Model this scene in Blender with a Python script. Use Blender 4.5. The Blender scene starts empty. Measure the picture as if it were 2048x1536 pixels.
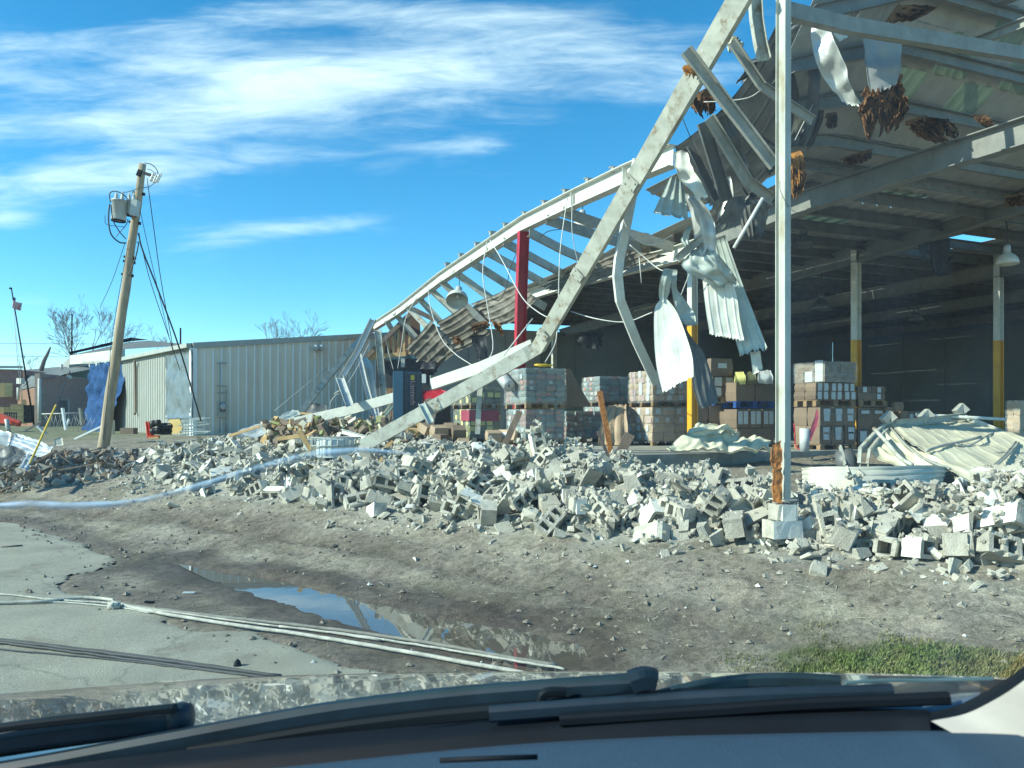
import bpy, bmesh, math, random
import numpy as np
from mathutils import Vector, Matrix, Quaternion, noise as mnoise

random.seed(7)
RNG = np.random.default_rng(7)
SC = bpy.context.scene
COL = SC.collection
V = Vector
R_ = math.radians

# ------------------------------------------------------------------ camera, sky, sun, exposure
F, CX, HY, EYE = 1500.0, 1024.0, 830.0, 1.8        # focal length in photo pixels, principal column, horizon row, eye height
cam = bpy.data.cameras.new("camera")
cam.sensor_width = 36.0
cam.lens = F / 2048.0 * 36.0
cam.shift_y = (HY - 768.0) / 2048.0
cam.clip_start, cam.clip_end = 0.02, 4000.0
cam.dof.use_dof = True
cam.dof.focus_distance = 13.0
cam.dof.aperture_fstop = 9.5
camo = bpy.data.objects.new("camera", cam)
COL.objects.link(camo)
camo.location = (0, 0, EYE)
camo.rotation_euler = (R_(90), 0, 0)
SC.camera = camo

SUN_AZ, SUN_EL = R_(252.0), R_(31.0)
SUN_DIR = V((math.sin(SUN_AZ) * math.cos(SUN_EL), math.cos(SUN_AZ) * math.cos(SUN_EL), math.sin(SUN_EL)))
sun = bpy.data.lights.new("sun", 'SUN')
sun.energy, sun.angle, sun.color = 4.7, R_(0.55), (1.0, 0.93, 0.80)
suno = bpy.data.objects.new("sun", sun)
COL.objects.link(suno)
suno.rotation_euler = SUN_DIR.to_track_quat('Z', 'Y').to_euler()

world = bpy.data.worlds.new("World")
SC.world = world
world.use_nodes = True
wn, wl = world.node_tree.nodes, world.node_tree.links
bg = wn['Background']
SKY_STRENGTH = 0.148
bg.inputs[1].default_value = SKY_STRENGTH

SC.view_settings.view_transform = 'Standard'
SC.view_settings.look = 'None'
SC.view_settings.gamma = 1.0
SC.view_settings.use_curve_mapping = False
SC.view_settings.exposure = 0.78
SC.render.engine = 'CYCLES'
SC.cycles.use_denoising = True
SC.cycles.max_bounces = 8
SC.cycles.transparent_max_bounces = 12
SC.cycles.sample_clamp_indirect = 6.0


def wnode(t, **kw):
    n = wn.new(t)
    for k, v in kw.items():
        setattr(n, k, v)
    return n


def wmath(op, a, b=None, clamp=False):
    n = wn.new('ShaderNodeMath')
    n.operation = op
    n.use_clamp = clamp
    for i, x in enumerate((a, b)):
        if x is None:
            continue
        if isinstance(x, (int, float)):
            n.inputs[i].default_value = x
        else:
            wl.new(x, n.inputs[i])
    return n.outputs[0]


def build_sky():
    sky = wnode('ShaderNodeTexSky', sky_type='NISHITA', sun_disc=False)
    sky.sun_elevation, sky.sun_rotation = SUN_EL, SUN_AZ
    sky.air_density, sky.dust_density, sky.ozone_density = 0.85, 0.05, 3.5
    hs = wnode('ShaderNodeHueSaturation')
    hs.inputs['Saturation'].default_value = 1.30
    hs.inputs['Value'].default_value = 1.0
    hs.inputs['Hue'].default_value = 0.486
    wl.new(sky.outputs[0], hs.inputs['Color'])
    tc = wnode('ShaderNodeTexCoord')
    sep = wnode('ShaderNodeSeparateXYZ')
    wl.new(tc.outputs['Generated'], sep.inputs[0])
    X, Y, Z = sep.outputs
    # cirrus laid out by bearing (u) and height over the horizon (v)
    ay = wmath('MAXIMUM', wmath('ABSOLUTE', Y), 0.08)
    u = wmath('DIVIDE', X, ay)
    v = wmath('DIVIDE', Z, ay)

    def blob(cx, cy, rx, ry, amp, slope=0.0):
        dx = wmath('SUBTRACT', u, cx)
        dy = wmath('SUBTRACT', wmath('SUBTRACT', v, cy), wmath('MULTIPLY', dx, slope))
        q = wmath('ADD', wmath('POWER', wmath('ABSOLUTE', wmath('DIVIDE', dx, rx)), 2.0),
                  wmath('POWER', wmath('ABSOLUTE', wmath('DIVIDE', dy, ry)), 2.0))
        return wmath('MULTIPLY', wmath('POWER', 2.718, wmath('MULTIPLY', q, -1.0)), amp)

    def px(x, y, rx, ry, amp, slope=0.0):
        return blob((x - CX) / F, (HY - y) / F, rx / F, ry / F, amp, slope)

    total = None
    for b in (px(330, 140, 600, 90, 0.95, -0.05), px(980, 115, 480, 80, 0.86, 0.06), px(120, 250, 560, 46, 0.85, 0.05),
              px(250, 345, 480, 50, 1.0, 0.07), px(0, 440, 85, 30, 0.95, 0.0), px(520, 462, 250, 26, 0.95, 0.10),
              px(930, 292, 120, 18, 0.75, 0.06), px(620, 20, 300, 34, 0.7, 0.0), px(1270, 175, 240, 46, 0.72, 0.08),
              px(60, 20, 260, 24, -0.5, 0.0), px(1000, 25, 260, 30, 0.6, 0.0),
              blob(-2.2, 0.35, 0.9, 0.16, 0.8), blob(2.4, 0.5, 1.2, 0.2, 0.6), blob(1.3, 0.9, 0.7, 0.2, 0.6), blob(-0.6, 1.2, 1.6, 0.25, 0.6)):
        total = b if total is None else wmath('ADD', total, b)
    comb = wnode('ShaderNodeCombineXYZ')
    wl.new(wmath('ADD', u, wmath('MULTIPLY', v, 0.9)), comb.inputs[0])
    wl.new(wmath('SUBTRACT', wmath('MULTIPLY', v, 5.2), wmath('MULTIPLY', u, 0.25)), comb.inputs[1])
    n1 = wnode('ShaderNodeTexNoise')
    n1.inputs['Scale'].default_value, n1.inputs['Detail'].default_value = 3.4, 9.0
    n1.inputs['Roughness'].default_value, n1.inputs['Distortion'].default_value = 0.60, 0.55
    wl.new(comb.outputs[0], n1.inputs['Vector'])
    n2 = wnode('ShaderNodeTexNoise')
    n2.inputs['Scale'].default_value, n2.inputs['Detail'].default_value = 9.0, 6.0
    n2.inputs['Roughness'].default_value, n2.inputs['Distortion'].default_value = 0.6, 0.9
    wl.new(comb.outputs[0], n2.inputs['Vector'])
    nn = wmath('ADD', wmath('MULTIPLY', n1.outputs[0], 0.72), wmath('MULTIPLY', n2.outputs[0], 0.28))
    d = wmath('ADD', wmath('MULTIPLY', total, 0.47), wmath('SUBTRACT', wmath('MULTIPLY', nn, 1.45), 0.93))
    mr = wnode('ShaderNodeMapRange', interpolation_type='SMOOTHSTEP')
    mr.inputs[1].default_value, mr.inputs[2].default_value = -0.10, 0.74
    mr.inputs[3].default_value, mr.inputs[4].default_value = 0.0, 0.84
    wl.new(d, mr.inputs[0])
    up = wmath('MULTIPLY', mr.outputs[0], wmath('MINIMUM', wmath('MAXIMUM', wmath('MULTIPLY', Z, 9.0), 0.0), 1.0))
    mix = wnode('ShaderNodeMix', data_type='RGBA')
    wl.new(up, mix.inputs['Factor'])
    wl.new(hs.outputs[0], mix.inputs['A'])
    mix.inputs['B'].default_value = (5.8, 6.4, 6.6, 1)
    wl.new(mix.outputs['Result'], bg.inputs[0])


build_sky()
world.cycles.sampling_method = 'MANUAL'
world.cycles.sample_map_resolution = 512

# ------------------------------------------------------------------ photo geometry: rays, planes
A = V((0.927, 0.375, 0.0)).normalized()            # along the collapsed front of the warehouse, to the right
B = V((-0.375, 0.927, 0.0)).normalized()           # into the warehouse, to the far left
C0 = V((2.63, 7.3, 0.0))                           # corner column
W0, B0 = C0.dot(A), C0.dot(B)
EYEV = V((0, 0, EYE))
UP = V((0, 0, 1))


def ray(px, py):
    return V(((px - CX) / F, 1.0, (HY - py) / F))


def at(px, py, d):
    return EYEV + ray(px, py) * d


def on_s(px, py, s):
    r = ray(px, py)
    return EYEV + r * ((W0 + s) / r.dot(A))


def on_t(px, py, t):
    r = ray(px, py)
    return EYEV + r * ((B0 + t) / r.dot(B))


def on_z(px, py, z):
    r = ray(px, py)
    return EYEV + r * ((z - EYE) / r.z)


def loc(s, t, z):
    return C0 + A * s + B * t + UP * z


def st(p):
    return p.dot(A) - W0, p.dot(B) - B0


# ------------------------------------------------------------------ materials
MATS = {}


def mat(name, col, rough=0.7, metal=0.0, var=0.12, scale=3.0, bump=0.0, bscale=40.0, col2=None, c2scale=2.0, c2lo=0.55, c2hi=0.7,
        rnd=0.0, spec=0.5, detail=6.0, stretch=None, coat=0.0, transl=0.0, streak=None):
    if name in MATS:
        return MATS[name]
    m = bpy.data.materials.new(name)
    MATS[name] = m
    m.use_nodes = True
    n, l = m.node_tree.nodes, m.node_tree.links
    b = n['Principled BSDF']
    b.inputs['Roughness'].default_value = rough
    b.inputs['Metallic'].default_value = metal
    b.inputs['Specular IOR Level'].default_value = spec
    if coat:
        b.inputs['Coat Weight'].default_value = coat
        b.inputs['Coat Roughness'].default_value = 0.012
    tc = n.new('ShaderNodeTexCoord')
    vec = tc.outputs['Object']
    if stretch:
        mp = n.new('ShaderNodeMapping')
        mp.inputs['Scale'].default_value = stretch
        l.new(vec, mp.inputs[0])
        vec = mp.outputs[0]
    oi = n.new('ShaderNodeObjectInfo')
    addv = n.new('ShaderNodeVectorMath')
    addv.operation = 'ADD'
    scl = n.new('ShaderNodeVectorMath')
    scl.operation = 'SCALE'
    scl.inputs[0].default_value = (37.0, 11.0, 23.0)
    l.new(oi.outputs['Random'], scl.inputs['Scale'])
    l.new(vec, addv.inputs[0])
    l.new(scl.outputs[0], addv.inputs[1])
    vec = addv.outputs[0]
    no = n.new('ShaderNodeTexNoise')
    no.inputs['Scale'].default_value = scale
    no.inputs['Detail'].default_value = detail
    no.inputs['Roughness'].default_value = 0.62
    l.new(vec, no.inputs['Vector'])
    mr = n.new('ShaderNodeMapRange')
    mr.inputs[1].default_value, mr.inputs[2].default_value = 0.25, 0.75
    mr.inputs[3].default_value, mr.inputs[4].default_value = 1.0 - var * 1.6, 1.0 + var
    l.new(no.outputs[0], mr.inputs[0])
    base = n.new('ShaderNodeMix')
    base.data_type = 'RGBA'
    base.blend_type = 'MULTIPLY'
    base.inputs['Factor'].default_value = 1.0
    base.inputs['A'].default_value = (*col, 1)
    l.new(mr.outputs[0], base.inputs['B'])
    out = base.outputs['Result']
    if col2:
        n2 = n.new('ShaderNodeTexNoise')
        n2.inputs['Scale'].default_value = c2scale
        n2.inputs['Detail'].default_value = 8.0
        n2.inputs['Roughness'].default_value = 0.66
        l.new(vec, n2.inputs['Vector'])
        m2 = n.new('ShaderNodeMapRange')
        m2.inputs[1].default_value, m2.inputs[2].default_value = c2lo, c2hi
        l.new(n2.outputs[0], m2.inputs[0])
        x2 = n.new('ShaderNodeMix')
        x2.data_type = 'RGBA'
        l.new(m2.outputs[0], x2.inputs['Factor'])
        l.new(out, x2.inputs['A'])
        x2.inputs['B'].default_value = (*col2, 1)
        out = x2.outputs['Result']
    if rnd:
        mr3 = n.new('ShaderNodeMapRange')
        mr3.inputs[3].default_value, mr3.inputs[4].default_value = 1 - rnd, 1 + rnd
        l.new(oi.outputs['Random'], mr3.inputs[0])
        x3 = n.new('ShaderNodeMix')
        x3.data_type = 'RGBA'
        x3.blend_type = 'MULTIPLY'
        x3.inputs['Factor'].default_value = 1.0
        l.new(out, x3.inputs['A'])
        l.new(mr3.outputs[0], x3.inputs['B'])
        out = x3.outputs['Result']
    l.new(out, b.inputs['Base Color'])
    if bump:
        nb = n.new('ShaderNodeTexNoise')
        nb.inputs['Scale'].default_value = bscale
        nb.inputs['Detail'].default_value = 5.0
        l.new(vec, nb.inputs['Vector'])
        bp = n.new('ShaderNodeBump')
        bp.inputs['Strength'].default_value = bump
        bp.inputs['Distance'].default_value = 0.02
        l.new(nb.outputs[0], bp.inputs['Height'])
        l.new(bp.outputs[0], b.inputs['Normal'])
    if transl:
        tr = n.new('ShaderNodeBsdfTranslucent')
        tr.inputs[0].default_value = (*col, 1)
        ms = n.new('ShaderNodeMixShader')
        ms.inputs[0].default_value = transl
        l.new(b.outputs[0], ms.inputs[1])
        l.new(tr.outputs[0], ms.inputs[2])
        l.new(ms.outputs[0], n['Material Output'].inputs[0])
    return m


def palette_mat(name, cols, rough=0.5, var=0.1, coat=0.0):
    """one material whose colour is drawn per object from a short list"""
    m = mat(name, (1, 1, 1), rough, var=var, coat=coat)
    n, l = m.node_tree.nodes, m.node_tree.links
    ramp = n.new('ShaderNodeValToRGB')
    ramp.color_ramp.interpolation = 'CONSTANT'
    els = ramp.color_ramp.elements
    while len(els) < len(cols):
        els.new(0.5)
    for i, c in enumerate(cols):
        els[i].position = i / len(cols)
        els[i].color = (*c, 1)
    oi = next(x for x in n if x.type == 'OBJECT_INFO')
    l.new(oi.outputs['Random'], ramp.inputs[0])
    mx = next(x for x in n if x.type == 'MIX')
    l.new(ramp.outputs[0], mx.inputs['A'])
    return m


M_STEEL = mat('painted_steel', (0.46, 0.465, 0.40), 0.5, 0.0, 0.22, 5.0, 0.15, 30, col2=(0.22, 0.16, 0.09), c2scale=6.5, c2lo=0.53, c2hi=0.68, spec=0.4)
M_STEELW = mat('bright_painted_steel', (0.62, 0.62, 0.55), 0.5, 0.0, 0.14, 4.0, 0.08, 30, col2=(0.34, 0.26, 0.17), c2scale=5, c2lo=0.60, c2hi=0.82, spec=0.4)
M_STEELSHADE = mat('shade_toned_steel', (0.20, 0.205, 0.185), 0.55, 0.0, 0.2, 4.0, 0.1, 30, col2=(0.12, 0.10, 0.08), c2scale=3.0, c2lo=0.58, c2hi=0.75)  # steel darkened so the shade under the roof sits in its colour
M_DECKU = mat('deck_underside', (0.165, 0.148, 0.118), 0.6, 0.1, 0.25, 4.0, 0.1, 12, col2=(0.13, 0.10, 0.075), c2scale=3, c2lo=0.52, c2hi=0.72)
M_PURLIN = mat('purlin_steel', (0.34, 0.345, 0.305), 0.55, 0.0, 0.22, 6.0, 0.1, 30, col2=(0.2, 0.15, 0.1), c2scale=3.0, c2lo=0.58, c2hi=0.75)
M_RED = mat('red_paint', (0.42, 0.012, 0.022), 0.42, 0.0, 0.2, 4.0, col2=(0.2, 0.02, 0.02), c2scale=5)
M_YELLOW = mat('yellow_paint', (0.72, 0.36, 0.01), 0.45, 0.0, 0.15, 4.0)
M_GALV = mat('galvanised_sheet', (0.56, 0.575, 0.545), 0.40, 0.25, 0.2, 5.0, 0.12, 14, col2=(0.34, 0.36, 0.35), c2scale=2.5, c2lo=0.5, c2hi=0.75, stretch=(1, 1, 0.5))
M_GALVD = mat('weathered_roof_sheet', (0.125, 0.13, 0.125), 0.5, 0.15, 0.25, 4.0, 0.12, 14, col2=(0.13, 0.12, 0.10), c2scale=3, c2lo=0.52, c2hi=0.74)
M_SHEETW = mat('white_roof_sheet', (0.66, 0.66, 0.58), 0.45, 0.05, 0.16, 4.0, 0.12, 12, col2=(0.36, 0.24, 0.12), c2scale=2.6, c2lo=0.66, c2hi=0.78)
M_SHEETP = mat('pale_green_roof_sheet', (0.46, 0.51, 0.46), 0.45, 0.15, 0.2, 4.0, 0.12, 12, col2=(0.2, 0.2, 0.18), c2scale=3, c2lo=0.62, c2hi=0.76)
M_CREAM = mat('cream_door_sheet', (0.62, 0.58, 0.43), 0.5, 0.0, 0.18, 3.0, 0.12, 10, col2=(0.40, 0.30, 0.18), c2scale=2.2, c2lo=0.62, c2hi=0.8)
M_VINYL = mat('ceiling_vinyl', (0.34, 0.335, 0.305), 0.6, 0.0, 0.16, 2.0, 0.2, 8, col2=(0.22, 0.20, 0.17), c2scale=1.4, c2lo=0.6, c2hi=0.8)
M_SKYL = mat('skylight_sheet', (0.36, 0.42, 0.33), 0.4, 0.0, 0.3, 4.0, transl=0.55, stretch=(1, 1, 1))
M_INSUL = mat('brown_insulation', (0.22, 0.105, 0.04), 0.95, 0.0, 0.3, 14.0, 1.0, 70, col2=(0.13, 0.065, 0.03), c2scale=5, c2lo=0.45, c2hi=0.7)
M_INSULO = mat('orange_insulation', (0.52, 0.22, 0.04), 0.95, 0.0, 0.35, 9.0, 0.9, 30, col2=(0.3, 0.12, 0.03), c2scale=5, c2lo=0.5, c2hi=0.75)
M_CREAMCLOTH = mat('cream_insulation', (0.66, 0.63, 0.47), 0.85, 0.0, 0.18, 5.0, 0.4, 20, col2=(0.36, 0.32, 0.2), c2scale=4, c2lo=0.58, c2hi=0.75)
M_BLACKCLOTH = mat('black_membrane', (0.012, 0.014, 0.018), 0.6, 0.0, 0.3, 6.0, 0.3, 20)
M_CONC = mat('grey_concrete', (0.46, 0.435, 0.36), 0.92, 0.0, 0.24, 9.0, 0.7, 70, col2=(0.34, 0.315, 0.255), c2scale=5, c2lo=0.5, c2hi=0.8, rnd=0.22)
M_WHITE = mat('white_wall_paint', (0.77, 0.745, 0.66), 0.75, 0.0, 0.10, 6.0, 0.35, 60, col2=(0.36, 0.36, 0.33), c2scale=9, c2lo=0.56, c2hi=0.74, rnd=0.10)
M_SLAB = mat('slab_concrete', (0.33, 0.32, 0.27), 0.85, 0.0, 0.25, 2.0, 0.4, 30, col2=(0.20, 0.19, 0.16), c2scale=1.6)
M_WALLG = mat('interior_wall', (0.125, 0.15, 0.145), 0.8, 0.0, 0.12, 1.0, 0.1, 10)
M_WOOD = mat('weathered_wood', (0.20, 0.15, 0.11), 0.85, 0.0, 0.3, 6.0, 0.4, 30, stretch=(1, 1, 0.3))
M_PINE = mat('pale_timber', (0.55, 0.36, 0.16), 0.75, 0.0, 0.2, 6.0, 0.2, 30)
M_PLY = mat('plywood', (0.70, 0.50, 0.24), 0.8, 0.0, 0.15, 5.0)
M_POLE = mat('pole_wood', (0.40, 0.32, 0.215), 0.85, 0.0, 0.3, 7.0, 0.5, 25, col2=(0.22, 0.17, 0.115), c2scale=5, c2lo=0.52, c2hi=0.8, stretch=(1, 1, 0.12))
M_TIN = mat('transformer_grey', (0.40, 0.43, 0.42), 0.45, 0.1, 0.12, 3.0)
M_BLACK = mat('black_rubber', (0.012, 0.013, 0.015), 0.55, 0.0, 0.3, 8.0)
M_WIRE = mat('white_conduit', (0.62, 0.62, 0.58), 0.45, 0.0, 0.15, 8.0)
M_CORD = mat('dark_cable', (0.02, 0.028, 0.033), 0.55, 0.0, 0.2, 8.0)
M_ROPE = mat('dirty_white_cable', (0.44, 0.44, 0.38), 0.75, 0.0, 0.3, 8.0, 0.4, 60)
M_LAMP = mat('lamp_enamel', (0.62, 0.62, 0.54), 0.35, 0.1, 0.1, 4.0)
M_LAMPD = mat('lamp_grey', (0.10, 0.11, 0.11), 0.4, 0.4, 0.2, 4.0)
M_BARK = mat('bark', (0.17, 0.15, 0.135), 0.95, 0.0, 0.3, 10.0)
M_RUST = mat('rust', (0.42, 0.16, 0.035), 0.9, 0.0, 0.4, 9.0, 0.8, 40, col2=(0.16, 0.06, 0.02), c2scale=6)
M_BLUE = mat('machine_blue', (0.016, 0.060, 0.105), 0.42, 0.0, 0.15, 3.0)
M_BLUED = mat('machine_dark_panel', (0.010, 0.022, 0.034), 0.35, 0.0, 0.2, 3.0)
M_PINKL = mat('faded_lettering', (0.30, 0.20, 0.23), 0.5, 0.0, 0.1)
M_TARP = mat('blue_tarp', (0.026, 0.080, 0.20), 0.8, 0.0, 0.25, 4.0, 0.4, 9, spec=0.08)
M_SIDG = mat('grey_siding', (0.73, 0.66, 0.54), 0.55, 0.0, 0.14, 1.2, 0.05, 8, col2=(0.58, 0.52, 0.42), c2scale=0.8, c2lo=.55, c2hi=.8, stretch=(1, 1, .25))
M_SIDR = mat('grey_siding_rib', (0.80, 0.84, 0.82), 0.45, 0.0, 0.05, 2.0)
M_SIDB = mat('beige_siding', (0.30, 0.315, 0.28), 0.6, 0.0, 0.08, 1.2, 0.05, 8, col2=(0.25, 0.25, 0.21), c2scale=0.7)
M_TRIM = mat('grey_trim', (0.36, 0.38, 0.34), 0.5, 0.0, 0.1)
M_SILVER = mat('silver_film', (0.13, 0.165, 0.18), 0.4, 0.0, 0.25, 3.0, 0.5, 5)
M_BRICK = mat('dark_brick', (0.34, 0.19, 0.165), 0.85, 0.0, 0.25, 10.0)
M_BRICKL = mat('tan_brick', (0.30, 0.16, 0.10), 0.85, 0.0, 0.25, 10.0)
M_MORTAR = mat('mortar', (0.28, 0.23, 0.2), 0.9, 0.0, 0.2)
M_ROOFG = mat('grey_metal_roof', (0.17, 0.19, 0.19), 0.9, 0.0, 0.15, 3.0, spec=0.03)
M_FASC = mat('white_fascia', (0.52, 0.52, 0.48), 0.6, 0.0, 0.12, 2.0)
M_ORANGE = mat('red_paint_bright', (0.62, 0.06, 0.02), 0.45, 0.0, 0.2)
M_YSL = mat('yellow_guard', (0.75, 0.50, 0.04), 0.5, 0.0, 0.12)
M_CARD = mat('cardboard', (0.20, 0.145, 0.10), 0.8, 0.0, 0.14, 3.0, rnd=0.18)
M_CARDL = mat('pale_cardboard', (0.43, 0.31, 0.20), 0.7, 0.0, 0.14, 3.0, rnd=0.12)
M_LABEL = mat('paper_label', (0.52, 0.56, 0.56), 0.6, 0.0, 0.12, 20.0)
M_PRINT = mat('label_print', (0.03, 0.03, 0.035), 0.6)
M_PALLET = mat('pallet_wood', (0.26, 0.17, 0.09), 0.85, 0.0, 0.3, 7.0, rnd=0.2)
M_BPALLET = mat('blue_pallet', (0.01, 0.07, 0.26), 0.6, 0.0, 0.2, 5.0)
M_PINK = mat('pink_wrap', (0.36, 0.075, 0.11), 0.4, 0.0, 0.2, 5.0)
M_FILM = mat('clear_wrap', (0.50, 0.54, 0.54), 0.25, 0.0, 0.2, 4.0, 0.5, 8)
M_GREENBOX = palette_mat('green_cartons', [(0.16, 0.20, 0.18), (0.20, 0.24, 0.22), (0.27, 0.17, 0.15), (0.14, 0.18, 0.17), (0.26, 0.28, 0.26), (0.30, 0.20, 0.17), (0.22, 0.27, 0.25)], 0.42, coat=0.25)
M_YGBOX = palette_mat('olive_cartons', [(0.13, 0.14, 0.07), (0.10, 0.11, 0.07), (0.22, 0.22, 0.08), (0.16, 0.19, 0.13)], 0.5)
M_YTAG = mat('yellow_tag', (0.72, 0.68, 0.24), 0.6)
M_GRASS = mat('grass_blade', (0.125, 0.175, 0.045), 0.6, 0.0, 0.45, 1.5, col2=(0.26, 0.23, 0.10), c2scale=2.6, c2lo=0.42, c2hi=0.68)
M_STRAW = mat('dry_straw', (0.36, 0.33, 0.25), 0.85, 0.0, 0.35, 1.5)
M_HOOD = mat('silver_car_paint', (0.38, 0.42, 0.44), 0.10, 0.85, 0.0, 2.0, coat=1.0)
M_DASH = mat('dashboard_vinyl', (0.028, 0.062, 0.096), 0.75, 0.0, 0.05, 40.0, 0.12, 260, spec=0.12)
M_CARBLK = mat('car_black_trim', (0.006, 0.010, 0.014), 0.6, 0.0, 0.2, 6.0, spec=0.1)
M_WIPER = mat('wiper_black', (0.009, 0.022, 0.034), 0.5, 0.0, 0.3, 10.0, spec=0.25)
M_COWL = mat('cowl_plastic', (0.05, 0.085, 0.125), 0.28, 0.0, 0.1, 5.0, coat=0.4)
M_PILLAR = mat('pillar_trim', (0.30, 0.316, 0.28), 0.8, 0.0, 0.04, 10.0, 0.05, 200)
M_FLAGR = mat('flag_red', (0.62, 0.02, 0.04), 0.8)
M_FLAGW = mat('flag_white', (0.75, 0.75, 0.75), 0.8)
M_FLAGB = mat('flag_blue', (0.03, 0.04, 0.2), 0.8)
# ------------------------------------------------------------------ mesh helpers
WLOC = {}


class MB:
    def __init__(self):
        self.v, self.f, self.m, self.s = [], [], [], []

    def add(self, vs, fs, mi=0, smooth=False):
        o = len(self.v)
        self.v.extend(tuple(x) for x in vs)
        for f in fs:
            self.f.append(tuple(i + o for i in f))
            self.m.append(mi)
            self.s.append(smooth)
        return o

    def quad(self, a, b, c, d, mi=0):
        self.add((a, b, c, d), ((0, 1, 2, 3),), mi)

    def hexa(self, p, mi=0):
        self.add(p, ((0, 3, 2, 1), (4, 5, 6, 7), (0, 1, 5, 4), (1, 2, 6, 5), (2, 3, 7, 6), (3, 0, 4, 7)), mi)

    def box(self, c, size, ax=None, mi=0):
        ex, ey, ez = ax or (V((1, 0, 0)), V((0, 1, 0)), V((0, 0, 1)))
        c = V(c)
        hx, hy, hz = ex * size[0] / 2, ey * size[1] / 2, ez * size[2] / 2
        self.hexa([c - hx - hy - hz, c + hx - hy - hz, c + hx + hy - hz, c - hx + hy - hz,
                   c - hx - hy + hz, c + hx - hy + hz, c + hx + hy + hz, c - hx + hy + hz], mi)

    def bar(self, p0, p1, w, h, up=UP, mi=0):
        p0, p1 = V(p0), V(p1)
        d = (p1 - p0)
        L = d.length
        d = d.normalized()
        side = d.cross(up)
        if side.length < 1e-4:
            side = d.cross(V((1, 0, 0)))
        side.normalize()
        u = side.cross(d).normalized()
        self.box((p0 + p1) / 2, (L, w, h), (d, side, u), mi)

    def prism(self, path, section, up=UP, mi=0, caps=True, smooth=False):
        """closed section (x along side, y along up) swept along a polyline"""
        path = [V(p) for p in path]
        k = len(section)
        rows = []
        for i, p in enumerate(path):
            d = (path[min(i + 1, len(path) - 1)] - path[max(i - 1, 0)]).normalized()
            side = d.cross(up)
            if side.length < 1e-4:
                side = d.cross(V((1, 0, 0)))
            side.normalize()
            u = side.cross(d).normalized()
            rows.append([p + side * x + u * y for x, y in section])
        vs = [q for r in rows for q in r]
        fs = []
        for i in range(len(path) - 1):
            for j in range(k):
                j2 = (j + 1) % k
                fs.append((i * k + j, i * k + j2, (i + 1) * k + j2, (i + 1) * k + j))
        if caps:
            fs.append(tuple(range(k - 1, -1, -1)))
            fs.append(tuple((len(path) - 1) * k + j for j in range(k)))
        self.add(vs, fs, mi, smooth)

    def ibeam(self, path, depth=0.25, width=0.15, tf=0.014, tw=0.01, up=UP, mi=0):
        d, w = depth / 2, width / 2
        t = tw / 2
        sec = [(-w, -d), (w, -d), (w, -d + tf), (t, -d + tf), (t, d - tf), (w, d - tf), (w, d), (-w, d), (-w, d - tf), (-t, d - tf), (-t, -d + tf), (-w, -d + tf)]
        self.prism(path, sec, up, mi)

    def channel(self, path, depth=0.2, width=0.07, t=0.008, up=UP, mi=0, flip=1):
        d, w = depth / 2, width * flip
        t2 = t * flip
        sec = [(0, -d), (w, -d), (w, -d + t), (t2, -d + t), (t2, d - t), (w, d - t), (w, d), (0, d)]
        if flip < 0:
            sec = sec[::-1]
        self.prism(path, sec, up, mi)

    def tube(self, path, r, n=6, mi=0, smooth=True, caps=True):
        rr = r if hasattr(r, '__len__') else [r] * len(path)
        path = [V(p) for p in path]
        d0 = (path[1] - path[0]).normalized()
        u = d0.orthogonal().normalized()
        vs, fs = [], []
        for i, p in enumerate(path):
            d = (path[min(i + 1, len(path) - 1)] - path[max(i - 1, 0)])
            d = d.normalized() if d.length > 1e-9 else d0
            u = (u - d * u.dot(d))
            u = u.normalized() if u.length > 1e-6 else d.orthogonal().normalized()
            w = d.cross(u)
            for j in range(n):
                a = 2 * math.pi * j / n
                vs.append(p + (u * math.cos(a) + w * math.sin(a)) * rr[i])
        for i in range(len(path) - 1):
            for j in range(n):
                j2 = (j + 1) % n
                fs.append((i * n + j, i * n + j2, (i + 1) * n + j2, (i + 1) * n + j))
        if caps:
            fs.append(tuple(range(n - 1, -1, -1)))
            fs.append(tuple((len(path) - 1) * n + j for j in range(n)))
        self.add(vs, fs, mi, smooth)

    def lathe(self, prof, origin, axis=UP, n=20, mi=0, smooth=True):
        axis = V(axis).normalized()
        u = axis.orthogonal().normalized()
        w = axis.cross(u)
        vs, fs = [], []
        for r, z in prof:
            for j in range(n):
                a = 2 * math.pi * j / n
                vs.append(V(origin) + axis * z + (u * math.cos(a) + w * math.sin(a)) * r)
        for i in range(len(prof) - 1):
            for j in range(n):
                j2 = (j + 1) % n
                fs.append((i * n + j, i * n + j2, (i + 1) * n + j2, (i + 1) * n + j))
        self.add(vs, fs, mi, smooth)

    def build(self, name, mats, parent=None, origin=None, data_only=False):
        if not isinstance(mats, (list, tuple)):
            mats = [mats]
        vs = np.array(self.v, dtype=np.float64).reshape(-1, 3)
        lo, hi = vs.min(0), vs.max(0)
        org = np.array(origin) if origin is not None else np.array([(lo[0] + hi[0]) / 2, (lo[1] + hi[1]) / 2, lo[2]])
        me = bpy.data.meshes.new(name)
        me.from_pydata((vs - org).tolist(), [], self.f)
        for m in mats:
            me.materials.append(m)
        if len(mats) > 1:
            me.polygons.foreach_set('material_index', self.m)
        if any(self.s):
            me.polygons.foreach_set('use_smooth', self.s)
        me.update()
        if data_only:
            return me
        o = bpy.data.objects.new(name, me)
        COL.objects.link(o)
        pw = np.zeros(3)
        if parent is not None:
            o.parent = parent
            pw = WLOC[parent.name]
        o.location = org - pw
        WLOC[o.name] = org
        return o


def tag(o, label=None, cat=None, group=None, kind=None):
    for k, x in (('label', label), ('category', cat), ('group', group), ('kind', kind)):
        if x:
            o[k] = x
    return o


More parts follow.
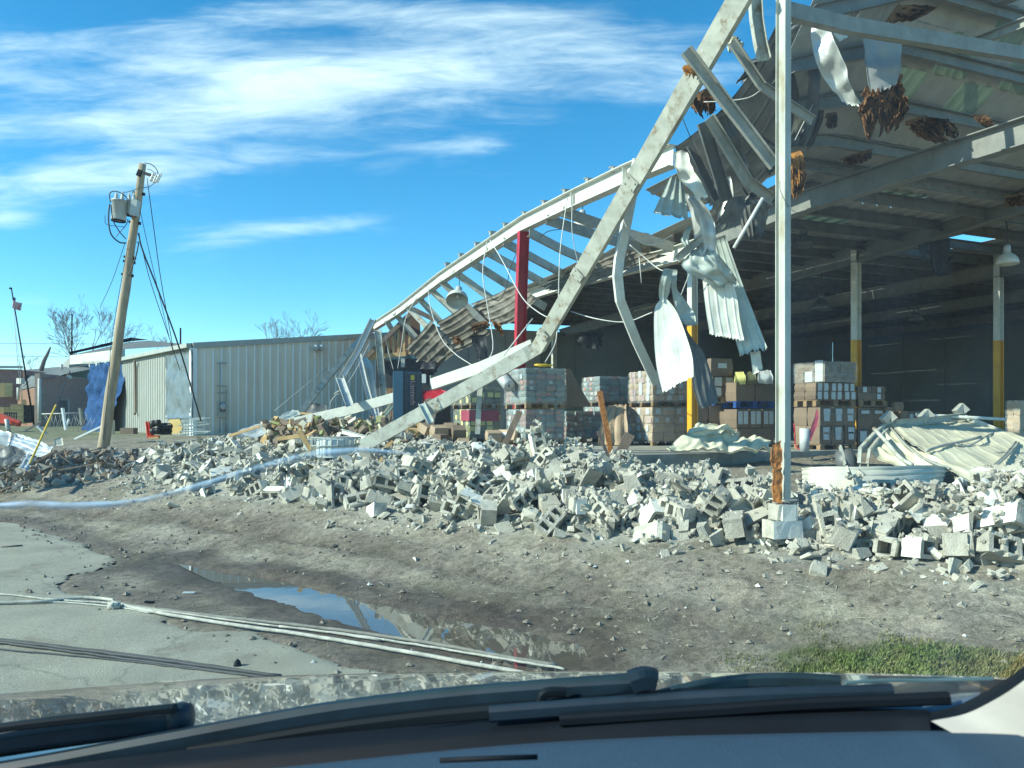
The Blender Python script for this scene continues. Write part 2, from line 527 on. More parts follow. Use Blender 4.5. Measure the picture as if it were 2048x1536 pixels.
def thing(name, label, cat, at_, group=None):
    o = bpy.data.objects.new(name, None)
    o.empty_display_size = 0.1
    COL.objects.link(o)
    o.location = at_
    WLOC[o.name] = np.array(at_, dtype=np.float64)
    return tag(o, label, cat, group)


def put(name, me, loc_, rot=None, parent=None, scale=None):
    o = bpy.data.objects.new(name, me)
    COL.objects.link(o)
    o.location = loc_
    if rot is not None:
        o.rotation_mode = 'QUATERNION'
        o.rotation_quaternion = rot
    if scale is not None:
        o.scale = scale
    if parent is not None:
        o.parent = parent
    return o


def crom(P, n):
    """Catmull-Rom through the points"""
    P = [V(p) for p in P]
    if len(P) == 2:
        return [P[0].lerp(P[1], i / n) for i in range(n + 1)]
    Q = [P[0] * 2 - P[1]] + P + [P[-1] * 2 - P[-2]]
    out = []
    segs = len(P) - 1
    for k in range(n + 1):
        x = k / n * segs
        i = min(int(x), segs - 1)
        t = x - i
        a, b, c, d = Q[i], Q[i + 1], Q[i + 2], Q[i + 3]
        out.append(0.5 * ((2 * b) + (c - a) * t + (2 * a - 5 * b + 4 * c - d) * t * t + (3 * b - a - 3 * c + d) * t ** 3))
    return out


def sheet(rows, nu=20, nv=16, ribs=4, rib=0.03, wrinkle=0.02, wscale=2.5, jag=0.0, jag_top=0.0, thick=0.006, seed=0, rw=0.13, mb=None, mi=0, smooth=True, side_jag=0.0):
    """a sheet lofted between a left and a right rail; ribs run along the rails"""
    mb = mb or MB()
    Ls, Rs = crom([r[0] for r in rows], nv), crom([r[1] for r in rows], nv)
    off = V((seed * 3.7, seed * 1.3, seed * 7.1))
    rnd = random.Random(seed + 5)
    jb = [rnd.random() * jag for _ in range(nu + 1)]
    jt = [rnd.random() * jag_top for _ in range(nu + 1)]
    grid = []
    for i in range(nv + 1):
        row = []
        for j in range(nu + 1):
            u = j / nu
            fi = i
            # ragged ends: slide the last rows back along the rails
            vv = i / nv
            vv = jt[j] + vv * (1 - jb[j] - jt[j])
            x = vv * nv
            k = min(int(x), nv - 1)
            t = x - k
            l, r = Ls[k].lerp(Ls[k + 1], t), Rs[k].lerp(Rs[k + 1], t)
            if side_jag:
                uu = u + (mnoise.noise(V((seed, vv * 9, 0)) + off) * side_jag * (1 - u) + mnoise.noise(V((seed + 9, vv * 9, 5)) + off) * side_jag * u)
            else:
                uu = u
            row.append(l.lerp(r, uu))
        grid.append(row)
    nrm = []
    for i in range(nv + 1):
        for j in range(nu + 1):
            a = grid[min(i + 1, nv)][j] - grid[max(i - 1, 0)][j]
            b = grid[i][min(j + 1, nu)] - grid[i][max(j - 1, 0)]
            n = a.cross(b)
            nrm.append(n.normalized() if n.length > 1e-9 else V((0, -1, 0)))
    vs = []
    for i in range(nv + 1):
        for j in range(nu + 1):
            p, n = grid[i][j], nrm[i * (nu + 1) + j]
            u = j / nu
            h = 0.0
            if ribs:
                ph = (u * ribs) % 1.0
                h = rib * max(0.0, min(1.0, (rw - abs(ph - 0.5)) / (rw * .55)))
            h += wrinkle * (mnoise.noise(p * wscale + off) + 0.5 * mnoise.noise(p * wscale * 2.3 + off) - 1.1 * abs(mnoise.noise(p * wscale * 1.6 - off)))
            vs.append(p + n * h)
    N = (nu + 1) * (nv + 1)
    fs = []
    for i in range(nv):
        for j in range(nu):
            a = i * (nu + 1) + j
            fs.append((a, a + 1, a + nu + 2, a + nu + 1))
    if thick:
        vs2 = [q - n * thick for q, n in zip(vs, nrm)]
        fs2 = [tuple(x + N for x in reversed(f)) for f in fs]
        edge = [i * (nu + 1) for i in range(nv + 1)] + [nv * (nu + 1) + j for j in range(1, nu + 1)] + [i * (nu + 1) + nu for i in range(nv - 1, -1, -1)] + [j for j in range(nu - 1, 0, -1)]
        fe = []
        for a, b in zip(edge, edge[1:] + edge[:1]):
            fe.append((b, a, a + N, b + N))
        mb.add(vs + vs2, fs + fs2 + fe, mi, smooth)
    else:
        mb.add(vs, fs, mi, smooth)
    return mb


# ---- numpy value noise for terrain
def _hash(ix, iy, s):
    h = (ix.astype(np.int64) * 374761393 + iy.astype(np.int64) * 668265263 + s * 1442695) & 0x7fffffff
    h = ((h ^ (h >> 13)) * 1274126177) & 0x7fffffff
    h = h ^ (h >> 16)
    return (h & 0xffff) / 65535.0


def vnoise(x, y, s=0):
    ix, iy = np.floor(x), np.floor(y)
    fx, fy = x - ix, y - iy
    fx, fy = fx * fx * (3 - 2 * fx), fy * fy * (3 - 2 * fy)
    a, b = _hash(ix, iy, s), _hash(ix + 1, iy, s)
    c, d = _hash(ix, iy + 1, s), _hash(ix + 1, iy + 1, s)
    return (a * (1 - fx) + b * fx) * (1 - fy) + (c * (1 - fx) + d * fx) * fy


def fbm(x, y, oct=4, s=0, gain=0.5):
    t, amp, tot = 0.0, 1.0, 0.0
    for k in range(oct):
        t = t + amp * vnoise(x * 2 ** k + 17 * k, y * 2 ** k - 9 * k, s + k)
        tot += amp
        amp *= gain
    return t / tot


def poly_dist(x, y, poly):
    """signed distance to polygon, negative inside"""
    px = np.asarray(x, dtype=float)
    py = np.asarray(y, dtype=float)
    d = np.full(px.shape, 1e9)
    inside = np.zeros(px.shape, bool)
    n = len(poly)
    for i in range(n):
        ax, ay = poly[i][0], poly[i][1]
        bx, by = poly[(i + 1) % n][0], poly[(i + 1) % n][1]
        ex, ey = bx - ax, by - ay
        t = np.clip(((px - ax) * ex + (py - ay) * ey) / (ex * ex + ey * ey + 1e-12), 0, 1)
        d = np.minimum(d, np.hypot(px - ax - t * ex, py - ay - t * ey))
        c = (ay > py) != (by > py)
        xi = ax + (py - ay) / (by - ay + 1e-12) * ex
        inside ^= c & (px < xi)
    return np.where(inside, -d, d)


def smooth01(t):
    t = np.clip(t, 0, 1)
    return t * t * (3 - 2 * t)


# ------------------------------------------------------------------ terrain
E_X = [-99, 4.9, 5.5, 6.2, 7.0, 7.5, 8.2, 9.4, 11.7, 14.4, 20, 60, 300]
E_Z = [0.0, 0.0, 0.03, 0.17, 0.40, 0.52, 0.66, 0.80, 0.90, 1.08, 1.14, 1.18, 1.2]


def base_h(x, y):
    e = np.asarray(x) * 0.6 + np.asarray(y) * 0.8
    z = np.interp(e, E_X, E_Z)
    # far to the left the shoulder runs further back
    return z


def zpt(px, py, z=0.0):
    p = on_z(px, py, z)
    return (p.x, p.y)


PUDDLE = [zpt(*q) for q in ((352, 1122), (410, 1138), (480, 1146), (570, 1160), (660, 1184), (720, 1196), (800, 1212), (860, 1226), (930, 1238), (1010, 1252), (1090, 1268), (1150, 1282), (1178, 1300), (1150, 1326), (1080, 1335), (1000, 1316), (900, 1286), (800, 1264), (700, 1243), (645, 1228), (570, 1200), (480, 1174), (420, 1153))]
ROADP = [zpt(*q) for q in ((-400, 1030), (-150, 1033), (0, 1040), (90, 1058), (180, 1092), (232, 1116), (225, 1134), (150, 1150), (128, 1168), (170, 1188), (300, 1206), (330, 1230), (420, 1258), (520, 1262), (620, 1290), (700, 1318), (900, 1352), (1150, 1420), (1500, 1560), (1900, 2000))] + [(3.0, 1.0), (3.0, -6.0), (-40, -6.0), (-40, 12.0)]
# rubble outline on the ground, near edge first (left to right), then behind
RUB = [(-7.3, 14.6), (-5.4, 13.0), (-3.0, 11.4), (-1.6, 10.2), (-0.3, 9.15), (1.0, 8.35), (2.1, 7.75), (2.75, 7.15), (3.3, 6.85), (4.3, 6.3), (6.5, 5.9), (9.0, 6.6), (8.2, 7.6),
       (5.7, 7.7), (4.4, 7.95), (3.3, 8.5), (2.5, 10.2), (1.5, 11.8), (0.8, 13.4), (-0.2, 15.5), (-1.5, 18.2), (-3.4, 21.0), (-5.4, 23.8), (-8.6, 23.0), (-9.6, 19.8), (-8.3, 17.0)]
def gpt(px, py):
    z = 0.05
    for _ in range(8):
        p = on_z(px, py, z)
        z = float(np.interp(p.x * .6 + p.y * .8, E_X, E_Z))
    return (p.x, p.y)


GRASS = [gpt(1610, 1352), gpt(1650, 1330), gpt(1690, 1314), gpt(1780, 1304), gpt(1880, 1312), gpt(1990, 1302), gpt(2200, 1296), gpt(2300, 1400), gpt(1900, 1420), gpt(1610, 1400)]
LGRASS = [on_z(-60, 958, 0.30).xy, on_z(60, 944, 0.40).xy, on_z(130, 930, 0.5).xy, on_z(165, 934, 0.48).xy, on_z(120, 948, 0.4).xy, on_z(40, 958, 0.32).xy]


def mound_h(x, y):
    d = -poly_dist(x, y, RUB)
    rise = 1 - np.exp(-np.clip(d, 0, None) / 0.9)
    n = fbm(x * 0.55, y * 0.55, 3, 31)
    hgt = 0.02 + 0.22 * n + 0.20 * np.exp(-((x - 0.2) ** 2 + (y - 11.2) ** 2) / 3.0)
    hgt = hgt * (1 - 0.75 * np.exp(-((x - 2.6) ** 2 + (y - 7.8) ** 2) / 4.0))
    hgt = hgt * (1 - 0.8 * np.exp(-((x + 3.3) ** 2 / 1.6 + (y - 13.6) ** 2 / 5.0)))
    # lower towards the front right where the wall fell short
    s = x * A.x + y * A.y - W0
    hgt = hgt * np.where(s > 0.3, 0.10, 1.0)
    hgt = hgt * (1 - 0.35 * smooth01((-x - 5.0) / 4.0))
    return np.where(d > 0, hgt * rise, 0.0)


def ground_h(x, y, detail=True):
    x, y = np.asarray(x, float), np.asarray(y, float)
    z = base_h(x, y)
    near = np.clip(1.0 - (np.hypot(x, y) - 20) / 30, 0.15, 1)
    e = x * 0.6 + y * 0.8
    off_road = smooth01((e - 4.2) / 1.2)
    z = z + (fbm(x * 0.7, y * 0.7, 3, 3) - 0.5) * 0.065 * off_road
    if detail:
        z = z + (fbm(x * 4.5, y * 4.5, 3, 5) - 0.5) * 0.042 * near * (0.25 + 0.75 * off_road)
        z = z + (vnoise(x * 15, y * 15, 8) - 0.5) * 0.030 * near * (0.3 + 0.7 * off_road)
    # wheel ruts parallel to the ditch
    q = e + 0.25 * np.sin(x * 0.5)
    tread = 1 + 0.5 * np.sin((x * .8 - y * .6) * 42)
    z = z - 0.04 * np.exp(-((q - 6.0) / 0.13) ** 4) * tread * .6 - 0.035 * np.exp(-((q - 6.55) / 0.13) ** 4) * tread * .6
    q2 = e * .93 + x * .16
    z = z - 0.03 * np.exp(-((q2 - 5.05) / 0.11) ** 4) * tread * .6
    pd = poly_dist(x, y, PUDDLE) + (fbm(x * 3, y * 3, 3, 12) - 0.5) * 0.22
    basin = smooth01((0.16 - pd) / 0.34)
    z = z * (1 - basin) - 0.075 * basin
    z = np.where(pd > 0.12, np.maximum(z, -0.012 + 0.0 * z), z)
    rd = poly_dist(x, y, ROADP) + (fbm(x * 2.2, y * 2.2, 4, 77) - 0.5) * 0.35
    z = np.where(rd < 0.0, np.minimum(z, 0.0) * 0.2 - 0.03 * smooth01(-rd / 0.10), z)
    return z + mound_h(x, y)


def ground_z(x, y):
    return float(ground_h(np.array([x]), np.array([y]))[0])


def axis_coords(lo, hi, step, far_lo, far_hi, growth=1.22):
    c = list(np.arange(lo, hi + 1e-6, step))
    d, x = step, hi
    while x < far_hi:
        d *= growth
        x += d
        c.append(x)
    d, x = step, lo
    while x > far_lo:
        d *= growth
        x -= d
        c.insert(0, x)
    return np.array(c)


def ground_material():
    m = bpy.data.materials.new('bare_ground')
    m.use_nodes = True
    n, l = m.node_tree.nodes, m.node_tree.links
    b = n['Principled BSDF']
    at_ = n.new('ShaderNodeVertexColor')
    at_.layer_name = 'zones'
    sp = n.new('ShaderNodeSeparateColor')
    l.new(at_.outputs[0], sp.inputs[0])
    tc = n.new('ShaderNodeTexCoord')

    def tex(scale, detail=8, rough=0.65, dist=0.0):
        t = n.new('ShaderNodeTexNoise')
        t.inputs['Scale'].default_value, t.inputs['Detail'].default_value = scale, detail
        t.inputs['Roughness'].default_value, t.inputs['Distortion'].default_value = rough, dist
        l.new(tc.outputs['Object'], t.inputs['Vector'])
        return t.outputs[0]

    def ramp(src, stops):
        r = n.new('ShaderNodeValToRGB')
        e = r.color_ramp.elements
        while len(e) < len(stops):
            e.new(0.5)
        for i, (p, c) in enumerate(stops):
            e[i].position, e[i].color = p, (*c, 1)
        l.new(src, r.inputs[0])
        return r.outputs[0]

    def mix(f, a, bb, mode='MIX'):
        x = n.new('ShaderNodeMix')
        x.data_type, x.blend_type = 'RGBA', mode
        for s, k in ((f, 'Factor'), (a, 'A'), (bb, 'B')):
            if isinstance(s, (int, float)):
                x.inputs[k].default_value = s
            elif isinstance(s, tuple):
                x.inputs[k].default_value = (*s, 1)
            else:
                l.new(s, x.inputs[k])
        return x.outputs['Result']

    def mth(op, a, bb):
        x = n.new('ShaderNodeMath')
        x.operation = op
        x.use_clamp = True
        for i, s in enumerate((a, bb)):
            if isinstance(s, (int, float)):
                x.inputs[i].default_value = s
            else:
                l.new(s, x.inputs[i])
        return x.outputs[0]

    dirt = ramp(tex(1.3, 10), [(0.30, (0.175, 0.146, 0.112)), (0.45, (0.245, 0.214, 0.168)), (0.58, (0.310, 0.280, 0.220)), (0.75, (0.39, 0.365, 0.29))])
    fine = ramp(tex(55, 6, 0.7), [(0.3, (0.55, 0.55, 0.55)), (0.52, (1.0, 1.0, 1.0)), (0.72, (1.5, 1.48, 1.42))])
    c = mix(1.0, dirt, fine, 'MULTIPLY')
    midc = ramp(tex(11, 8, 0.72, 0.6), [(0.34, (0.50, 0.48, 0.46)), (0.50, (1.0, 1.0, 1.0)), (0.68, (1.45, 1.45, 1.40))])
    c = mix(1.0, c, midc, 'MULTIPLY')
    speck = ramp(tex(130, 3, 0.6), [(0.62, (0, 0, 0)), (0.70, (1, 1, 1))])
    c = mix(mth('MULTIPLY', speck, 0.35), c, (0.40, 0.39, 0.33))
    gr = ramp(tex(0.9, 6), [(0.48, (0, 0, 0)), (0.66, (1, 1, 1))])
    c = mix(mth('MULTIPLY', gr, 0.35), c, (0.10, 0.105, 0.045))
    # R wet mud, G grass, B crushed rubble dust
    c = mix(mth('MULTIPLY', sp.outputs['Green'], ramp(tex(6, 6), [(0.30, (0.35, 0.35, 0.35)), (0.6, (1, 1, 1))])), c, ramp(tex(20, 5), [(0.3, (0.055, 0.085, 0.015)), (0.7, (0.12, 0.17, 0.03))]))
    dust = ramp(tex(14, 8, 0.7), [(0.3, (0.22, 0.21, 0.175)), (0.6, (0.40, 0.39, 0.33)), (0.8, (0.46, 0.46, 0.43))])
    c = mix(mth('MULTIPLY', sp.outputs['Blue'], ramp(tex(2.6, 8), [(0.25, (0.5, 0.5, 0.5)), (0.55, (1, 1, 1))])), c, dust)
    wet = sp.outputs['Red']
    c = mix(wet, c, mix(1.0, c, (0.42, 0.38, 0.36), 'MULTIPLY'))
    l.new(c, b.inputs['Base Color'])
    rg = n.new('ShaderNodeMapRange')
    rg.inputs[3].default_value, rg.inputs[4].default_value = 0.95, 0.62
    l.new(wet, rg.inputs[0])
    l.new(rg.outputs[0], b.inputs['Roughness'])
    b.inputs['Specular IOR Level'].default_value = 0.3
    bp = n.new('ShaderNodeBump')
    bp.inputs['Strength'].default_value, bp.inputs['Distance'].default_value = 0.9, 0.03
    l.new(mix(0.5, tex(24, 6, 0.7), tex(80, 4, 0.7)), bp.inputs['Height'])
    l.new(bp.outputs[0], b.inputs['Normal'])
    return m


def build_ground():
    xs = axis_coords(-13.0, 8.5, 0.06, -1500, 1500)
    ys = axis_coords(3.6, 17.0, 0.06, -60, 2500)
    Xg, Yg = np.meshgrid(xs, ys)
    Z = ground_h(Xg, Yg)
    nx, ny = len(xs), len(ys)
    co = np.stack([Xg.ravel(), Yg.ravel(), Z.ravel()], 1).astype(np.float32)
    idx = np.arange(nx * ny).reshape(ny, nx)
    q = np.stack([idx[:-1, :-1], idx[:-1, 1:], idx[1:, 1:], idx[1:, :-1]], -1).reshape(-1, 4)
    me = bpy.data.meshes.new('ground')
    me.vertices.add(len(co))
    me.vertices.foreach_set('co', co.ravel())
    me.loops.add(q.size)
    me.loops.foreach_set('vertex_index', q.ravel().astype(np.int32))
    me.polygons.add(len(q))
    me.polygons.foreach_set('loop_start', (np.arange(len(q)) * 4).astype(np.int32))
    me.polygons.foreach_set('use_smooth', np.ones(len(q), bool))
    me.update()
    x, y = co[:, 0].astype(float), co[:, 1].astype(float)
    pd = poly_dist(x, y, PUDDLE)
    rd = poly_dist(x, y, ROADP)
    e = x * 0.6 + y * 0.8
    w = smooth01((0.75 + (fbm(x * 1.4, y * 1.4, 3, 44) - 0.5) * 1.1 - pd) / 0.6)
    w = np.maximum(w, 0.75 * smooth01((0.55 - np.abs(rd)) / 0.4) * smooth01((e - 3.0) / 1.0))
    w = np.maximum(w, 0.55 * np.exp(-((e + 0.25 * np.sin(x * .5) - 6.05) / 0.3) ** 2))
    g = np.maximum(smooth01((0.15 + (fbm(x * 2, y * 2, 4, 9) - 0.5) * 1.0 - poly_dist(x, y, GRASS)) / 0.25),
                   smooth01((0.3 + (fbm(x * 1.2, y * 1.2, 3, 9) - 0.5) * 1.2 - poly_dist(x, y, LGRASS)) / 0.4))
    # thin greenish cover in the near right foreground and far lawns
    g = np.maximum(g, 0.22 * smooth01((x - 1.2) / 1.5) * smooth01((6.2 - e) / 0.7) * smooth01((fbm(x * 2.5, y * 2.5, 4, 19) - 0.42) / 0.2))
    g = np.maximum(g, 0.6 * smooth01((y - 24) / 6))
    rb = smooth01((0.30 + (fbm(x * 2, y * 2, 3, 29) - 0.5) * 0.9 - poly_dist(x, y, RUB)) / 0.5)
    col = np.stack([w, g, rb, np.ones_like(w)], 1).astype(np.float32)
    ca = me.color_attributes.new('zones', 'FLOAT_COLOR', 'POINT')
    ca.data.foreach_set('color', col.ravel())
    me.materials.append(ground_material())
    o = bpy.data.objects.new('ground', me)
    COL.objects.link(o)
    tag(o, kind='structure')
    return o


build_ground()


def build_road():
    """worn pale pavement, one sheet with a ragged broken edge"""
    xs = np.concatenate([np.arange(-40, -12, 0.5), np.arange(-12, 3.2, 0.05)])
    ys = np.concatenate([np.arange(-6, 3.5, 0.25), np.arange(3.5, 13.6, 0.05)])
    Xg, Yg = np.meshgrid(xs, ys)
    rd = poly_dist(Xg, Yg, ROADP) + (fbm(Xg * 2.2, Yg * 2.2, 4, 77) - 0.5) * 0.35
    keep = rd < -0.03
    idx = -np.ones(Xg.shape, int)
    ok = keep[:-1, :-1] & keep[:-1, 1:] & keep[1:, 1:] & keep[1:, :-1]
    used = np.zeros(Xg.shape, bool)
    for a in (slice(0, -1), slice(1, None)):
        for b_ in (slice(0, -1), slice(1, None)):
            used[a, b_] |= ok
    idx[used] = np.arange(used.sum())
    z = (fbm(Xg * 0.8, Yg * 0.8, 3, 60) - 0.5) * 0.012 + 0.006 - 0.02 * smooth01((rd + 0.12) / 0.1)
    co = np.stack([Xg[used], Yg[used], z[used]], 1)
    q = np.stack([idx[:-1, :-1][ok], idx[:-1, 1:][ok], idx[1:, 1:][ok], idx[1:, :-1][ok]], -1)
    me = bpy.data.meshes.new('road')
    me.vertices.add(len(co))
    me.vertices.foreach_set('co', co.astype(np.float32).ravel())
    me.loops.add(q.size)
    me.loops.foreach_set('vertex_index', q.ravel().astype(np.int32))
    me.polygons.add(len(q))
    me.polygons.foreach_set('loop_start', (np.arange(len(q)) * 4).astype(np.int32))
    me.polygons.foreach_set('use_smooth', np.ones(len(q), bool))
    me.update()
    m = mat('worn_asphalt', (0.325, 0.315, 0.245), 0.88, 0.0, 0.14, 1.5, 0.5, 120, col2=(0.17, 0.135, 0.105), c2scale=1.1, c2lo=0.54, c2hi=0.74, spec=0.35)
    n, l = m.node_tree.nodes, m.node_tree.links
    # pale and dark aggregate, thin cracks
    tc = next(x for x in n if x.type == 'TEX_COORD')
    b = n['Principled BSDF']
    src = b.inputs['Base Color'].links[0].from_socket
    na = n.new('ShaderNodeTexNoise')
    na.inputs['Scale'].default_value, na.inputs['Detail'].default_value = 110, 3
    l.new(tc.outputs['Object'], na.inputs['Vector'])
    ra = n.new('ShaderNodeMapRange')
    ra.inputs[1].default_value, ra.inputs[2].default_value, ra.inputs[3].default_value, ra.inputs[4].default_value = 0.3, 0.7, 0.62, 1.38
    l.new(na.outputs[0], ra.inputs[0])
    mx = n.new('ShaderNodeMix')
    mx.data_type, mx.blend_type = 'RGBA', 'MULTIPLY'
    mx.inputs['Factor'].default_value = 1
    l.new(src, mx.inputs['A'])
    l.new(ra.outputs[0], mx.inputs['B'])
    vo = n.new('ShaderNodeTexVoronoi')
    vo.feature = 'DISTANCE_TO_EDGE'
    vo.inputs['Scale'].default_value = 0.55
    dn = n.new('ShaderNodeTexNoise')
    dn.inputs['Scale'].default_value, dn.inputs['Detail'].default_value = 1.6, 5
    l.new(tc.outputs['Object'], dn.inputs['Vector'])
    ad = n.new('ShaderNodeMix')
    ad.data_type = 'VECTOR'
    ad.inputs['Factor'].default_value = 0.45
    l.new(tc.outputs['Object'], ad.inputs['A'])
    l.new(dn.outputs['Color'], ad.inputs['B'])
    l.new(ad.outputs['Result'], vo.inputs['Vector'])
    rc = n.new('ShaderNodeMapRange')
    rc.inputs[1].default_value, rc.inputs[2].default_value, rc.inputs[3].default_value, rc.inputs[4].default_value = 0.0, 0.007, 0.72, 1.0
    l.new(vo.outputs['Distance'], rc.inputs[0])
    my = n.new('ShaderNodeMix')
    my.data_type, my.blend_type = 'RGBA', 'MULTIPLY'
    my.inputs['Factor'].default_value = 1
    l.new(mx.outputs['Result'], my.inputs['A'])
    l.new(rc.outputs[0], my.inputs['B'])
    l.new(my.outputs['Result'], b.inputs['Base Color'])
    me.materials.append(m)
    o = bpy.data.objects.new('road', me)
    COL.objects.link(o)
    tag(o, kind='structure')


build_road()


def build_puddle():
    m = bpy.data.materials.new('puddle_water')
    m.use_nodes = True
    b = m.node_tree.nodes['Principled BSDF']
    b.inputs['Base Color'].default_value = (0.115, 0.098, 0.074, 1)
    b.inputs['Roughness'].default_value = 0.015
    b.inputs['Specular IOR Level'].default_value = 1.0
    b.inputs['IOR'].default_value = 1.7
    nt = m.node_tree
    no = nt.nodes.new('ShaderNodeTexNoise')
    no.inputs['Scale'].default_value = 5.0
    tc = nt.nodes.new('ShaderNodeTexCoord')
    nt.links.new(tc.outputs['Object'], no.inputs['Vector'])
    bp = nt.nodes.new('ShaderNodeBump')
    bp.inputs['Strength'].default_value, bp.inputs['Distance'].default_value = 0.02, 0.02
    nt.links.new(no.outputs[0], bp.inputs['Height'])
    nt.links.new(bp.outputs[0], b.inputs['Normal'])
    cx = sum(p[0] for p in PUDDLE) / len(PUDDLE)
    mb = MB()
    pts = [V((p[0], p[1], -0.022)) for p in PUDDLE]
    top, bot = pts[:13], pts[12:] + pts[:1]
    T, Bo = crom(top, 40), crom(bot[::-1], 40)
    grow = 0.10
    for i in range(40):
        dirs = [(T[k] - Bo[k]).normalized() * grow if (T[k] - Bo[k]).length > 1e-5 else V((0, 0, 0)) for k in (i, i + 1)]
        mb.quad(Bo[i] - dirs[0], Bo[i + 1] - dirs[1], T[i + 1] + dirs[1], T[i] + dirs[0])
    o = mb.build('puddle_water', m)
    tag(o, kind='structure')


build_puddle()
# ------------------------------------------------------------------ warehouse
S0 = 1.0        # plane of the outermost standing frame
WH = thing('warehouse', 'wrecked steel warehouse with torn roof and stripped walls', 'warehouse', loc(3, 8, 1.0))


def roof_z(t):
    return 5.36 + 0.12 * max(0.0, 3.0 - t)


def build_warehouse():
    # slab with a worn edge, outside ground is lower
    mb = MB()
    n = 40
    fr = [loc(-0.4 + 20.6 * i / n, 4.75 + 0.10 * mnoise.noise(V((i * .7, 0, 3))), 0) for i in range(n + 1)]
    bk = [loc(-0.4 + 20.6 * i / n, 19.6, 0) for i in range(n + 1)]
    for i in range(n):
        z1, z0 = UP * 1.15, UP * 0.3
        mb.quad(fr[i] + z1, fr[i + 1] + z1, bk[i + 1] + z1, bk[i] + z1)
        mb.quad(fr[i] + z0, fr[i + 1] + z0, fr[i + 1] + z1, fr[i] + z1)
    mb.build('floor_slab', M_SLAB, WH)
    # back and right walls of upright panels
    for i in range(13):
        s0 = 2.0 + i * 1.41
        hh = 4.3 if i > 3 else 3.85
        mb = MB()
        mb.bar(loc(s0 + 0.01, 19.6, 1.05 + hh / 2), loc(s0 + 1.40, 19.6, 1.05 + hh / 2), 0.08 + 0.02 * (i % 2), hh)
        mb.build('wall_panel', M_WALLG if i > 2 else mat('lit_toned_wall', (.26, .28, .275), .8, 0, .1, 1), WH)  # first panels paler: light from the open roof put into their colour
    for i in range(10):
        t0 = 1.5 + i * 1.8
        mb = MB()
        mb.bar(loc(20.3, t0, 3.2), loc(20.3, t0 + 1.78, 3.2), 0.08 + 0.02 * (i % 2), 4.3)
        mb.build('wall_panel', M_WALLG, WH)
    # rafters
    mb = MB()
    mb.ibeam([on_s(x, y, S0) for x, y in ((1347, 311), (1330, 318), (1249, 352), (1145, 400), (1049, 447), (960, 505), (880, 558), (800, 620), (738, 660))], 0.31, 0.19, mi=0)
    for x, y in ((1249, 352), (1145, 400)):
        p = on_s(x, y, S0 - 0.05)
        mb.box(p, (0.012, 0.08, 0.27), (B, A, UP))
    mb.build('rafter', M_STEELW, WH)
    mb = MB()
    mb.ibeam([on_s(x, y, 3.2) for x, y in ((1052, 592), (1110, 573), (1225, 542), (1340, 513), (1400, 494))], 0.31, 0.18)
    mb.build('rafter', M_STEELW, WH)
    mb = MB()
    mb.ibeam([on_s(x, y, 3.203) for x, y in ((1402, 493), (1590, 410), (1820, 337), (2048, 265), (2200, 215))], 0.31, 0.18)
    mb.build('rafter', M_STEELSHADE, WH)  # same rafter continued, its shaded stretch painted darker
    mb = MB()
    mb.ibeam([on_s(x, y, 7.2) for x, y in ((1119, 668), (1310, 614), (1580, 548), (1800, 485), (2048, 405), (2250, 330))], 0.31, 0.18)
    mb.build('rafter', M_STEELSHADE, WH)
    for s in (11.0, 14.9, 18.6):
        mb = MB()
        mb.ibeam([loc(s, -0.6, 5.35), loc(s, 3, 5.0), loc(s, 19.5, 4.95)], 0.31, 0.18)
        mb.build('rafter', M_STEELSHADE, WH)
    # front rafter stub and sag strut over the near corner (top right of the picture)
    mb = MB()
    mb.ibeam([on_s(1690, 120, 3.9), on_s(1850, 46, 3.9), on_s(2120, -70, 3.9)], 0.34, 0.16)
    mb.build('rafter', M_STEELSHADE, WH)
    mb = MB()
    mb.channel([on_s(1795, 150, 3.75), on_s(2048, 48, 3.75), on_s(2250, -30, 3.75)], 0.12, 0.06)
    mb.build('sag_strut', M_PURLIN, WH)
    # roof edge lifted and bent up by the wind above the eave girt, with skylight sheets in it
    TL, ZL = [0.35, 0.55, 1.15, 2.0, 3.0], [7.9, 7.0, 6.2, 5.62, 5.36]

    def zl(s, t):
        return float(np.interp(t, TL, ZL)) - 0.75 * max(0.0, min(1.0, (2.6 - s) / 1.6)) * (1 - t / 3.2)  # left end drooped to keep the sun off the rafter behind
    spots = []
    for x, y in ((1910, 137), (1828, 168), (2030, 163), (1968, 193), (2040, 86), (1955, 98)):
        d = 6.0
        while d < 12:
            p = at(x, y, d)
            s, t = st(p)
            if 0.36 < t < 3.0 and p.z > zl(s, t):
                break
            d += 0.01
        spots.append(st(at(x, y, d)))
    TT = [3.02, 2.5, 2.0, 1.55, 1.15, 0.85, 0.6, 0.45, 0.35]
    for k in range(14):
        sa, sb = 0.95 + k * 0.62, 0.95 + (k + 1) * 0.62 + .012
        for i in range(8):
            t0, t1 = TT[i], TT[i + 1] - .01
            sky_ = any(sa <= a_ < sb and t1 <= b_ < t0 for a_, b_ in spots)
            mb = sheet([(loc(sa, t0, zl(sa, t0)), loc(sb, t0, zl(sb, t0))), (loc(sa, (t0 + t1) / 2, zl(sa, (t0 + t1) / 2)), loc(sb, (t0 + t1) / 2, zl(sb, (t0 + t1) / 2))), (loc(sa, t1, zl(sa, t1)), loc(sb, t1, zl(sb, t1)))],
                       nu=10, nv=3, ribs=2 if not sky_ else 4, rib=.025, wrinkle=.0, seed=200 + k, smooth=False, thick=.004)
            mb.build('skylight' if sky_ else 'roof_panel', M_SKYL if sky_ else M_VINYL, WH)
    for t in (2.6, 2.05, 1.5, 1.0, 0.62):
        mb = MB()
        mb.channel([loc(s_, t, zl(s_, t) - .09) for s_ in (1.0, 1.8, 2.6, 4.5, 7.0, 9.6)], 0.16, 0.065, 0.008)
        mb.build('purlin', M_STEELSHADE, WH)
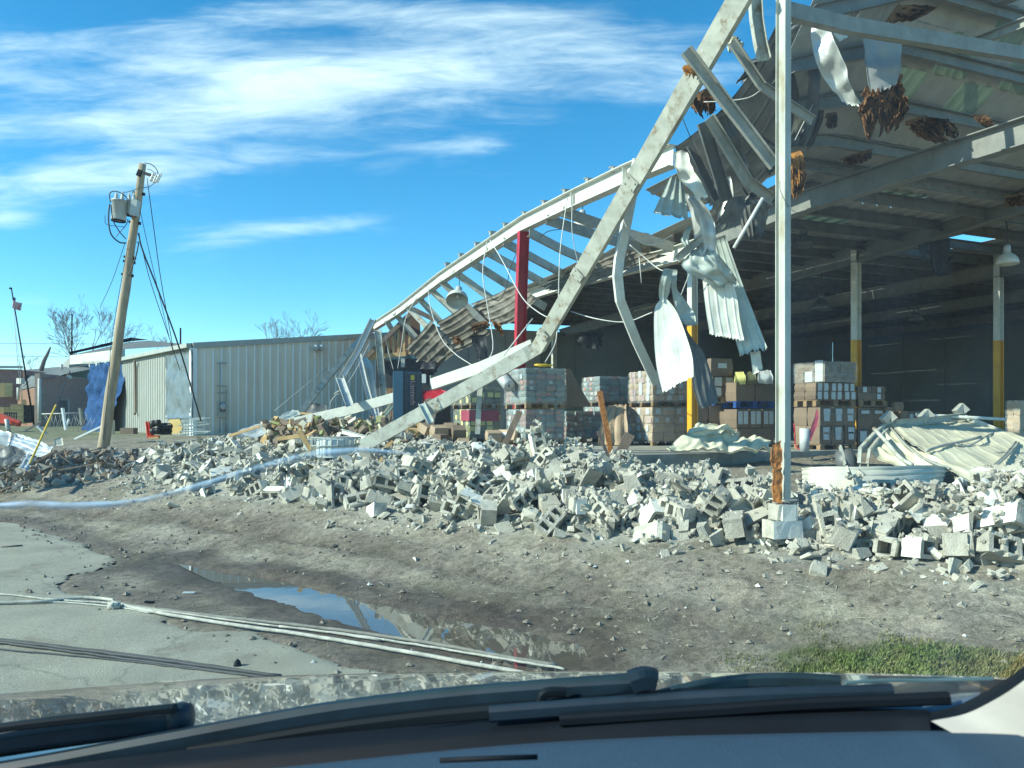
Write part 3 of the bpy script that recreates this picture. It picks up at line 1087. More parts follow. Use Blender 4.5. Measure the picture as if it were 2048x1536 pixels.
    # eave girt running right from the corner column
    mb = MB()
    mb.channel([on_t(1582, 18, 0.02), on_t(1700, 47, 0.02), on_t(2048, 105, 0.02), on_t(2200, 128, 0.02)], 0.15, 0.09, 0.01, flip=-1)
    mb.build('eave_girt', mat('girt_steel', (.27, .275, .24), .55, 0, .2, 5, .1, 30, col2=(.16, .12, .09), c2scale=3, c2lo=.55, c2hi=.75), WH)
    # columns
    c = on_t(1566, 1000, 0.0)
    mb = MB()
    zb = c.z
    mb.prism([V((c.x, c.y, zb)), V((c.x, c.y, 3.4)), V((c.x + 0.006, c.y, 6.6))],
             [(x * .78, y * .78) for x, y in [(-.046, -.085), (.046, -.085), (.046, -.073), (.006, -.073), (.006, .073), (.046, .073), (.046, .085), (-.046, .085), (-.046, .073), (-.006, .073), (-.006, -.073), (-.046, -.073)]], up=B)
    for z in (zb + 0.006,):
        mb.box((c.x, c.y, z), (0.16, 0.22, 0.012), (A, B, UP))
    mb.build('column', mat('column_steel', (0.48, 0.49, 0.43), 0.5, 0, 0.2, 5, 0.1, 30, col2=(0.26, 0.20, 0.09), c2scale=4.2, c2lo=0.52, c2hi=0.74, stretch=(1, 1, 0.35)), WH)
    # red column under the front rafter
    q = on_s(1047, 470, S0)
    top = V((q.x, q.y, on_s(1047, 463, S0).z))
    mb = MB()
    mb.ibeam([V((on_s(1036, 700, S0).x, on_s(1036, 700, S0).y, 1.15)), on_s(1042, 600, S0), top], 0.22, 0.15, 0.012, 0.009, up=A)
    o = mb.build('column', M_RED, WH)
    o['label'] = 'red column under the front rafter'
    for px, yt, s, ytr in ((1385, 520, 3.25, 650), (1712, 500, 7.2, 680), (1997, 470, 11.0, 681), (1108, 660, 5.5, 690)):
        b = on_s(px, ytr, s)
        x, y, ztr = b.x, b.y, b.z
        ztop = on_s(px, yt, s).z if px != 1108 else 4.9
        mb = MB()
        mb.ibeam([V((x, y, ztr)), V((x, y, ztop))], 0.14, 0.14, 0.012, 0.01, up=A)
        col = mb.build('column', M_STEELW, WH)
        mb = MB()
        mb.ibeam([V((x, y, 1.15)), V((x, y, ztr))], 0.143, 0.143, 0.013, 0.012, up=A)
        mb.build('column_base', M_YELLOW if px != 1108 else M_STEEL, col)
    # purlins of the open bay, their far ends dropped
    open_purlins = [((1094, 445), (1284, 502), 3.1), ((1125, 429), (1347, 499), 3.1), ((1059, 470), (1178, 526), 3.0), ((1008, 489), (1129, 552), 3.0), ((973, 508), (1094, 572), 2.9),
                    ((941, 528), (1092, 618), 3.0), ((906, 547), (1021, 629), 2.4), ((881, 566), (976, 657), 2.2), ((859, 582), (962, 679), 2.3), ((836, 600), (918, 688), 2.2),
                    ((813, 616), (901, 710), 2.2), ((789, 631), (853, 701), 2.0), ((773, 645), (828, 736), 2.0)]
    for (a, b, s) in open_purlins:
        p, q = on_s(a[0], a[1] - 2, S0 - .05), on_s(b[0], b[1], s)
        mb = MB()
        mid = p.lerp(q, 0.55) + V((0, 0, random.uniform(-0.03, 0.03)))
        mb.channel([p + UP * 0.05, mid + UP * 0.05, q + UP * 0.05], 0.19, 0.065, 0.007, flip=random.choice((-1, 1)))
        mb.build('purlin', M_PURLIN if random.random() < .4 else M_STEEL, WH)
    # cleats on the rafter, standing proud along its top
    for x, y in ((1052, 430), (1092, 408), (1134, 386), (1180, 364), (1231, 342), (1290, 322), (1013, 452), (985, 468), (955, 490), (923, 512), (895, 530)):
        p = on_s(x, y, S0 + 0.03)
        mb = MB()
        mb.box(p + UP * 0.01, (0.09, 0.14, 0.10), (B, A, UP))
        mb.box(p + UP * 0.07 + B * 0.05, (0.10, 0.16, 0.012), (B, A, UP))
        mb.build('purlin_cleat', M_PURLIN, WH)
    # roofed bays
    t = -1.15
    t = 3.1
    while t < 19.6:
        zz = roof_z(t) - 0.13
        s0 = 3.2
        mb = MB()
        pts = []
        for k in range(9):
            s = s0 + (20.2 - s0) * k / 8
            pts.append(loc(s, t, zz + 0.035 * mnoise.noise(V((s, t, 2.0)))))
        mb.channel(pts, 0.18, 0.065, 0.008)
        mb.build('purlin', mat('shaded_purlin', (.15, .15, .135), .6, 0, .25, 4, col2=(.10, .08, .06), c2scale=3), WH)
        t += 0.86
    # roof panels: one shared ribbed mesh per kind
    def panel(name, m, y0=-0.755, y1=0.755):
        mb = MB()
        sheet([(V((-0.475, y0, 0)), V((0.475, y0, 0))), (V((-0.475, y1, 0)), V((0.475, y1, 0)))], nu=18, nv=2, ribs=3, rib=0.035, wrinkle=0.0, thick=0.004, mb=mb, smooth=False)
        return mb.build(name, m, data_only=True, origin=(0, 0, 0))
    me_p, me_s, me_h = panel('roof_panel', M_VINYL), panel('skylight', M_SKYL, -.4, .28), panel('roof_panel', M_VINYL, .29, .755)
    me_h2 = panel('roof_panel', M_VINYL, -.755, -.41)
    sky_spots = []
    for x, y in ((1910, 137), (1825, 168), (2030, 162), (1970, 195), (2046, 85), (1720, 412), (1785, 395), (1672, 432), (1620, 560), (1690, 552)):
        z = 5.5
        for _ in range(4):
            p = on_z(x, y, z)
            z = roof_z(st(p)[1]) - 0.02
        sky_spots.append(st(p))
    holes = []
    for x, y in ((1990, 468), (1965, 472), (1700, 8), (1715, 2)):
        z = 5.5
        for _ in range(4):
            p = on_z(x, y, z)
            z = roof_z(st(p)[1])
        holes.append(st(p))
    yaw = Quaternion((0, 0, 1), math.atan2(A.y, A.x))
    org = V(WLOC[WH.name])
    for i in range(21):
        for j in range(15):
            s, t = 0.5 + i * 0.953, -1.2 + j * 1.51
            if s < 3.1 and t > 6.3:
                continue
            if s < 1.6 or t < 3.0:
                continue
            if any(abs(s - hs) < 0.48 and abs(t - ht) < 0.76 for hs, ht in holes[:2]):
                continue
            sl = any(abs(s - a) < 0.48 and abs(t - b) < 0.76 for a, b in sky_spots)
            pitch = math.atan2(roof_z(t + .75) - roof_z(t - .75), 1.5)
            q = yaw @ Quaternion((1, 0, 0), pitch) @ Quaternion((0, 1, 0), random.uniform(-.006, .006))
            if 3.1 < s < 4.0 and t > 3 and random.random() < .5:
                q = q @ Quaternion((0, 1, 0), random.uniform(-.12, .1)) @ Quaternion((1, 0, 0), random.uniform(-.05, .05))
            lift = max(0.0, 3.2 - s) * .33
            if lift:
                q = q @ Quaternion((0, 1, 0), .32)
            put('skylight' if sl else 'roof_panel', me_s if sl else me_p, loc(s, t, roof_z(t) + lift + random.uniform(-.006, .006)) - org, q, WH)
            if sl:
                for mm in (me_h, me_h2):
                    put('roof_panel', mm, loc(s, t, roof_z(t)) - org, q, WH)


build_warehouse()


# ------------------------------------------------------------------ fallen and bent steel (each a thing of its own)
def one(name, label, cat, mb, m, group=None):
    return tag(mb.build(name, m), label, cat, group)


def build_steel():
    bentup = V((-0.55, 0.1, 0.83))
    # the long bent eave beam, crossing in front of everything
    mb = MB()
    k0, k1, k2 = at(1496, -40, 7.25), at(1066, 702, 12.1), at(722, 893, 12.9)
    path = [k0, k0.lerp(k1, .33) + V((0.02, 0, 0.02)), k0.lerp(k1, .66) + V((0.03, 0, 0.02)), k1 + V((0.06, 0, 0.05)), k1 + V((-0.12, 0, -0.05)), k1.lerp(k2, .5), k2]
    mb.channel(path, 0.225, 0.10, 0.012, up=bentup, flip=1)
    for (a_, b_, fs) in ((k0, k1, (.16, .42, .70, .93)), (k1, k2, (.12, .55))):
        dd = (b_ - a_).normalized()
        sd = dd.cross(bentup).normalized()
        uu = sd.cross(dd).normalized()
        for f in fs:
            c_ = a_.lerp(b_, f)
            mb.box(c_ - sd * .004, (.15, .02, .20), (dd, sd, uu))
            for q in (-.05, .05):
                for r_ in (-.06, .06):
                    mb.box(c_ + dd * q + uu * r_ - sd * .016, (.022, .02, .022), (dd, sd, uu))
    one('bent_beam', 'long bent eave beam kinked above the pallets, leaning from the corner column down into the rubble', 'steel beam', mb, M_STEEL)
    mb = MB()
    mb.channel([at(1064, 690, 12.6), at(960, 735, 13.0), at(862, 768, 13.6)], 0.20, 0.10, 0.012, flip=1)
    one('broken_beam', 'pale beam stub with a broken end just right of the blue machine', 'steel beam', mb, M_STEELW)
    mb = MB()
    mb.channel([at(798, 792, 19.2), at(690, 822, 19.6), at(577, 847, 20.0)], 0.25, 0.11, 0.012, flip=1)
    mb.box(at(572, 851, 20.0), (0.02, 0.28, 0.34), (V((.9, 0, .3)).normalized(), V((0, 1, 0)), V((-.3, 0, .9)).normalized()))
    one('fallen_beam', 'pale beam lying behind the blue machine with an end plate at its left tip', 'steel beam', mb, M_STEELW)
    mb = MB()
    mb.ibeam([on_s(742, 657, S0), at(700, 702, 23.6), at(648, 765, 22.2), at(598, 830, 21.2)], 0.27, 0.16, up=V((-.78, -.5, .38)).cross(at(598, 830, 21.2) - on_s(742, 657, S0)).normalized())
    one('fallen_rafter', 'rafter end sloping down to the ground in front of the grey ribbed wall', 'steel beam', mb, M_STEEL)
    # galvanised uprights and strips near the left end
    def strip(name, label, pts, w, d, m=M_GALV, cat='metal strip', flip=1, ang=(1, 0, 0)):
        mb = MB()
        mb.channel([at(*p) for p in pts], w, w * 0.5, 0.006, up=V(ang), flip=flip)
        one(name, label, cat, mb, m)
    strip('wall_girt', 'shiny galvanised girt hanging from the left end of the front rafter', [(747, 640, 21.0), (716, 705, 20.5), (684, 758, 20.0)], 0.17, 0)
    strip('wall_girt', 'short twisted galvanised girt resting on the fallen beam', [(679, 756, 20.0), (690, 785, 19.4), (700, 812, 19.1)], 0.20, 0)
    strip('wall_girt', 'long thin galvanised girt leaning towards the blue machine', [(716, 700, 21.6), (732, 770, 20.8), (752, 842, 20.2)], 0.13, 0)
    strip('wall_girt', 'crumpled galvanised girt hanging beside the timber gable', [(727, 716, 22.2), (741, 735, 22.0), (748, 790, 21.8), (757, 850, 21.4)], 0.16, 0)
    strip('steel_post', 'pale grey steel post standing in front of the timber gable', [(756, 660, 23.0), (765, 760, 22.4), (776, 872, 21.8)], 0.2, 0, M_STEEL, 'post')
    strip('steel_post', 'upright post between the beam and the olive cartons', [(962, 752, 12.7), (958, 800, 12.6), (955, 868, 12.6)], 0.085, 0, M_STEEL, 'post', flip=-1)
    strip('sheet_strip', 'cream bent channel lying against the left foot of the blue machine', [(786, 812, 19.0), (764, 838, 18.6), (750, 862, 18.2), (748, 878, 18.0)], 0.12, 0, M_CREAM)
    strip('sheet_strip', 'folded pale strip hanging under the bent beam beside the blue machine', [(843, 808, 12.6), (852, 826, 12.5), (862, 846, 12.4)], 0.11, 0, M_SHEETP)
    strip('sheet_strip', 'long white strip lying on the debris right of the wire tote cage', [(684, 862, 17.0), (720, 872, 16.6), (770, 886, 16.0)], 0.10, 0, M_SHEETW, ang=(0, 0, 1))
    # the bent vertical wall girt in the middle
    mb = MB()
    mb.channel([at(1278, 318, 9.9), at(1264, 400, 10.0), at(1240, 520, 10.1), at(1237, 552, 10.1), at(1242, 602, 10.2), at(1275, 685, 10.6), at(1314, 768, 11.0)], 0.125, 0.07, 0.007, up=V((1, .3, 0)), flip=-1)
    one('hanging_girt', 'pale kinked girt hanging between the bent beam and the white ribbed sheet', 'steel member', mb, M_STEELW)
    # torn purlins dangling at the broken corner
    dang = [
        ('long straight purlin slanting from the bent beam to the corner column', [(1370, 102, 7.7), (1420, 168, 7.8), (1480, 245, 7.9), (1547, 332, 8.0)], 0.125, M_PURLIN, (0.6, 0, 0.8)),
        ('bent purlin hanging below the tuft of torn insulation', [(1417, 236, 8.6), (1490, 358, 8.95), (1494, 363, 8.97), (1545, 400, 9.3)], 0.125, M_PURLIN, (0.7, 0, 0.7)),
        ('purlin with a frayed top end at the head of the torn roof', [(1463, 85, 8.2), (1520, 170, 8.3), (1524, 174, 8.3), (1624, 242, 8.5)], 0.10, M_PURLIN, (0.7, 0, 0.7)),
        ('dark upright purlin hanging inside the torn roof deck', [(1405, 245, 9.0), (1452, 402, 9.3)], 0.15, M_GALVD, (1, 0, 0.2)),
        ('dark purlin hanging just right of the white curled flap', [(1380, 290, 9.3), (1434, 400, 9.4)], 0.11, M_GALVD, (1, 0, 0.2)),
        ('dark flanged strut crossing over the crumpled pale sheet', [(1353, 519, 9.9), (1390, 487, 9.8), (1440, 452, 9.7), (1475, 420, 9.6)], 0.10, M_PURLIN, (-0.5, 0, 0.8)),
        ('channel hanging free from the top edge between beam and column', [(1506, -30, 7.9), (1510, 40, 7.9), (1518, 90, 7.9), (1526, 122, 7.9)], 0.135, M_STEEL, (1, .2, 0)),
    ]
    for label, pts, w, m, up in dang:
        mb = MB()
        mb.channel([at(*p) for p in pts], w, w * .45, 0.007, up=V(up), flip=1)
        one('hanging_purlin', label, 'steel member', mb, m, 'purlins torn loose at the broken corner')
    mb = MB()
    mb.tube([at(1526, 396, 8.4), at(1468, 496, 8.5)], 0.02, 7)
    one('white_rod', 'straight white rod hanging left of the corner column', 'rod', mb, M_WIRE)
    mb = MB()
    mb.tube([at(1700, 55, 8.6), at(1738, -10, 8.6)], 0.018, 6)
    one('white_rod', 'short white rod sticking up behind the eave girt', 'rod', mb, M_WIRE)


build_steel()


# ------------------------------------------------------------------ torn roof sheets
def build_sheets():
    G = 'torn roof sheets hanging at the broken corner'

    def S(label, rows, m, name='roof_sheet', cat='roof sheet', group=G, **kw):
        mb = sheet([(at(*r[0]), at(*r[1])) for r in rows], **kw)
        return one(name, label, cat, mb, m, group)
    # the big dark slab of roof deck
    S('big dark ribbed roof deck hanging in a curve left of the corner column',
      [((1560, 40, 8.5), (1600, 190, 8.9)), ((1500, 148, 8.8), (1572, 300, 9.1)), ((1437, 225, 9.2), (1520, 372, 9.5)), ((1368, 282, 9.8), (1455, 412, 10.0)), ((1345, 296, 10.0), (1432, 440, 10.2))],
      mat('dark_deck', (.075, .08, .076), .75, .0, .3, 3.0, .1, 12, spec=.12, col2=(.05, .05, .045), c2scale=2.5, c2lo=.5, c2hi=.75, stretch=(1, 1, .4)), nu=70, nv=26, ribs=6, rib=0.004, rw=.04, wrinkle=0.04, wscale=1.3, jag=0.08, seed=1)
    S('dark curled roof deck edge standing behind the top of the corner column',
      [((1478, 165, 9.3), (1500, 120, 9.2)), ((1500, 150, 9.2), (1545, 80, 9.0)), ((1560, 110, 9.0), (1610, 20, 8.8)), ((1625, 110, 9.0), (1660, 10, 8.8))],
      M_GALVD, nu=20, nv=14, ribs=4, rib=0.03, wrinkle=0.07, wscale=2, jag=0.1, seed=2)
    S('dark ribbed deck strip curling down right behind the corner column',
      [((1600, 90, 9.4), (1640, 60, 9.3)), ((1607, 170, 9.5), (1652, 160, 9.4)), ((1612, 240, 9.7), (1640, 250, 9.6)), ((1590, 300, 10), (1612, 312, 10))],
      M_GALVD, nu=14, nv=16, ribs=3, rib=0.03, wrinkle=0.04, jag=0.15, seed=3)
    S('bright white deck piece caught behind the corner column',
      [((1572, 205, 9.6), (1612, 178, 9.5)), ((1572, 250, 9.7), (1608, 225, 9.6)), ((1575, 290, 9.8), (1592, 262, 9.8))],
      M_SHEETW, nu=12, nv=10, ribs=3, rib=0.02, wrinkle=0.02, jag=0.2, seed=4)
    S('white curled flap at the right end of the front rafter',
      [((1350, 297, 9.3), (1376, 300, 9.3)), ((1353, 335, 9.2), (1386, 336, 9.2)), ((1366, 362, 9.2), (1404, 366, 9.2)), ((1384, 382, 9.2), (1414, 385, 9.2)), ((1398, 402, 9.2), (1416, 396, 9.2))],
      M_SHEETW, nu=10, nv=20, ribs=0, wrinkle=0.06, wscale=4, jag=0.12, seed=5)
    S('small shiny ribbed sheet hanging under the right end of the front rafter',
      [((1340, 352, 9.6), (1364, 358, 9.6)), ((1322, 392, 9.5), (1372, 402, 9.5)), ((1306, 427, 9.4), (1378, 440, 9.4))],
      M_SHEETP, nu=16, nv=8, ribs=3, rib=0.025, wrinkle=0.02, jag=0.04, seed=6)
    S('long narrow grey sheet folded below the white curled flap',
      [((1366, 385, 9.7), (1394, 392, 9.6)), ((1380, 430, 9.7), (1420, 425, 9.6)), ((1388, 480, 9.8), (1432, 470, 9.6)), ((1392, 520, 9.8), (1428, 520, 9.7))],
      M_GALV, nu=12, nv=16, ribs=1, rib=0.05, wrinkle=0.06, wscale=3, jag=0.2, seed=7)
    S('big bright white ribbed sheet hanging over the pallets',
      [((1322, 598, 10.3), (1334, 598, 10.3)), ((1309, 618, 10.3), (1352, 622, 10.25)), ((1308, 678, 10.2), (1371, 668, 10.1)), ((1313, 735, 10.1), (1385, 715, 9.95)), ((1326, 788, 10.0), (1387, 756, 9.85))],
      M_SHEETW, nu=44, nv=20, ribs=4, rib=0.009, rw=.05, wrinkle=0.02, wscale=2.5, jag=0.03, seed=8)
    S('pale twisted strip at the top of the big white ribbed sheet',
      [((1328, 536, 10.2), (1347, 538, 10.2)), ((1320, 560, 10.2), (1342, 562, 10.2)), ((1318, 592, 10.3), (1337, 590, 10.3)), ((1323, 606, 10.3), (1330, 604, 10.3))],
      M_SHEETP, nu=8, nv=14, ribs=1, rib=0.03, wrinkle=0.03, seed=9)
    S('thin pale blue strip ending in a point beside the yellow column',
      [((1340, 538, 10.4), (1354, 540, 10.4)), ((1343, 575, 10.4), (1354, 574, 10.4)), ((1352, 612, 10.4), (1372, 600, 10.4)), ((1362, 640, 10.4), (1389, 626, 10.4)), ((1376, 652, 10.4), (1391, 650, 10.4))],
      M_SHEETP, nu=8, nv=16, ribs=0, wrinkle=0.05, wscale=4, seed=10)
    S('dark ribbed sheet hanging right of the big white ribbed sheet',
      [((1360, 640, 10.6), (1378, 668, 10.6)), ((1376, 700, 10.5), (1412, 712, 10.6)), ((1386, 760, 10.4), (1426, 760, 10.5)), ((1397, 806, 10.3), (1437, 800, 10.4)), ((1404, 818, 10.3), (1437, 806, 10.4))],
      M_GALVD, nu=20, nv=18, ribs=3, rib=0.025, wrinkle=0.03, jag=0.06, seed=11)
    S('pale ribbed sheet hanging below the crumpled pale sheet',
      [((1404, 545, 10.0), (1465, 560, 9.9)), ((1406, 575, 10.0), (1474, 595, 9.9)), ((1412, 625, 10.0), (1480, 640, 9.9)), ((1420, 672, 10.0), (1489, 684, 9.9))],
      M_SHEETW, nu=44, nv=14, ribs=4, rib=0.013, rw=.07, wrinkle=0.02, jag=0.04, seed=12)
    S('grey ribbed sheet with rusty lower edge behind the pale ribbed sheet',
      [((1424, 478, 10.3), (1450, 470, 10.2)), ((1442, 560, 10.3), (1482, 560, 10.2)), ((1460, 640, 10.2), (1510, 632, 10.1)), ((1481, 715, 10.1), (1537, 702, 10.0))],
      M_SHEETP, nu=30, nv=20, ribs=3, rib=0.016, wrinkle=0.025, jag=0.05, seed=13)
    S('small torn tail hanging from the rusty edged grey sheet',
      [((1500, 704, 10.2), (1520, 702, 10.2)), ((1504, 730, 10.2), (1523, 724, 10.2)), ((1507, 753, 10.2), (1526, 738, 10.2))],
      M_SHEETW, nu=8, nv=8, ribs=1, rib=0.02, wrinkle=0.02, jag=0.1, seed=14)
    S('crumpled pale sheet bunched under the dark flanged strut',
      [((1383, 503, 9.9), (1402, 494, 9.8)), ((1362, 530, 9.8), (1432, 506, 9.7)), ((1400, 560, 9.8), (1462, 540, 9.7)), ((1446, 575, 9.9), (1480, 578, 9.8))],
      M_SHEETP, nu=16, nv=16, ribs=2, rib=0.04, wrinkle=0.10, wscale=3.2, jag=0.1, seed=15)
    S('dark ribbed sheet hanging left of the white rod',
      [((1466, 352, 9.9), (1512, 372, 9.8)), ((1476, 420, 9.9), (1516, 425, 9.8)), ((1489, 482, 9.9), (1522, 482, 9.8))],
      M_GALVD, nu=24, nv=12, ribs=4, rib=0.025, wrinkle=0.03, jag=0.1, seed=16)
    S('narrow grey sheet hanging at the middle of the broken corner',
      [((1440, 360, 9.6), (1462, 350, 9.6)), ((1448, 400, 9.7), (1466, 395, 9.6)), ((1432, 440, 9.7), (1450, 448, 9.7))],
      M_GALV, nu=8, nv=10, ribs=1, wrinkle=0.05, jag=0.2, seed=17)
    S('bright twisted galvanised strip hanging right of the corner column',
      [((1620, 20, 8.1), (1648, 28, 8.0)), ((1622, 85, 8.1), (1668, 80, 7.95)), ((1634, 130, 8.1), (1690, 132, 7.95)), ((1655, 172, 8.1), (1698, 165, 8.0)), ((1690, 214, 8.2), (1722, 216, 8.1))],
      M_GALV, nu=16, nv=24, ribs=0, wrinkle=0.10, wscale=2.6, jag=0.05, seed=18)
    S('white rounded flap hanging behind the eave girt',
      [((1632, -30, 8.6), (1698, -30, 8.5)), ((1645, 20, 8.5), (1700, 20, 8.4)), ((1660, 55, 8.4), (1700, 50, 8.4)), ((1680, 82, 8.4), (1696, 74, 8.4))],
      M_SHEETW, nu=12, nv=14, ribs=1, rib=0.04, wrinkle=0.05, wscale=2, seed=19)
    S('grey vinyl ceiling sheet hanging with a ragged hem', [((1727, 55, 8.6), (1808, 45, 8.6)), ((1732, 110, 8.55), (1806, 110, 8.55)), ((1735, 160, 8.5), (1803, 145, 8.5)), ((1742, 192, 8.5), (1790, 178, 8.5))],
      mat('hanging_vinyl', (.33, .33, .31), .6, 0, .1, 2), name='ceiling_sheet', cat='ceiling sheet', nu=16, nv=14, ribs=0, wrinkle=0.05, jag=0.15, seed=20, group='torn ceiling lining')
    for k, (lab, rows, m_) in enumerate((
        ('thin crumpled dark strip beside the white curled flap', [((1412, 300, 9.1), (1424, 296, 9.1)), ((1424, 345, 9.2), (1440, 340, 9.2)), ((1430, 392, 9.3), (1446, 396, 9.3))], M_GALVD),
        ('grey deck scrap bent over above the dark flanged strut', [((1452, 398, 9.3), (1498, 388, 9.3)), ((1446, 425, 9.4), (1484, 428, 9.3)), ((1428, 452, 9.5), (1462, 462, 9.4))], M_GALVD),
        ('small pale scrap dangling left of the long narrow grey sheet', [((1376, 452, 9.6), (1386, 448, 9.6)), ((1364, 476, 9.6), (1380, 470, 9.6)), ((1372, 500, 9.6), (1378, 492, 9.6))], M_SHEETP),
        ('dark deck scrap hanging behind the straight white rod', [((1500, 398, 9.6), (1532, 396, 9.6)), ((1506, 440, 9.7), (1536, 436, 9.7)), ((1516, 476, 9.7), (1530, 470, 9.7))], M_GALVD),
        ('narrow dark strip twisted behind the bent purlin', [((1440, 236, 9.0), (1462, 226, 9.0)), ((1462, 296, 9.2), (1486, 300, 9.2)), ((1496, 352, 9.4), (1512, 372, 9.4))], M_GALVD),
        ('dark curled sheet standing above the big dark deck', [((1476, 168, 8.9), (1504, 118, 8.8)), ((1508, 152, 8.9), (1530, 112, 8.8)), ((1540, 140, 8.9), (1560, 100, 8.8))], M_GALVD),
        ('dark ribbon of deck curling beside the twisted galvanised strip', [((1604, 60, 8.7), (1622, 50, 8.7)), ((1616, 130, 8.8), (1640, 140, 8.8)), ((1612, 220, 9.0), (1634, 236, 9.0)), ((1592, 296, 9.2), (1606, 310, 9.2))], M_GALVD))):
        S(lab, rows, m_, nu=12, nv=16, ribs=2, rib=.02, rw=.1, wrinkle=.06, wscale=3.5, jag=.18, seed=140 + k, side_jag=.15)
    # insulation tatters
    def T(label, rows, m=M_INSUL, **kw):
        d = dict(nu=30, nv=24, ribs=0, wrinkle=0.035, wscale=3.5, jag=0.5, thick=0.05, side_jag=0.22)
        d.update(kw)
        d['thick'] = min(d['thick'] * .45, .03)
        d['nu'] = 30
        return S(label, rows, m, name='insulation_tatter', cat='insulation', group='torn insulation hanging from the roof', **d)
    T('brown insulation hanging under the grey vinyl ceiling sheet', [((1736, 172, 8.55), (1804, 146, 8.55)), ((1727, 225, 8.6), (1812, 215, 8.6)), ((1728, 285, 8.7), (1792, 268, 8.7))], seed=21, nu=20)
    T('bright orange insulation hanging beside the corner column', [((1581, 305, 8.2), (1600, 300, 8.2)), ((1582, 350, 8.2), (1611, 345, 8.2)), ((1584, 402, 8.2), (1600, 402, 8.2))], M_INSULO, seed=22, thick=0.03)
    T('dark brown insulation patch right of the vinyl ceiling sheet', [((1812, 242, 9), (1850, 230, 9)), ((1830, 265, 9), (1900, 248, 9)), ((1882, 290, 9), (1916, 284, 9))], seed=23)
    T('small brown insulation rag far right under the roof', [((1950, 228, 8.7), (1974, 228, 8.7)), ((1972, 254, 8.7), (1990, 260, 8.7))], seed=24)
    T('brown insulation lying on the torn purlin above the eave girt', [((1770, 44, 8.6), (1800, 4, 8.6)), ((1820, 40, 8.6), (1850, 14, 8.6)), ((1860, 24, 8.6), (1876, 16, 8.6))], seed=25)
    T('brown insulation piece under the second rafter', [((1686, 314, 10), (1740, 298, 10)), ((1700, 332, 10), (1740, 324, 10))], seed=26)
    T('rusty insulation at the far right edge under the roof', [((2010, 392, 11), (2048, 385, 11)), ((2018, 415, 11), (2060, 412, 11))], seed=27)
    T('small brown rag hanging near the top of the broken roof', [((1652, 226, 9), (1674, 224, 9)), ((1658, 260, 9), (1672, 256, 9))], seed=28)
    T('orange insulation tuft on the end of the long straight purlin', [((1366, 130, 7.75), (1392, 128, 7.75)), ((1368, 148, 7.75), (1390, 160, 7.75))], M_INSULO, seed=29, thick=0.08)
    T('frayed cream tuft on the tip of the frayed purlin', [((1455, 72, 8.4), (1472, 70, 8.4)), ((1458, 90, 8.4), (1484, 92, 8.4)), ((1462, 108, 8.4), (1480, 106, 8.4))], M_CREAMCLOTH, seed=30, thick=0.08)
    T('dark brown tuft where the torn deck meets the bent beam', [((1383, 190, 8.9), (1420, 172, 8.9)), ((1385, 212, 8.9), (1432, 205, 8.9)), ((1400, 238, 8.9), (1425, 234, 8.9))], seed=31, thick=0.12)
    for i, (lab, r) in enumerate((
        ('brown insulation on the lowest dropped purlin ends left', [((828, 680, 20.5), (860, 690, 20.5)), ((846, 705, 20.5), (880, 712, 20.5)), ((858, 742, 20.5), (878, 738, 20.5))]),
        ('brown insulation on the middle dropped purlin ends', [((905, 672, 19.2), (935, 676, 19.2)), ((912, 692, 19.2), (948, 688, 19.2))]),
        ('brown insulation by the upper dropped purlin ends', [((940, 650, 18.0), (970, 640, 18.0)), ((948, 668, 18.0), (985, 655, 18.0))]))):
        T(lab, r, M_INSUL, seed=33 + i, thick=0.08)
    T('golden insulation tuft hanging left of the red column', [((984, 640, 16.5), (1003, 650, 16.5)), ((992, 662, 16.5), (1008, 675, 16.5))], M_INSULO, seed=37)
    # black membrane
    S('black roofing membrane hanging in rags far inside the roof', [((1846, 485, 13), (1900, 478, 13)), ((1862, 520, 13), (1902, 518, 13)), ((1868, 556, 13), (1904, 552, 13))], M_BLACKCLOTH, name='membrane_rag', cat='roof membrane', group='black membrane rags', nu=14, nv=10, ribs=3, rib=0.06, wrinkle=0.06, jag=0.2, seed=40, side_jag=0.3)
    S('narrow black membrane strip left of the larger rags', [((1836, 488, 13), (1852, 486, 13)), ((1842, 510, 13), (1853, 508, 13)), ((1850, 528, 13), (1855, 526, 13))], M_BLACKCLOTH, name='membrane_rag', cat='roof membrane', group='black membrane rags', nu=6, nv=8, ribs=0, jag=0.2, seed=41)
    S('black membrane rag hanging on the interior wall', [((1158, 665, 22), (1205, 660, 22)), ((1160, 685, 22), (1205, 682, 22)), ((1166, 700, 22), (1206, 698, 22))], M_BLACKCLOTH, name='membrane_rag', cat='roof membrane', group='black membrane rags', nu=14, nv=8, ribs=0, wrinkle=0.1, jag=0.35, seed=42, side_jag=0.3)
    S('black membrane hanging below the dropped purlins', [((940, 672, 18.5), (972, 668, 18.5)), ((950, 695, 18.5), (974, 700, 18.5)), ((958, 724, 18.5), (976, 726, 18.5))], M_BLACKCLOTH, name='membrane_rag', cat='roof membrane', group='black membrane rags', nu=10, nv=10, ribs=0, wrinkle=0.08, jag=0.2, seed=43, side_jag=0.2)
    S('dark round bundle of membrane above the blue machine', [((842, 720, 20.2), (868, 718, 20.2)), ((840, 738, 19.9), (872, 736, 19.9)), ((850, 752, 20.2), (868, 750, 20.2))], M_BLACKCLOTH, name='membrane_rag', cat='roof membrane', group='black membrane rags', nu=10, nv=10, ribs=0, wrinkle=0.08, thick=0.25, seed=44)
    # deck hanging under the dropped purlins
    Gd = 'roof deck pieces on the dropped purlins'
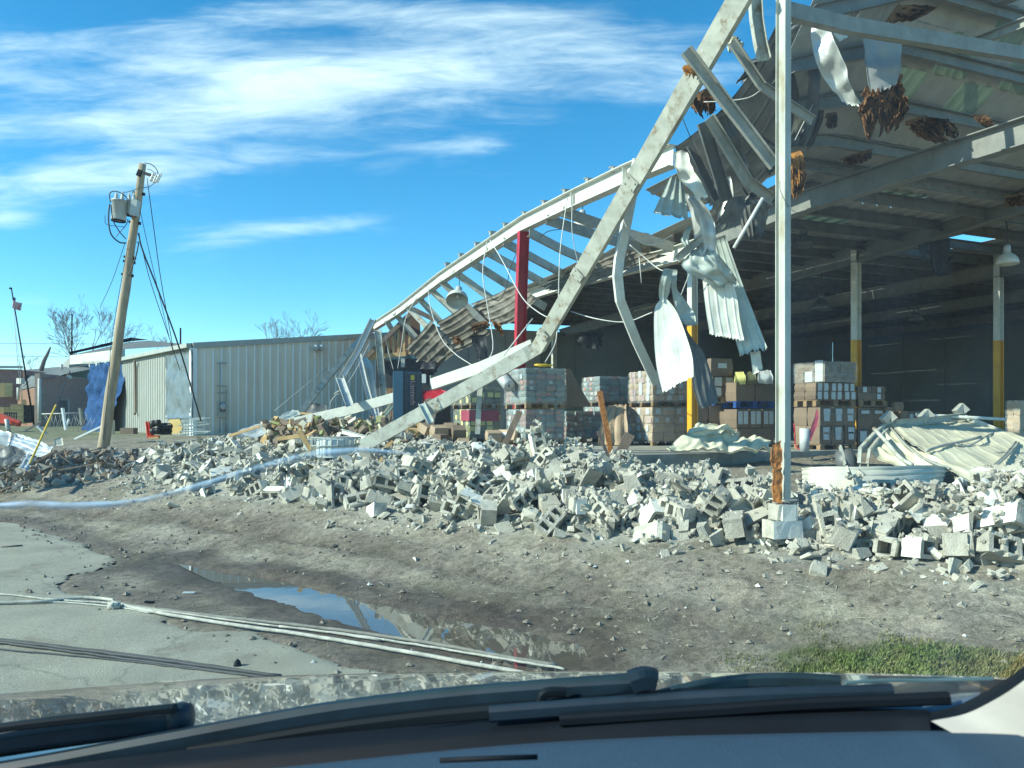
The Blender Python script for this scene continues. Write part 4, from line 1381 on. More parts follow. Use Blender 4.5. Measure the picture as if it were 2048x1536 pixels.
    S('ribbed roof deck piece on the lowest dropped purlins', [((862, 640, 19.6), (912, 705, 19.6)), ((838, 668, 20.0), (890, 722, 20.0)), ((806, 700, 20.6), (862, 748, 20.6))], M_DECKU, nu=40, nv=26, ribs=5, rib=.03, rw=.16, wrinkle=0.05, jag=0.1, seed=50, group=Gd)
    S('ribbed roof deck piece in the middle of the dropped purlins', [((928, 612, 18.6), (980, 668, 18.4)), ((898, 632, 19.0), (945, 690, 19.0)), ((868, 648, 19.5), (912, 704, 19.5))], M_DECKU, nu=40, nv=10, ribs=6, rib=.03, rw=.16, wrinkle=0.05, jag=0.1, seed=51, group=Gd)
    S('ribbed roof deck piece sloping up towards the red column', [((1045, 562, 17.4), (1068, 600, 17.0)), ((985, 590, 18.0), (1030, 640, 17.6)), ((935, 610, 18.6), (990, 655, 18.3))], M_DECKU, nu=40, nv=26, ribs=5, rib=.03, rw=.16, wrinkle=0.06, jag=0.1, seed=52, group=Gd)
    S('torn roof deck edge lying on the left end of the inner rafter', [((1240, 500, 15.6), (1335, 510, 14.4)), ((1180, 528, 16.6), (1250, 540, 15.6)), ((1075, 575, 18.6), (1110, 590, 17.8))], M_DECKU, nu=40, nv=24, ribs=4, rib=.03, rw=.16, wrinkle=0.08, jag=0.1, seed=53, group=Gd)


build_sheets()




# ------------------------------------------------------------------ conduits and loose wires
def build_wires():
    def w(label, pts, r=0.011, m=M_WIRE, n=14, name='loose_conduit', cat='wire'):
        mb = MB()
        mb.tube(crom([at(*p) for p in pts], n), r * .62, 5)
        one(name, label, cat, mb, m, 'wires and conduits dangling from the roof')
    c7 = lambda x, y, d: (700 + x / 3.15, 280 + y / 3.15, d)
    w('white conduit dropping straight from the front rafter behind the bent beam', [c7(1370, 360, 11.2), c7(1330, 640, 11.2), c7(1318, 830, 11.2), c7(1312, 1060, 11.3)], .013)
    w('thin white wire hanging by the upper lamp', [c7(1402, 350, 11), c7(1398, 560, 11), c7(1420, 700, 11.1), c7(1452, 835, 11.2)], .010)
    w('white conduit curving behind the red column', [c7(882, 630, 15), c7(960, 760, 14.5), c7(1080, 985, 14), c7(1180, 1080, 13.5), c7(1280, 1135, 13)], .016)
    w('white conduit hanging left of the red column with a bent foot', [c7(862, 640, 15.6), c7(836, 840, 15.5), c7(868, 1060, 15.4), c7(902, 1300, 15.2), c7(862, 1400, 15.2)], .018)
    w('thin white wire sagging across the dropped purlins', [c7(490, 920, 19), c7(508, 1060, 18.6), c7(570, 1240, 18), c7(660, 1345, 17), c7(780, 1425, 16)], .016)
    w('white wire hanging straight to the blue machine', [c7(420, 990, 20), c7(352, 1120, 20), c7(325, 1290, 20), c7(300, 1440, 20)], .016)
    w('straight pale rod leaning on the bent beam near the red column', [c7(1150, 1125, 12.6), c7(970, 1355, 12.4)], .018, n=2)
    w('white conduit sagging from the bent beam to the white ribbed sheet', [c7(1390, 1080, 11.4), c7(1560, 1128, 11), c7(1740, 1145, 10.8), c7(1905, 1085, 10.4)], .013)
    w('white wire hanging on to the top of the tall wrapped pallet', [c7(1305, 1200, 15), c7(1290, 1290, 15), c7(1230, 1400, 15.2)], .018)
    w('dark cable looping in front of the dropped purlins', [c7(1082, 640, 16), c7(1012, 800, 16), c7(985, 920, 16), c7(940, 1010, 16), c7(880, 990, 16)], .016, M_CORD)
    w('white wire crossing the inner rafter to the pale strip', [c7(1762, 660, 10.6), c7(1850, 735, 10.6), c7(1960, 820, 10.4), c7(2050, 815, 10.3)], .013)
    w('short white rod hanging below the inner rafter', [c7(1822, 740, 11), c7(1836, 900, 11)], .013, n=2)
    w('thin dark wire hanging from the upper lamp cord', [c7(1200, 610, 13.6), c7(1250, 575, 13.6), c7(1340, 560, 13.6)], .012, M_CORD)
    w('white wire curving over the torn dark deck', [(1408, 204, 8.6), (1450, 202, 8.5), (1498, 195, 8.4), (1530, 174, 8.4)], .010)
    w('dark wire running from the bent beam to the deck edge', [(1366, 238, 8.8), (1383, 280, 9.0)], .008, M_CORD, n=2)
    w('thin dark wire draped over the corner column', [(1560, 362, 7.1), (1562, 385, 7.12), (1582, 418, 7.3), (1605, 430, 7.8)], .004, M_CORD)
    w('thin cable strung from the rubble up to the fallen rafter', [(549, 822, 20), (600, 780, 21), (654, 736, 22)], .018, M_TRIM, n=3)
    w('bent white conduit rail left of the fallen beam', [(660, 822, 20), (664, 796, 20), (690, 782, 20)], .02, M_TRIM, n=3)
    w('white wire crossing the galvanised girts', [(738, 688, 21), (712, 740, 20.5), (690, 772, 20), (668, 788, 20)], .016, M_WIRE)
    w('thin white wire hanging in front of the timber gable', [(770, 668, 21), (776, 700, 21), (787, 740, 21)], .018)
    w('pale wire hanging in front of the dark beam end', [(1390, 470, 9.9), (1400, 500, 9.8), (1380, 545, 9.9), (1362, 590, 10)], .010)
    w('white wire dangling in a loop below the small shiny sheet', [(1240, 420, 10), (1262, 470, 10), (1300, 490, 10), (1345, 470, 9.9)], .009)
    w('white stick caught beside the torn deck right of the column', [(1590, 280, 8.9), (1640, 180, 9.0)], .008, n=2)


build_wires()


# ------------------------------------------------------------------ hanging lamps
def lamp(label, px, py, d, dia, axis=(0, 0, 1), m=M_LAMP, cord=0.5):
    c = at(px, py, d)
    r = dia / 2
    t = thing('high_bay_lamp', label, 'lamp', c, 'lamps hanging under the warehouse roof')
    ax = V(axis).normalized()
    mb = MB()
    prof = [(r * 0.30, r * 0.75), (r * 0.36, r * 0.62), (r * 0.62, r * 0.45), (r * 0.86, r * 0.18), (r * 0.97, -r * 0.12), (r * 1.0, -r * 0.42), (r * 0.98, -r * 0.42), (r * 0.93, -r * 0.12), (r * 0.82, r * 0.14), (r * 0.58, r * 0.40), (r * 0.3, r * 0.56), (0.001, r * 0.58)]
    mb.lathe(prof, c, ax, 24)
    mb.build('reflector', m, t)
    mb = MB()
    mb.lathe([(0.001, r * 1.45), (r * 0.22, r * 1.42), (r * 0.30, r * 1.3), (r * 0.32, r * 0.8), (r * 0.26, r * 0.7), (0.001, r * 0.7)], c, ax, 16)
    mb.build('housing', M_TIN if m is M_LAMP else m, t)
    mb = MB()
    mb.lathe([(0.001, r * 0.5), (r * 0.16, r * 0.45), (r * 0.2, r * 0.15), (r * 0.12, -r * 0.02), (0.001, -r * 0.05)], c, ax, 10)
    mb.build('bulb', mat('lamp_glass', (0.7, 0.72, 0.7), 0.15), t)
    mb = MB()
    top = c + ax * r * 1.42
    mb.tube([top, top + V((0.02, 0, cord * .5)), top + V((0, 0.02, cord))], 0.01, 5)
    mb.build('cord', M_CORD, t)


lamp('pale bell lamp tipped towards the viewer among the dropped purlins', 915, 596, 19.4, 0.58, (0.05, 0.62, 0.75), cord=0.5)
lamp('pale bell lamp under the front rafter behind the bent beam', 1165, 452, 15.4, 0.47, (0.0, 0.1, 1), cord=0.3)
lamp('dark bell lamp just right of the corner column', 1607, 484, 14.0, 0.40, (0.05, 0, 1), M_LAMPD, 0.6)
lamp('dark bell lamp deep inside below the second rafter', 1642, 612, 17.5, 0.46, (0, 0, 1), M_LAMPD, 0.7)
lamp('grey bell lamp at the far right under the roof hole', 2014, 520, 13.0, 0.37, (0.0, 0, 1), M_LAMP, 0.4)
lamp('small dark bell lamp between the two right yellow columns', 1832, 636, 19.0, 0.38, (0, 0, 1), M_LAMPD, 0.7)
# ------------------------------------------------------------------ goods on the slab
YAW = math.atan2(A.y, A.x)
QYAW = Quaternion((0, 0, 1), YAW)
BOXCACHE = {}


def box_mesh(key, size, mats, labels=(), seed=0):
    """carton with slightly soft corners; labels = list of (face, cx, cz, w, h, slot) proud of the faces"""
    k = (key, tuple(round(x, 3) for x in size), seed)
    if k in BOXCACHE:
        return BOXCACHE[k]
    rnd = random.Random(seed + 99)
    w, d, h = size
    mb = MB()
    j = lambda: rnd.uniform(-0.012, 0.012)
    b = 0.012
    bot = [V((b + j() * .3, b, 0)), V((w - b, b + j() * .3, 0)), V((w - b, d - b, 0)), V((b, d - b, 0))]
    mid = [V((j() * .6, -abs(j()) * .6, h * .5)), V((w + j() * .6, -abs(j()) * .6, h * .5)), V((w, d, h * .5)), V((0 - abs(j()) * .5, d, h * .5))]
    top = [V((b + j() * .5, b, h + j() * .5)), V((w - b, b, h + j() * .5)), V((w - b, d - b, h + j() * .5)), V((b, d - b, h + j() * .5))]
    vs = bot + mid + top
    fs = [(3, 2, 1, 0), (8, 9, 10, 11)]
    for r in (0, 4):
        for q in range(4):
            q2 = (q + 1) % 4
            fs.append((r + q, r + q2, r + 4 + q2, r + 4 + q))
    mb.add(vs, fs, 0)
    for face, cx, cz, lw, lh, slot in labels:
        if face == 'f':
            y = -0.012
            mb.quad((w * cx - lw / 2, y, h * cz - lh / 2), (w * cx + lw / 2, y, h * cz - lh / 2), (w * cx + lw / 2, y, h * cz + lh / 2), (w * cx - lw / 2, y, h * cz + lh / 2), slot)
        else:
            x = -0.012
            mb.quad((x, d * cx + lw / 2, h * cz - lh / 2), (x, d * cx - lw / 2, h * cz - lh / 2), (x, d * cx - lw / 2, h * cz + lh / 2), (x, d * cx + lw / 2, h * cz + lh / 2), slot)
    me = mb.build(key, mats, data_only=True, origin=(0, 0, 0))
    BOXCACHE[k] = me
    return me


def pallet_mesh(w, d, h, m, parent):
    mb = MB()
    for i in range(5):
        mb.box((w * (i + .5) / 5, d / 2, h - 0.010), (w / 5 * .74, d, 0.02))
    for y in (0.05, d / 2, d - 0.05):
        for x in (0.06, w / 2, w - 0.06):
            mb.box((x, y, (h - 0.02) / 2 + 0.008), (0.11, 0.09, h - 0.038))
    for y in (0.05, d / 2, d - 0.05):
        mb.box((w / 2, y, 0.009), (w, 0.09, 0.018))
    me = mb.build('pallet', m, data_only=True, origin=(0, 0, 0))
    return put('pallet', me, (0, 0, 0), None, parent)


def load(label, pe, pl, pr, yt, yb, D, n, m, cat='pallet load', group='wrapped pallet loads on the warehouse floor', pallet=0.13, mp=None, labels=None, mats=None, yawoff=0.0, jit=0.010, name='pallet_load', wmax=None, dmax=None, wrap=None):
    X = (pe - CX) / F * D
    rl, rr = (pl - CX) / F, (pr - CX) / F
    q = Quaternion((0, 0, 1), YAW + yawoff)
    a, b = q @ V((1, 0, 0)), q @ V((0, 1, 0))
    w = (rr * D - X) / (a.x - a.y * rr)
    d = (rl * D - X) / (b.x - b.y * rl)
    if d <= 0.05:
        d = 0.9
    if dmax:
        d = min(d, dmax)
    d = min(d, 1.6)
    z0, z1 = EYE - (yb - HY) / F * D, EYE - (yt - HY) / F * D
    root = thing(name, label, cat, V((X, D, z0)), group)
    root.rotation_mode = 'QUATERNION'
    root.rotation_quaternion = q
    h0 = 0.0
    if pallet:
        pallet_mesh(w, d, pallet, mp or M_PALLET, root)
        h0 = pallet
    nx, ny, nz = n
    bw, bd, bh = w / nx, d / ny, (z1 - z0 - h0) / nz
    rnd = random.Random(int(pe * 7 + yt))
    labs = labels or [[('f', .5, .5, bw * .35, bh * .42, 1), ('l', .5, .5, bd * .4, bh * .42, 1)], [('f', .4, .5, bw * .3, bh * .4, 1)], []]
    mm = mats or [m, M_LABEL]
    for k in range(nz):
        for j in range(ny):
            for i in range(nx):
                if not (j == 0 or i == 0 or k == nz - 1):
                    continue
                v = rnd.randrange(len(labs))
                me = box_mesh(cat.replace(' ', '_') + '_carton_%s' % m.name, (bw * .985, bd * .985, bh * .985), mm, labs[v], seed=v)
                me.name = 'carton'
                put('carton', me, (i * bw + rnd.uniform(-jit, jit), j * bd + rnd.uniform(-jit, jit) * .8, h0 + k * bh), Quaternion((0, 0, 1), rnd.uniform(-.03, .03)), root)
    if wrap is None:
        wrap = cat == 'pallet load'
    if wrap:
        o = .022
        mb = MB()
        g = h0 * .6
        nn = 10
        c = [V((-o, d, 0)), V((-o, -o, 0)), V((w + o, -o, 0))]
        ht = z1 - z0
        for p, q in ((c[0], c[1]), (c[1], c[2])):
            sheet([(p + UP * g, q + UP * g), (p + UP * (g + (ht - g) * .5), q + UP * (g + (ht - g) * .5)), (p + UP * (ht + .005), q + UP * (ht + .005))], nu=14, nv=10, ribs=0, wrinkle=.010, wscale=7, thick=0, seed=int(pe) % 17, mb=mb, jag=.03)
        put('stretch_wrap', mb.build('stretch_wrap', wrap_mat(), data_only=True, origin=(0, 0, 0)), (0, 0, 0), None, root)
    return root


def wrap_mat():
    if 'stretch_film' in MATS:
        return MATS['stretch_film']
    m = mat('stretch_film', (0.62, 0.66, 0.64), 0.22, 0.0, 0.2, 5.0, 0.5, 12)
    n, l = m.node_tree.nodes, m.node_tree.links
    tr = n.new('ShaderNodeBsdfTransparent')
    no = n.new('ShaderNodeTexNoise')
    no.inputs['Scale'].default_value = 6.0
    no.inputs['Detail'].default_value = 6.0
    tc = n.new('ShaderNodeTexCoord')
    mp = n.new('ShaderNodeMapping')
    mp.inputs['Scale'].default_value = (1, 1, 3)
    l.new(tc.outputs['Object'], mp.inputs[0])
    l.new(mp.outputs[0], no.inputs['Vector'])
    mr = n.new('ShaderNodeMapRange')
    mr.inputs[1].default_value, mr.inputs[2].default_value, mr.inputs[3].default_value, mr.inputs[4].default_value = .3, .75, .05, .34
    l.new(no.outputs[0], mr.inputs[0])
    ms = n.new('ShaderNodeMixShader')
    l.new(mr.outputs[0], ms.inputs[0])
    l.new(tr.outputs[0], ms.inputs[1])
    l.new(n['Principled BSDF'].outputs[0], ms.inputs[2])
    l.new(ms.outputs[0], n['Material Output'].inputs[0])
    return m


def build_goods():
    gm = [M_GREENBOX, mat('printed_label', (0.46, 0.50, 0.48), 0.5), mat('pink_label', (0.50, 0.22, 0.17), 0.5)]

    def glabs(bw, bh):
        return [[('f', .5, .5, bw * .3, bh * .5, 1), ('l', .5, .5, bw * .4, bh * .5, 2)], [('f', .3, .45, bw * .35, bh * .45, 2), ('l', .4, .5, bw * .5, bh * .5, 1)], [('l', .6, .5, bw * .4, bh * .6, 1)], []]
    L1 = glabs(.27, .14)
    load('lower pallet load of grey green cartons under the tall one near the red column', 1052, 1014, 1130, 818, 891, 15.3, (4, 3, 5), M_GREENBOX, labels=L1, mats=gm)
    load('tall upper pallet load of grey green cartons just right of the red column', 1052, 1010, 1131, 735, 817, 15.3, (4, 3, 6), M_GREENBOX, labels=L1, mats=gm)
    load('pallet load of grey green cartons low between the two stacks', 1133, 1120, 1206, 822, 886, 17.0, (4, 3, 5), M_GREENBOX, labels=L1, mats=gm)
    load('lower pallet load of grey cartons behind the leaning brown board', 1200, 1168, 1258, 813, 880, 17.8, (3, 3, 4), M_GREENBOX, labels=L1, mats=gm)
    load('upper pallet load of grey cartons with an orange carton on its top corner', 1200, 1165, 1258, 752, 812, 17.8, (3, 3, 5), M_GREENBOX, labels=L1, mats=gm)
    cm = [M_CARDL, M_LABEL, mat('pink_print', (0.45, 0.32, 0.30), 0.5)]
    cl = [[('f', .5, .5, .12, .12, 1), ('l', .5, .5, .12, .13, 1)], [('l', .4, .45, .2, .12, 2), ('f', .3, .5, .1, .1, 1)], [], [('l', .6, .5, .1, .14, 1)]]
    load('lower pallet load of pale cartons under the white ribbed sheet', 1305, 1253, 1396, 814, 894, 15.8, (4, 3, 4), M_CARDL, labels=cl, mats=cm)
    load('upper pallet load of pale cartons touched by the white ribbed sheet', 1306, 1258, 1402, 740, 813, 15.8, (4, 3, 5), M_CARDL, labels=cl, mats=cm)
    # olive / yellow load, left
    ym = [M_YGBOX, M_YTAG]
    yl = [[('f', .5, .55, .14, .11, 1), ('l', .5, .5, .14, .11, 1)], [('l', .45, .5, .15, .12, 1)], [('f', .4, .5, .13, .1, 1)], [('l', .55, .45, .12, .12, 1)], []]
    load('lower pallet load of olive cartons with yellow tags and a pink wrap band', 940, 908, 1003, 818, 886, 17.4, (4, 3, 5), M_YGBOX, labels=yl, mats=ym)
    r = load('upper pallet load of olive cartons with yellow tags left of the red column', 941, 905, 1003, 774, 817, 17.4, (4, 3, 3), M_YGBOX, labels=yl, mats=ym)
    mb = MB()
    for (x0, x1, y0, y1) in ((909, 941, 820, 842), (941, 1004, 820, 842)):
        p = [at(x0, y0, 17.26), at(x1, y0, 17.26), at(x1, y1, 17.26), at(x0, y1, 17.26)]
    e = at(940, 820, 17.36)
    zt, zb_ = e.z, at(940, 842, 17.36).z
    w_, d_ = 0.74, 0.62
    c0 = V((e.x, e.y, 0)) - A * 0.03 - B * 0.03
    P = [c0 + B * d_, c0, c0 + A * w_]
    mb.quad(P[0] + UP * zb_, P[1] + UP * zb_, P[1] + UP * zt, P[0] + UP * zt)
    mb.quad(P[1] + UP * zb_, P[2] + UP * zb_, P[2] + UP * (zt - .03), P[1] + UP * zt)
    mb.add([p + UP * zz - (A + B) * 0.0 + V((0, .01, 0)) for zz in (zb_, zt) for p in P], [(0, 1, 4, 3), (1, 2, 5, 4)])
    one('pink_wrap_band', 'band of pink stretch wrap round the lower olive cartons', 'stretch wrap', mb, M_PINK)
    # brown goods right
    bm = [M_CARD, M_LABEL]
    big = [[('f', .3, .55, .17, .20, 1), ('f', .72, .55, .17, .20, 1)], [('f', .5, .55, .16, .2, 1)]]
    load('single brown carton on top of the stack right of the dark hanging sheet', 1421, 1412, 1466, 716, 752, 15.2, (1, 1, 1), M_CARD, pallet=0, labels=[[('f', .5, .6, .22, .10, 1)]], mats=bm, cat='carton stack', group='brown carton stacks', name='carton_stack')
    load('stack of brown cartons with white sheets taped on, under the single carton', 1424, 1408, 1470, 753, 806, 15.2, (2, 1, 2), M_CARD, labels=[[('f', .5, .5, .18, .17, 1)]], mats=bm, cat='carton stack', group='brown carton stacks', name='carton_stack')
    load('plain brown carton stack low behind the cream insulation', 1390, 1380, 1472, 810, 890, 15.2, (3, 1, 2), M_CARD, labels=[[], []], mats=bm, cat='carton stack', group='brown carton stacks', name='carton_stack')
    load('two tall brown cartons on the blue pallet left of the corner column', 1472, 1469, 1549, 764, 816, 15.0, (2, 1, 1), M_CARD, labels=[[]], mats=bm, mp=M_BPALLET, pallet=0.14, cat='carton stack', group='brown carton stacks', name='carton_stack', dmax=.8)
    load('row of brown cartons with paired white sheets below the blue pallet', 1474, 1471, 1549, 818, 856, 14.9, (3, 1, 1), M_CARD, pallet=0, labels=[[('f', .27, .55, .11, .26, 1), ('f', .70, .55, .11, .26, 1)]], mats=bm, cat='carton stack', group='brown carton stacks', name='carton_stack', dmax=.8)
    load('dark brown cartons on the floor left of the corner column', 1474, 1471, 1549, 857, 897, 14.9, (2, 1, 1), M_CARD, labels=[[]], mats=bm, cat='carton stack', group='brown carton stacks', name='carton_stack', dmax=.8)
    for i, (x0, x1, y0, y1, m, lab) in enumerate(((1468, 1490, 749, 764, M_YTAG, 'pale yellow green bag lying on the tall brown cartons'), (1492, 1512, 751, 764, M_YGBOX, 'olive carton on the tall brown cartons'), (1514, 1545, 747, 764, M_FILM, 'heap of clear wrap on the tall brown cartons'))):
        mb = MB()
        r_ = [(at(x0, y1, 15.1), at(x1, y1, 15.1)), (at(x0 + 1, (y0 + y1) / 2, 15.05), at(x1 - 1, (y0 + y1) / 2, 15.05)), (at(x0 + 2, y0 + 1, 15.2), at(x1 - 3, y0, 15.2)), (at(x0 + 2, y0 + 4, 15.6), at(x1 - 3, y0 + 3, 15.6))]
        sheet(r_, nu=8, nv=8, ribs=0, wrinkle=0.04, wscale=6, thick=0.05, seed=60 + i, mb=mb)
        one(('bag', 'carton', 'wrap_heap')[i], lab, ('bag', 'carton', 'wrap')[i], mb, m)
    wl_ = [[('l', .5, .6, .2, .2, 1)], [('l', .4, .5, .22, .14, 1)], []]
    load('wrapped top load right of the corner column with a sunlit white end', 1650, 1587, 1712, 722, 764, 14.0, (2, 3, 2), M_CARD, pallet=0, labels=wl_, mats=[M_CARD, M_LABEL], dmax=1.5, jit=.014)
    lab6 = [[('f', .27, .5, .10, .14, 1), ('f', .73, .5, .10, .14, 1)]]
    load('brown cartons with six white sheets in a row right of the corner column', 1632, 1587, 1712, 765, 813, 14.0, (3, 2, 2), M_CARD, labels=lab6, mats=bm, cat='carton stack', group='brown carton stacks', name='carton_stack', dmax=1.0)
    load('large brown carton block with white sheets behind the white roll', 1640, 1587, 1714, 814, 903, 13.9, (3, 2, 2), M_CARD, labels=[[('f', .5, .75, .16, .12, 1), ('f', .5, .45, .14, .14, 1)]], mats=bm, cat='carton stack', group='brown carton stacks', name='carton_stack', dmax=1.0)
    load('dark wrapped cartons right of the row of six white sheets', 1715, 1710, 1772, 772, 813, 14.4, (2, 2, 2), M_CARD, labels=[[], [('f', .5, .5, .1, .1, 1)]], mats=bm, cat='carton stack', group='brown carton stacks', name='carton_stack')
    load('two dark cartons low beside the fallen door', 1716, 1711, 1770, 815, 858, 14.4, (2, 1, 1), M_CARD, pallet=0, labels=[[('f', .5, .8, .2, .06, 1)]], mats=bm, cat='carton stack', group='brown carton stacks', name='carton_stack')
    load('dark cartons with a white sheet low behind the fallen door', 1716, 1711, 1768, 859, 903, 14.4, (2, 1, 1), M_CARD, labels=[[('f', .4, .55, .18, .2, 1)]], mats=bm, cat='carton stack', group='brown carton stacks', name='carton_stack')
    load('small carton at the right end of the brown stacks', 1790, 1783, 1808, 804, 822, 14.6, (1, 1, 1), M_CARD, pallet=0, labels=[[]], mats=bm, cat='carton', group='brown carton stacks', name='carton')
    load('flat carton with a pale end above the fallen door', 1772, 1766, 1792, 814, 822, 14.5, (2, 1, 1), M_CARDL, pallet=0, labels=[[]], mats=bm, cat='carton', group='brown carton stacks', name='carton')
    load('long low cartons behind the top of the fallen door', 1800, 1775, 1845, 822, 842, 15.2, (3, 2, 1), M_CARD, pallet=0, labels=[[], [('f', .5, .5, .1, .08, 1)]], mats=bm, cat='carton stack', group='brown carton stacks', name='carton_stack')
    load('pale wrapped carton load at the far right edge', 2040, 2012, 2110, 800, 905, 13.2, (3, 2, 3), M_CARDL, labels=[[], []], mats=[M_CARDL, M_LABEL])
    # white roll
    b = at(1609, 903, 13.0)
    mb = MB()
    r = 0.082
    mb.lathe([(0.03, 0.002), (r, 0.0), (r, 0.40), (0.03, 0.401), (0.03, 0.39)], b, UP, 20)
    one('white_roll', 'white roll of film standing on the slab right of the corner column', 'film roll', mb, M_LABEL)
    S2 = [((1634, 818, 13.6), (1636, 818, 13.6)), ((1628, 840, 13.5), (1637, 842, 13.5)), ((1620, 860, 13.4), (1629, 864, 13.4)), ((1612, 880, 13.3), (1622, 882, 13.3))]
    mb = sheet([(at(*a), at(*b_)) for a, b_ in S2], nu=4, nv=12, ribs=0, wrinkle=0.03, wscale=8, thick=0.01, seed=71)
    one('pink_ribbon', 'twisted strip of pink wrap hanging by the white roll', 'stretch wrap', mb, M_PINK)
    mb = MB()
    mb.tube(crom([at(1588, 846, 13.4), at(1590, 870, 13.4), at(1591, 890, 13.4), at(1602, 902, 13.2)], 8), 0.012, 5)
    one('dangling_strap', 'dark red strap hanging at the cartons left of the white roll', 'strap', mb, M_RED)
    # brown tilted board between the stacks
    mb = MB()
    p = [at(1131, 738, 16.8), at(1140, 737, 17.0), at(1182, 812, 16.9), at(1132, 816, 16.5)]
    q = [x + B * 0.05 for x in p]
    mb.hexa([p[3], p[2], q[2], q[3], p[0], p[1], q[1], q[0]])
    one('tilted_board', 'brown cardboard sheet tilted against the tall wrapped load', 'board', mb, M_CARD)
    # slumped pale sack pile under the leaning post
    mb = sheet([(at(1196, 890, 15.8), at(1256, 892, 15.8)), (at(1200, 855, 15.9), at(1254, 850, 15.9)), (at(1216, 822, 16.2), at(1252, 820, 16.2)), (at(1225, 818, 16.8), at(1256, 816, 16.8))], nu=14, nv=16, ribs=3, rib=0.05, wrinkle=0.05, thick=0.05, seed=72)
    one('carton_bundle', 'slumped bundle of flattened cartons left of the pale wrapped load', 'carton bundle', mb, M_CARDL)
    # yellow strap tangle on the tall load
    mb = MB()
    pts = [at(1078 + 14 * math.sin(i * 1.9) + i * .9, 733 - abs(4 * math.sin(i * 2.3)), 16.2 + .2 * math.cos(i)) for i in range(16)]
    mb.tube(crom(pts, 50), 0.016, 5)
    one('strap_tangle', 'tangle of yellow strap lying on the tall wrapped load', 'strap', mb, M_YSL)
    mb = MB()
    mb.lathe([(0.02, 0), (0.13, 0), (0.13, 0.9), (0.02, 0.9)], at(1018, 772, 15.6), (at(994, 742, 16.4) - at(1018, 772, 15.6)), 14)
    one('duct_pipe', 'grey round duct end slanting onto the tall wrapped load', 'duct', mb, M_GALV)
    # dark red tarp and dark goods between machine and olive cartons
    mb = sheet([(at(843, 782, 21), at(880, 776, 21)), (at(845, 800, 20.8), at(905, 790, 20.8)), (at(848, 812, 20.8), at(880, 808, 20.8))], nu=10, nv=8, ribs=0, wrinkle=0.06, seed=73)
    one('red_cloth', 'dark red cloth lying behind the beam right of the blue machine', 'cloth', mb, M_RED)
    load('dark brown crate stack in shade right of the blue machine', 872, 850, 902, 796, 880, 19.6, (2, 2, 3), M_CARD, pallet=0, labels=[[]], mats=[mat('dark_cardboard', (0.09, 0.075, 0.06), 0.8), M_LABEL], cat='carton stack', group='brown carton stacks', name='carton_stack')
    # tumbled open boxes on the heap
    for i, (x, y, d, sz, rz, rx, m) in enumerate(((868, 868, 16.6, (.34, .3, .28), .5, .25, M_CARDL), (884, 858, 17.0, (.35, .3, .3), -.3, -.2, M_CARD), (905, 872, 16.5, (.3, .3, .3), .2, .4, M_CARD),
                                                  (848, 862, 17.2, (.3, .25, .2), 1.0, .5, M_CARDL), (992, 868, 15.6, (.42, .3, .22), -.5, -.4, M_CARDL), (975, 876, 15.4, (.3, .25, .2), .3, .3, M_CARDL), (880, 880, 16.2, (.28, .25, .22), .9, .1, M_CARD), (916, 884, 15.8, (.25, .2, .2), .2, -.3, M_CARDL))):
        me = box_mesh('open_carton', sz, [m, M_LABEL], [('f', .5, .5, sz[0] * .4, sz[2] * .4, 1)] if i in (4,) else (), seed=300 + i)
        p = at(x, y, d)
        o = put('loose_carton', me, p - V((0, 0, sz[2] * .5)), Quaternion((0, 0, 1), rz) @ Quaternion((1, 0, 0), rx))
        tag(o, ('tan carton tipped forward on the rubble by the blue machine', 'brown carton standing behind the tan tipped carton', 'brown carton on its side below the crates', 'tan carton lying furthest left by the machine', 'open tan carton with a white label beside the leaning plank', 'small tan carton under the labelled open one', 'small brown carton at the foot of the tan tipped one', 'little tan carton next to the olive load')[i], 'carton', 'loose cartons on the rubble')


build_goods()


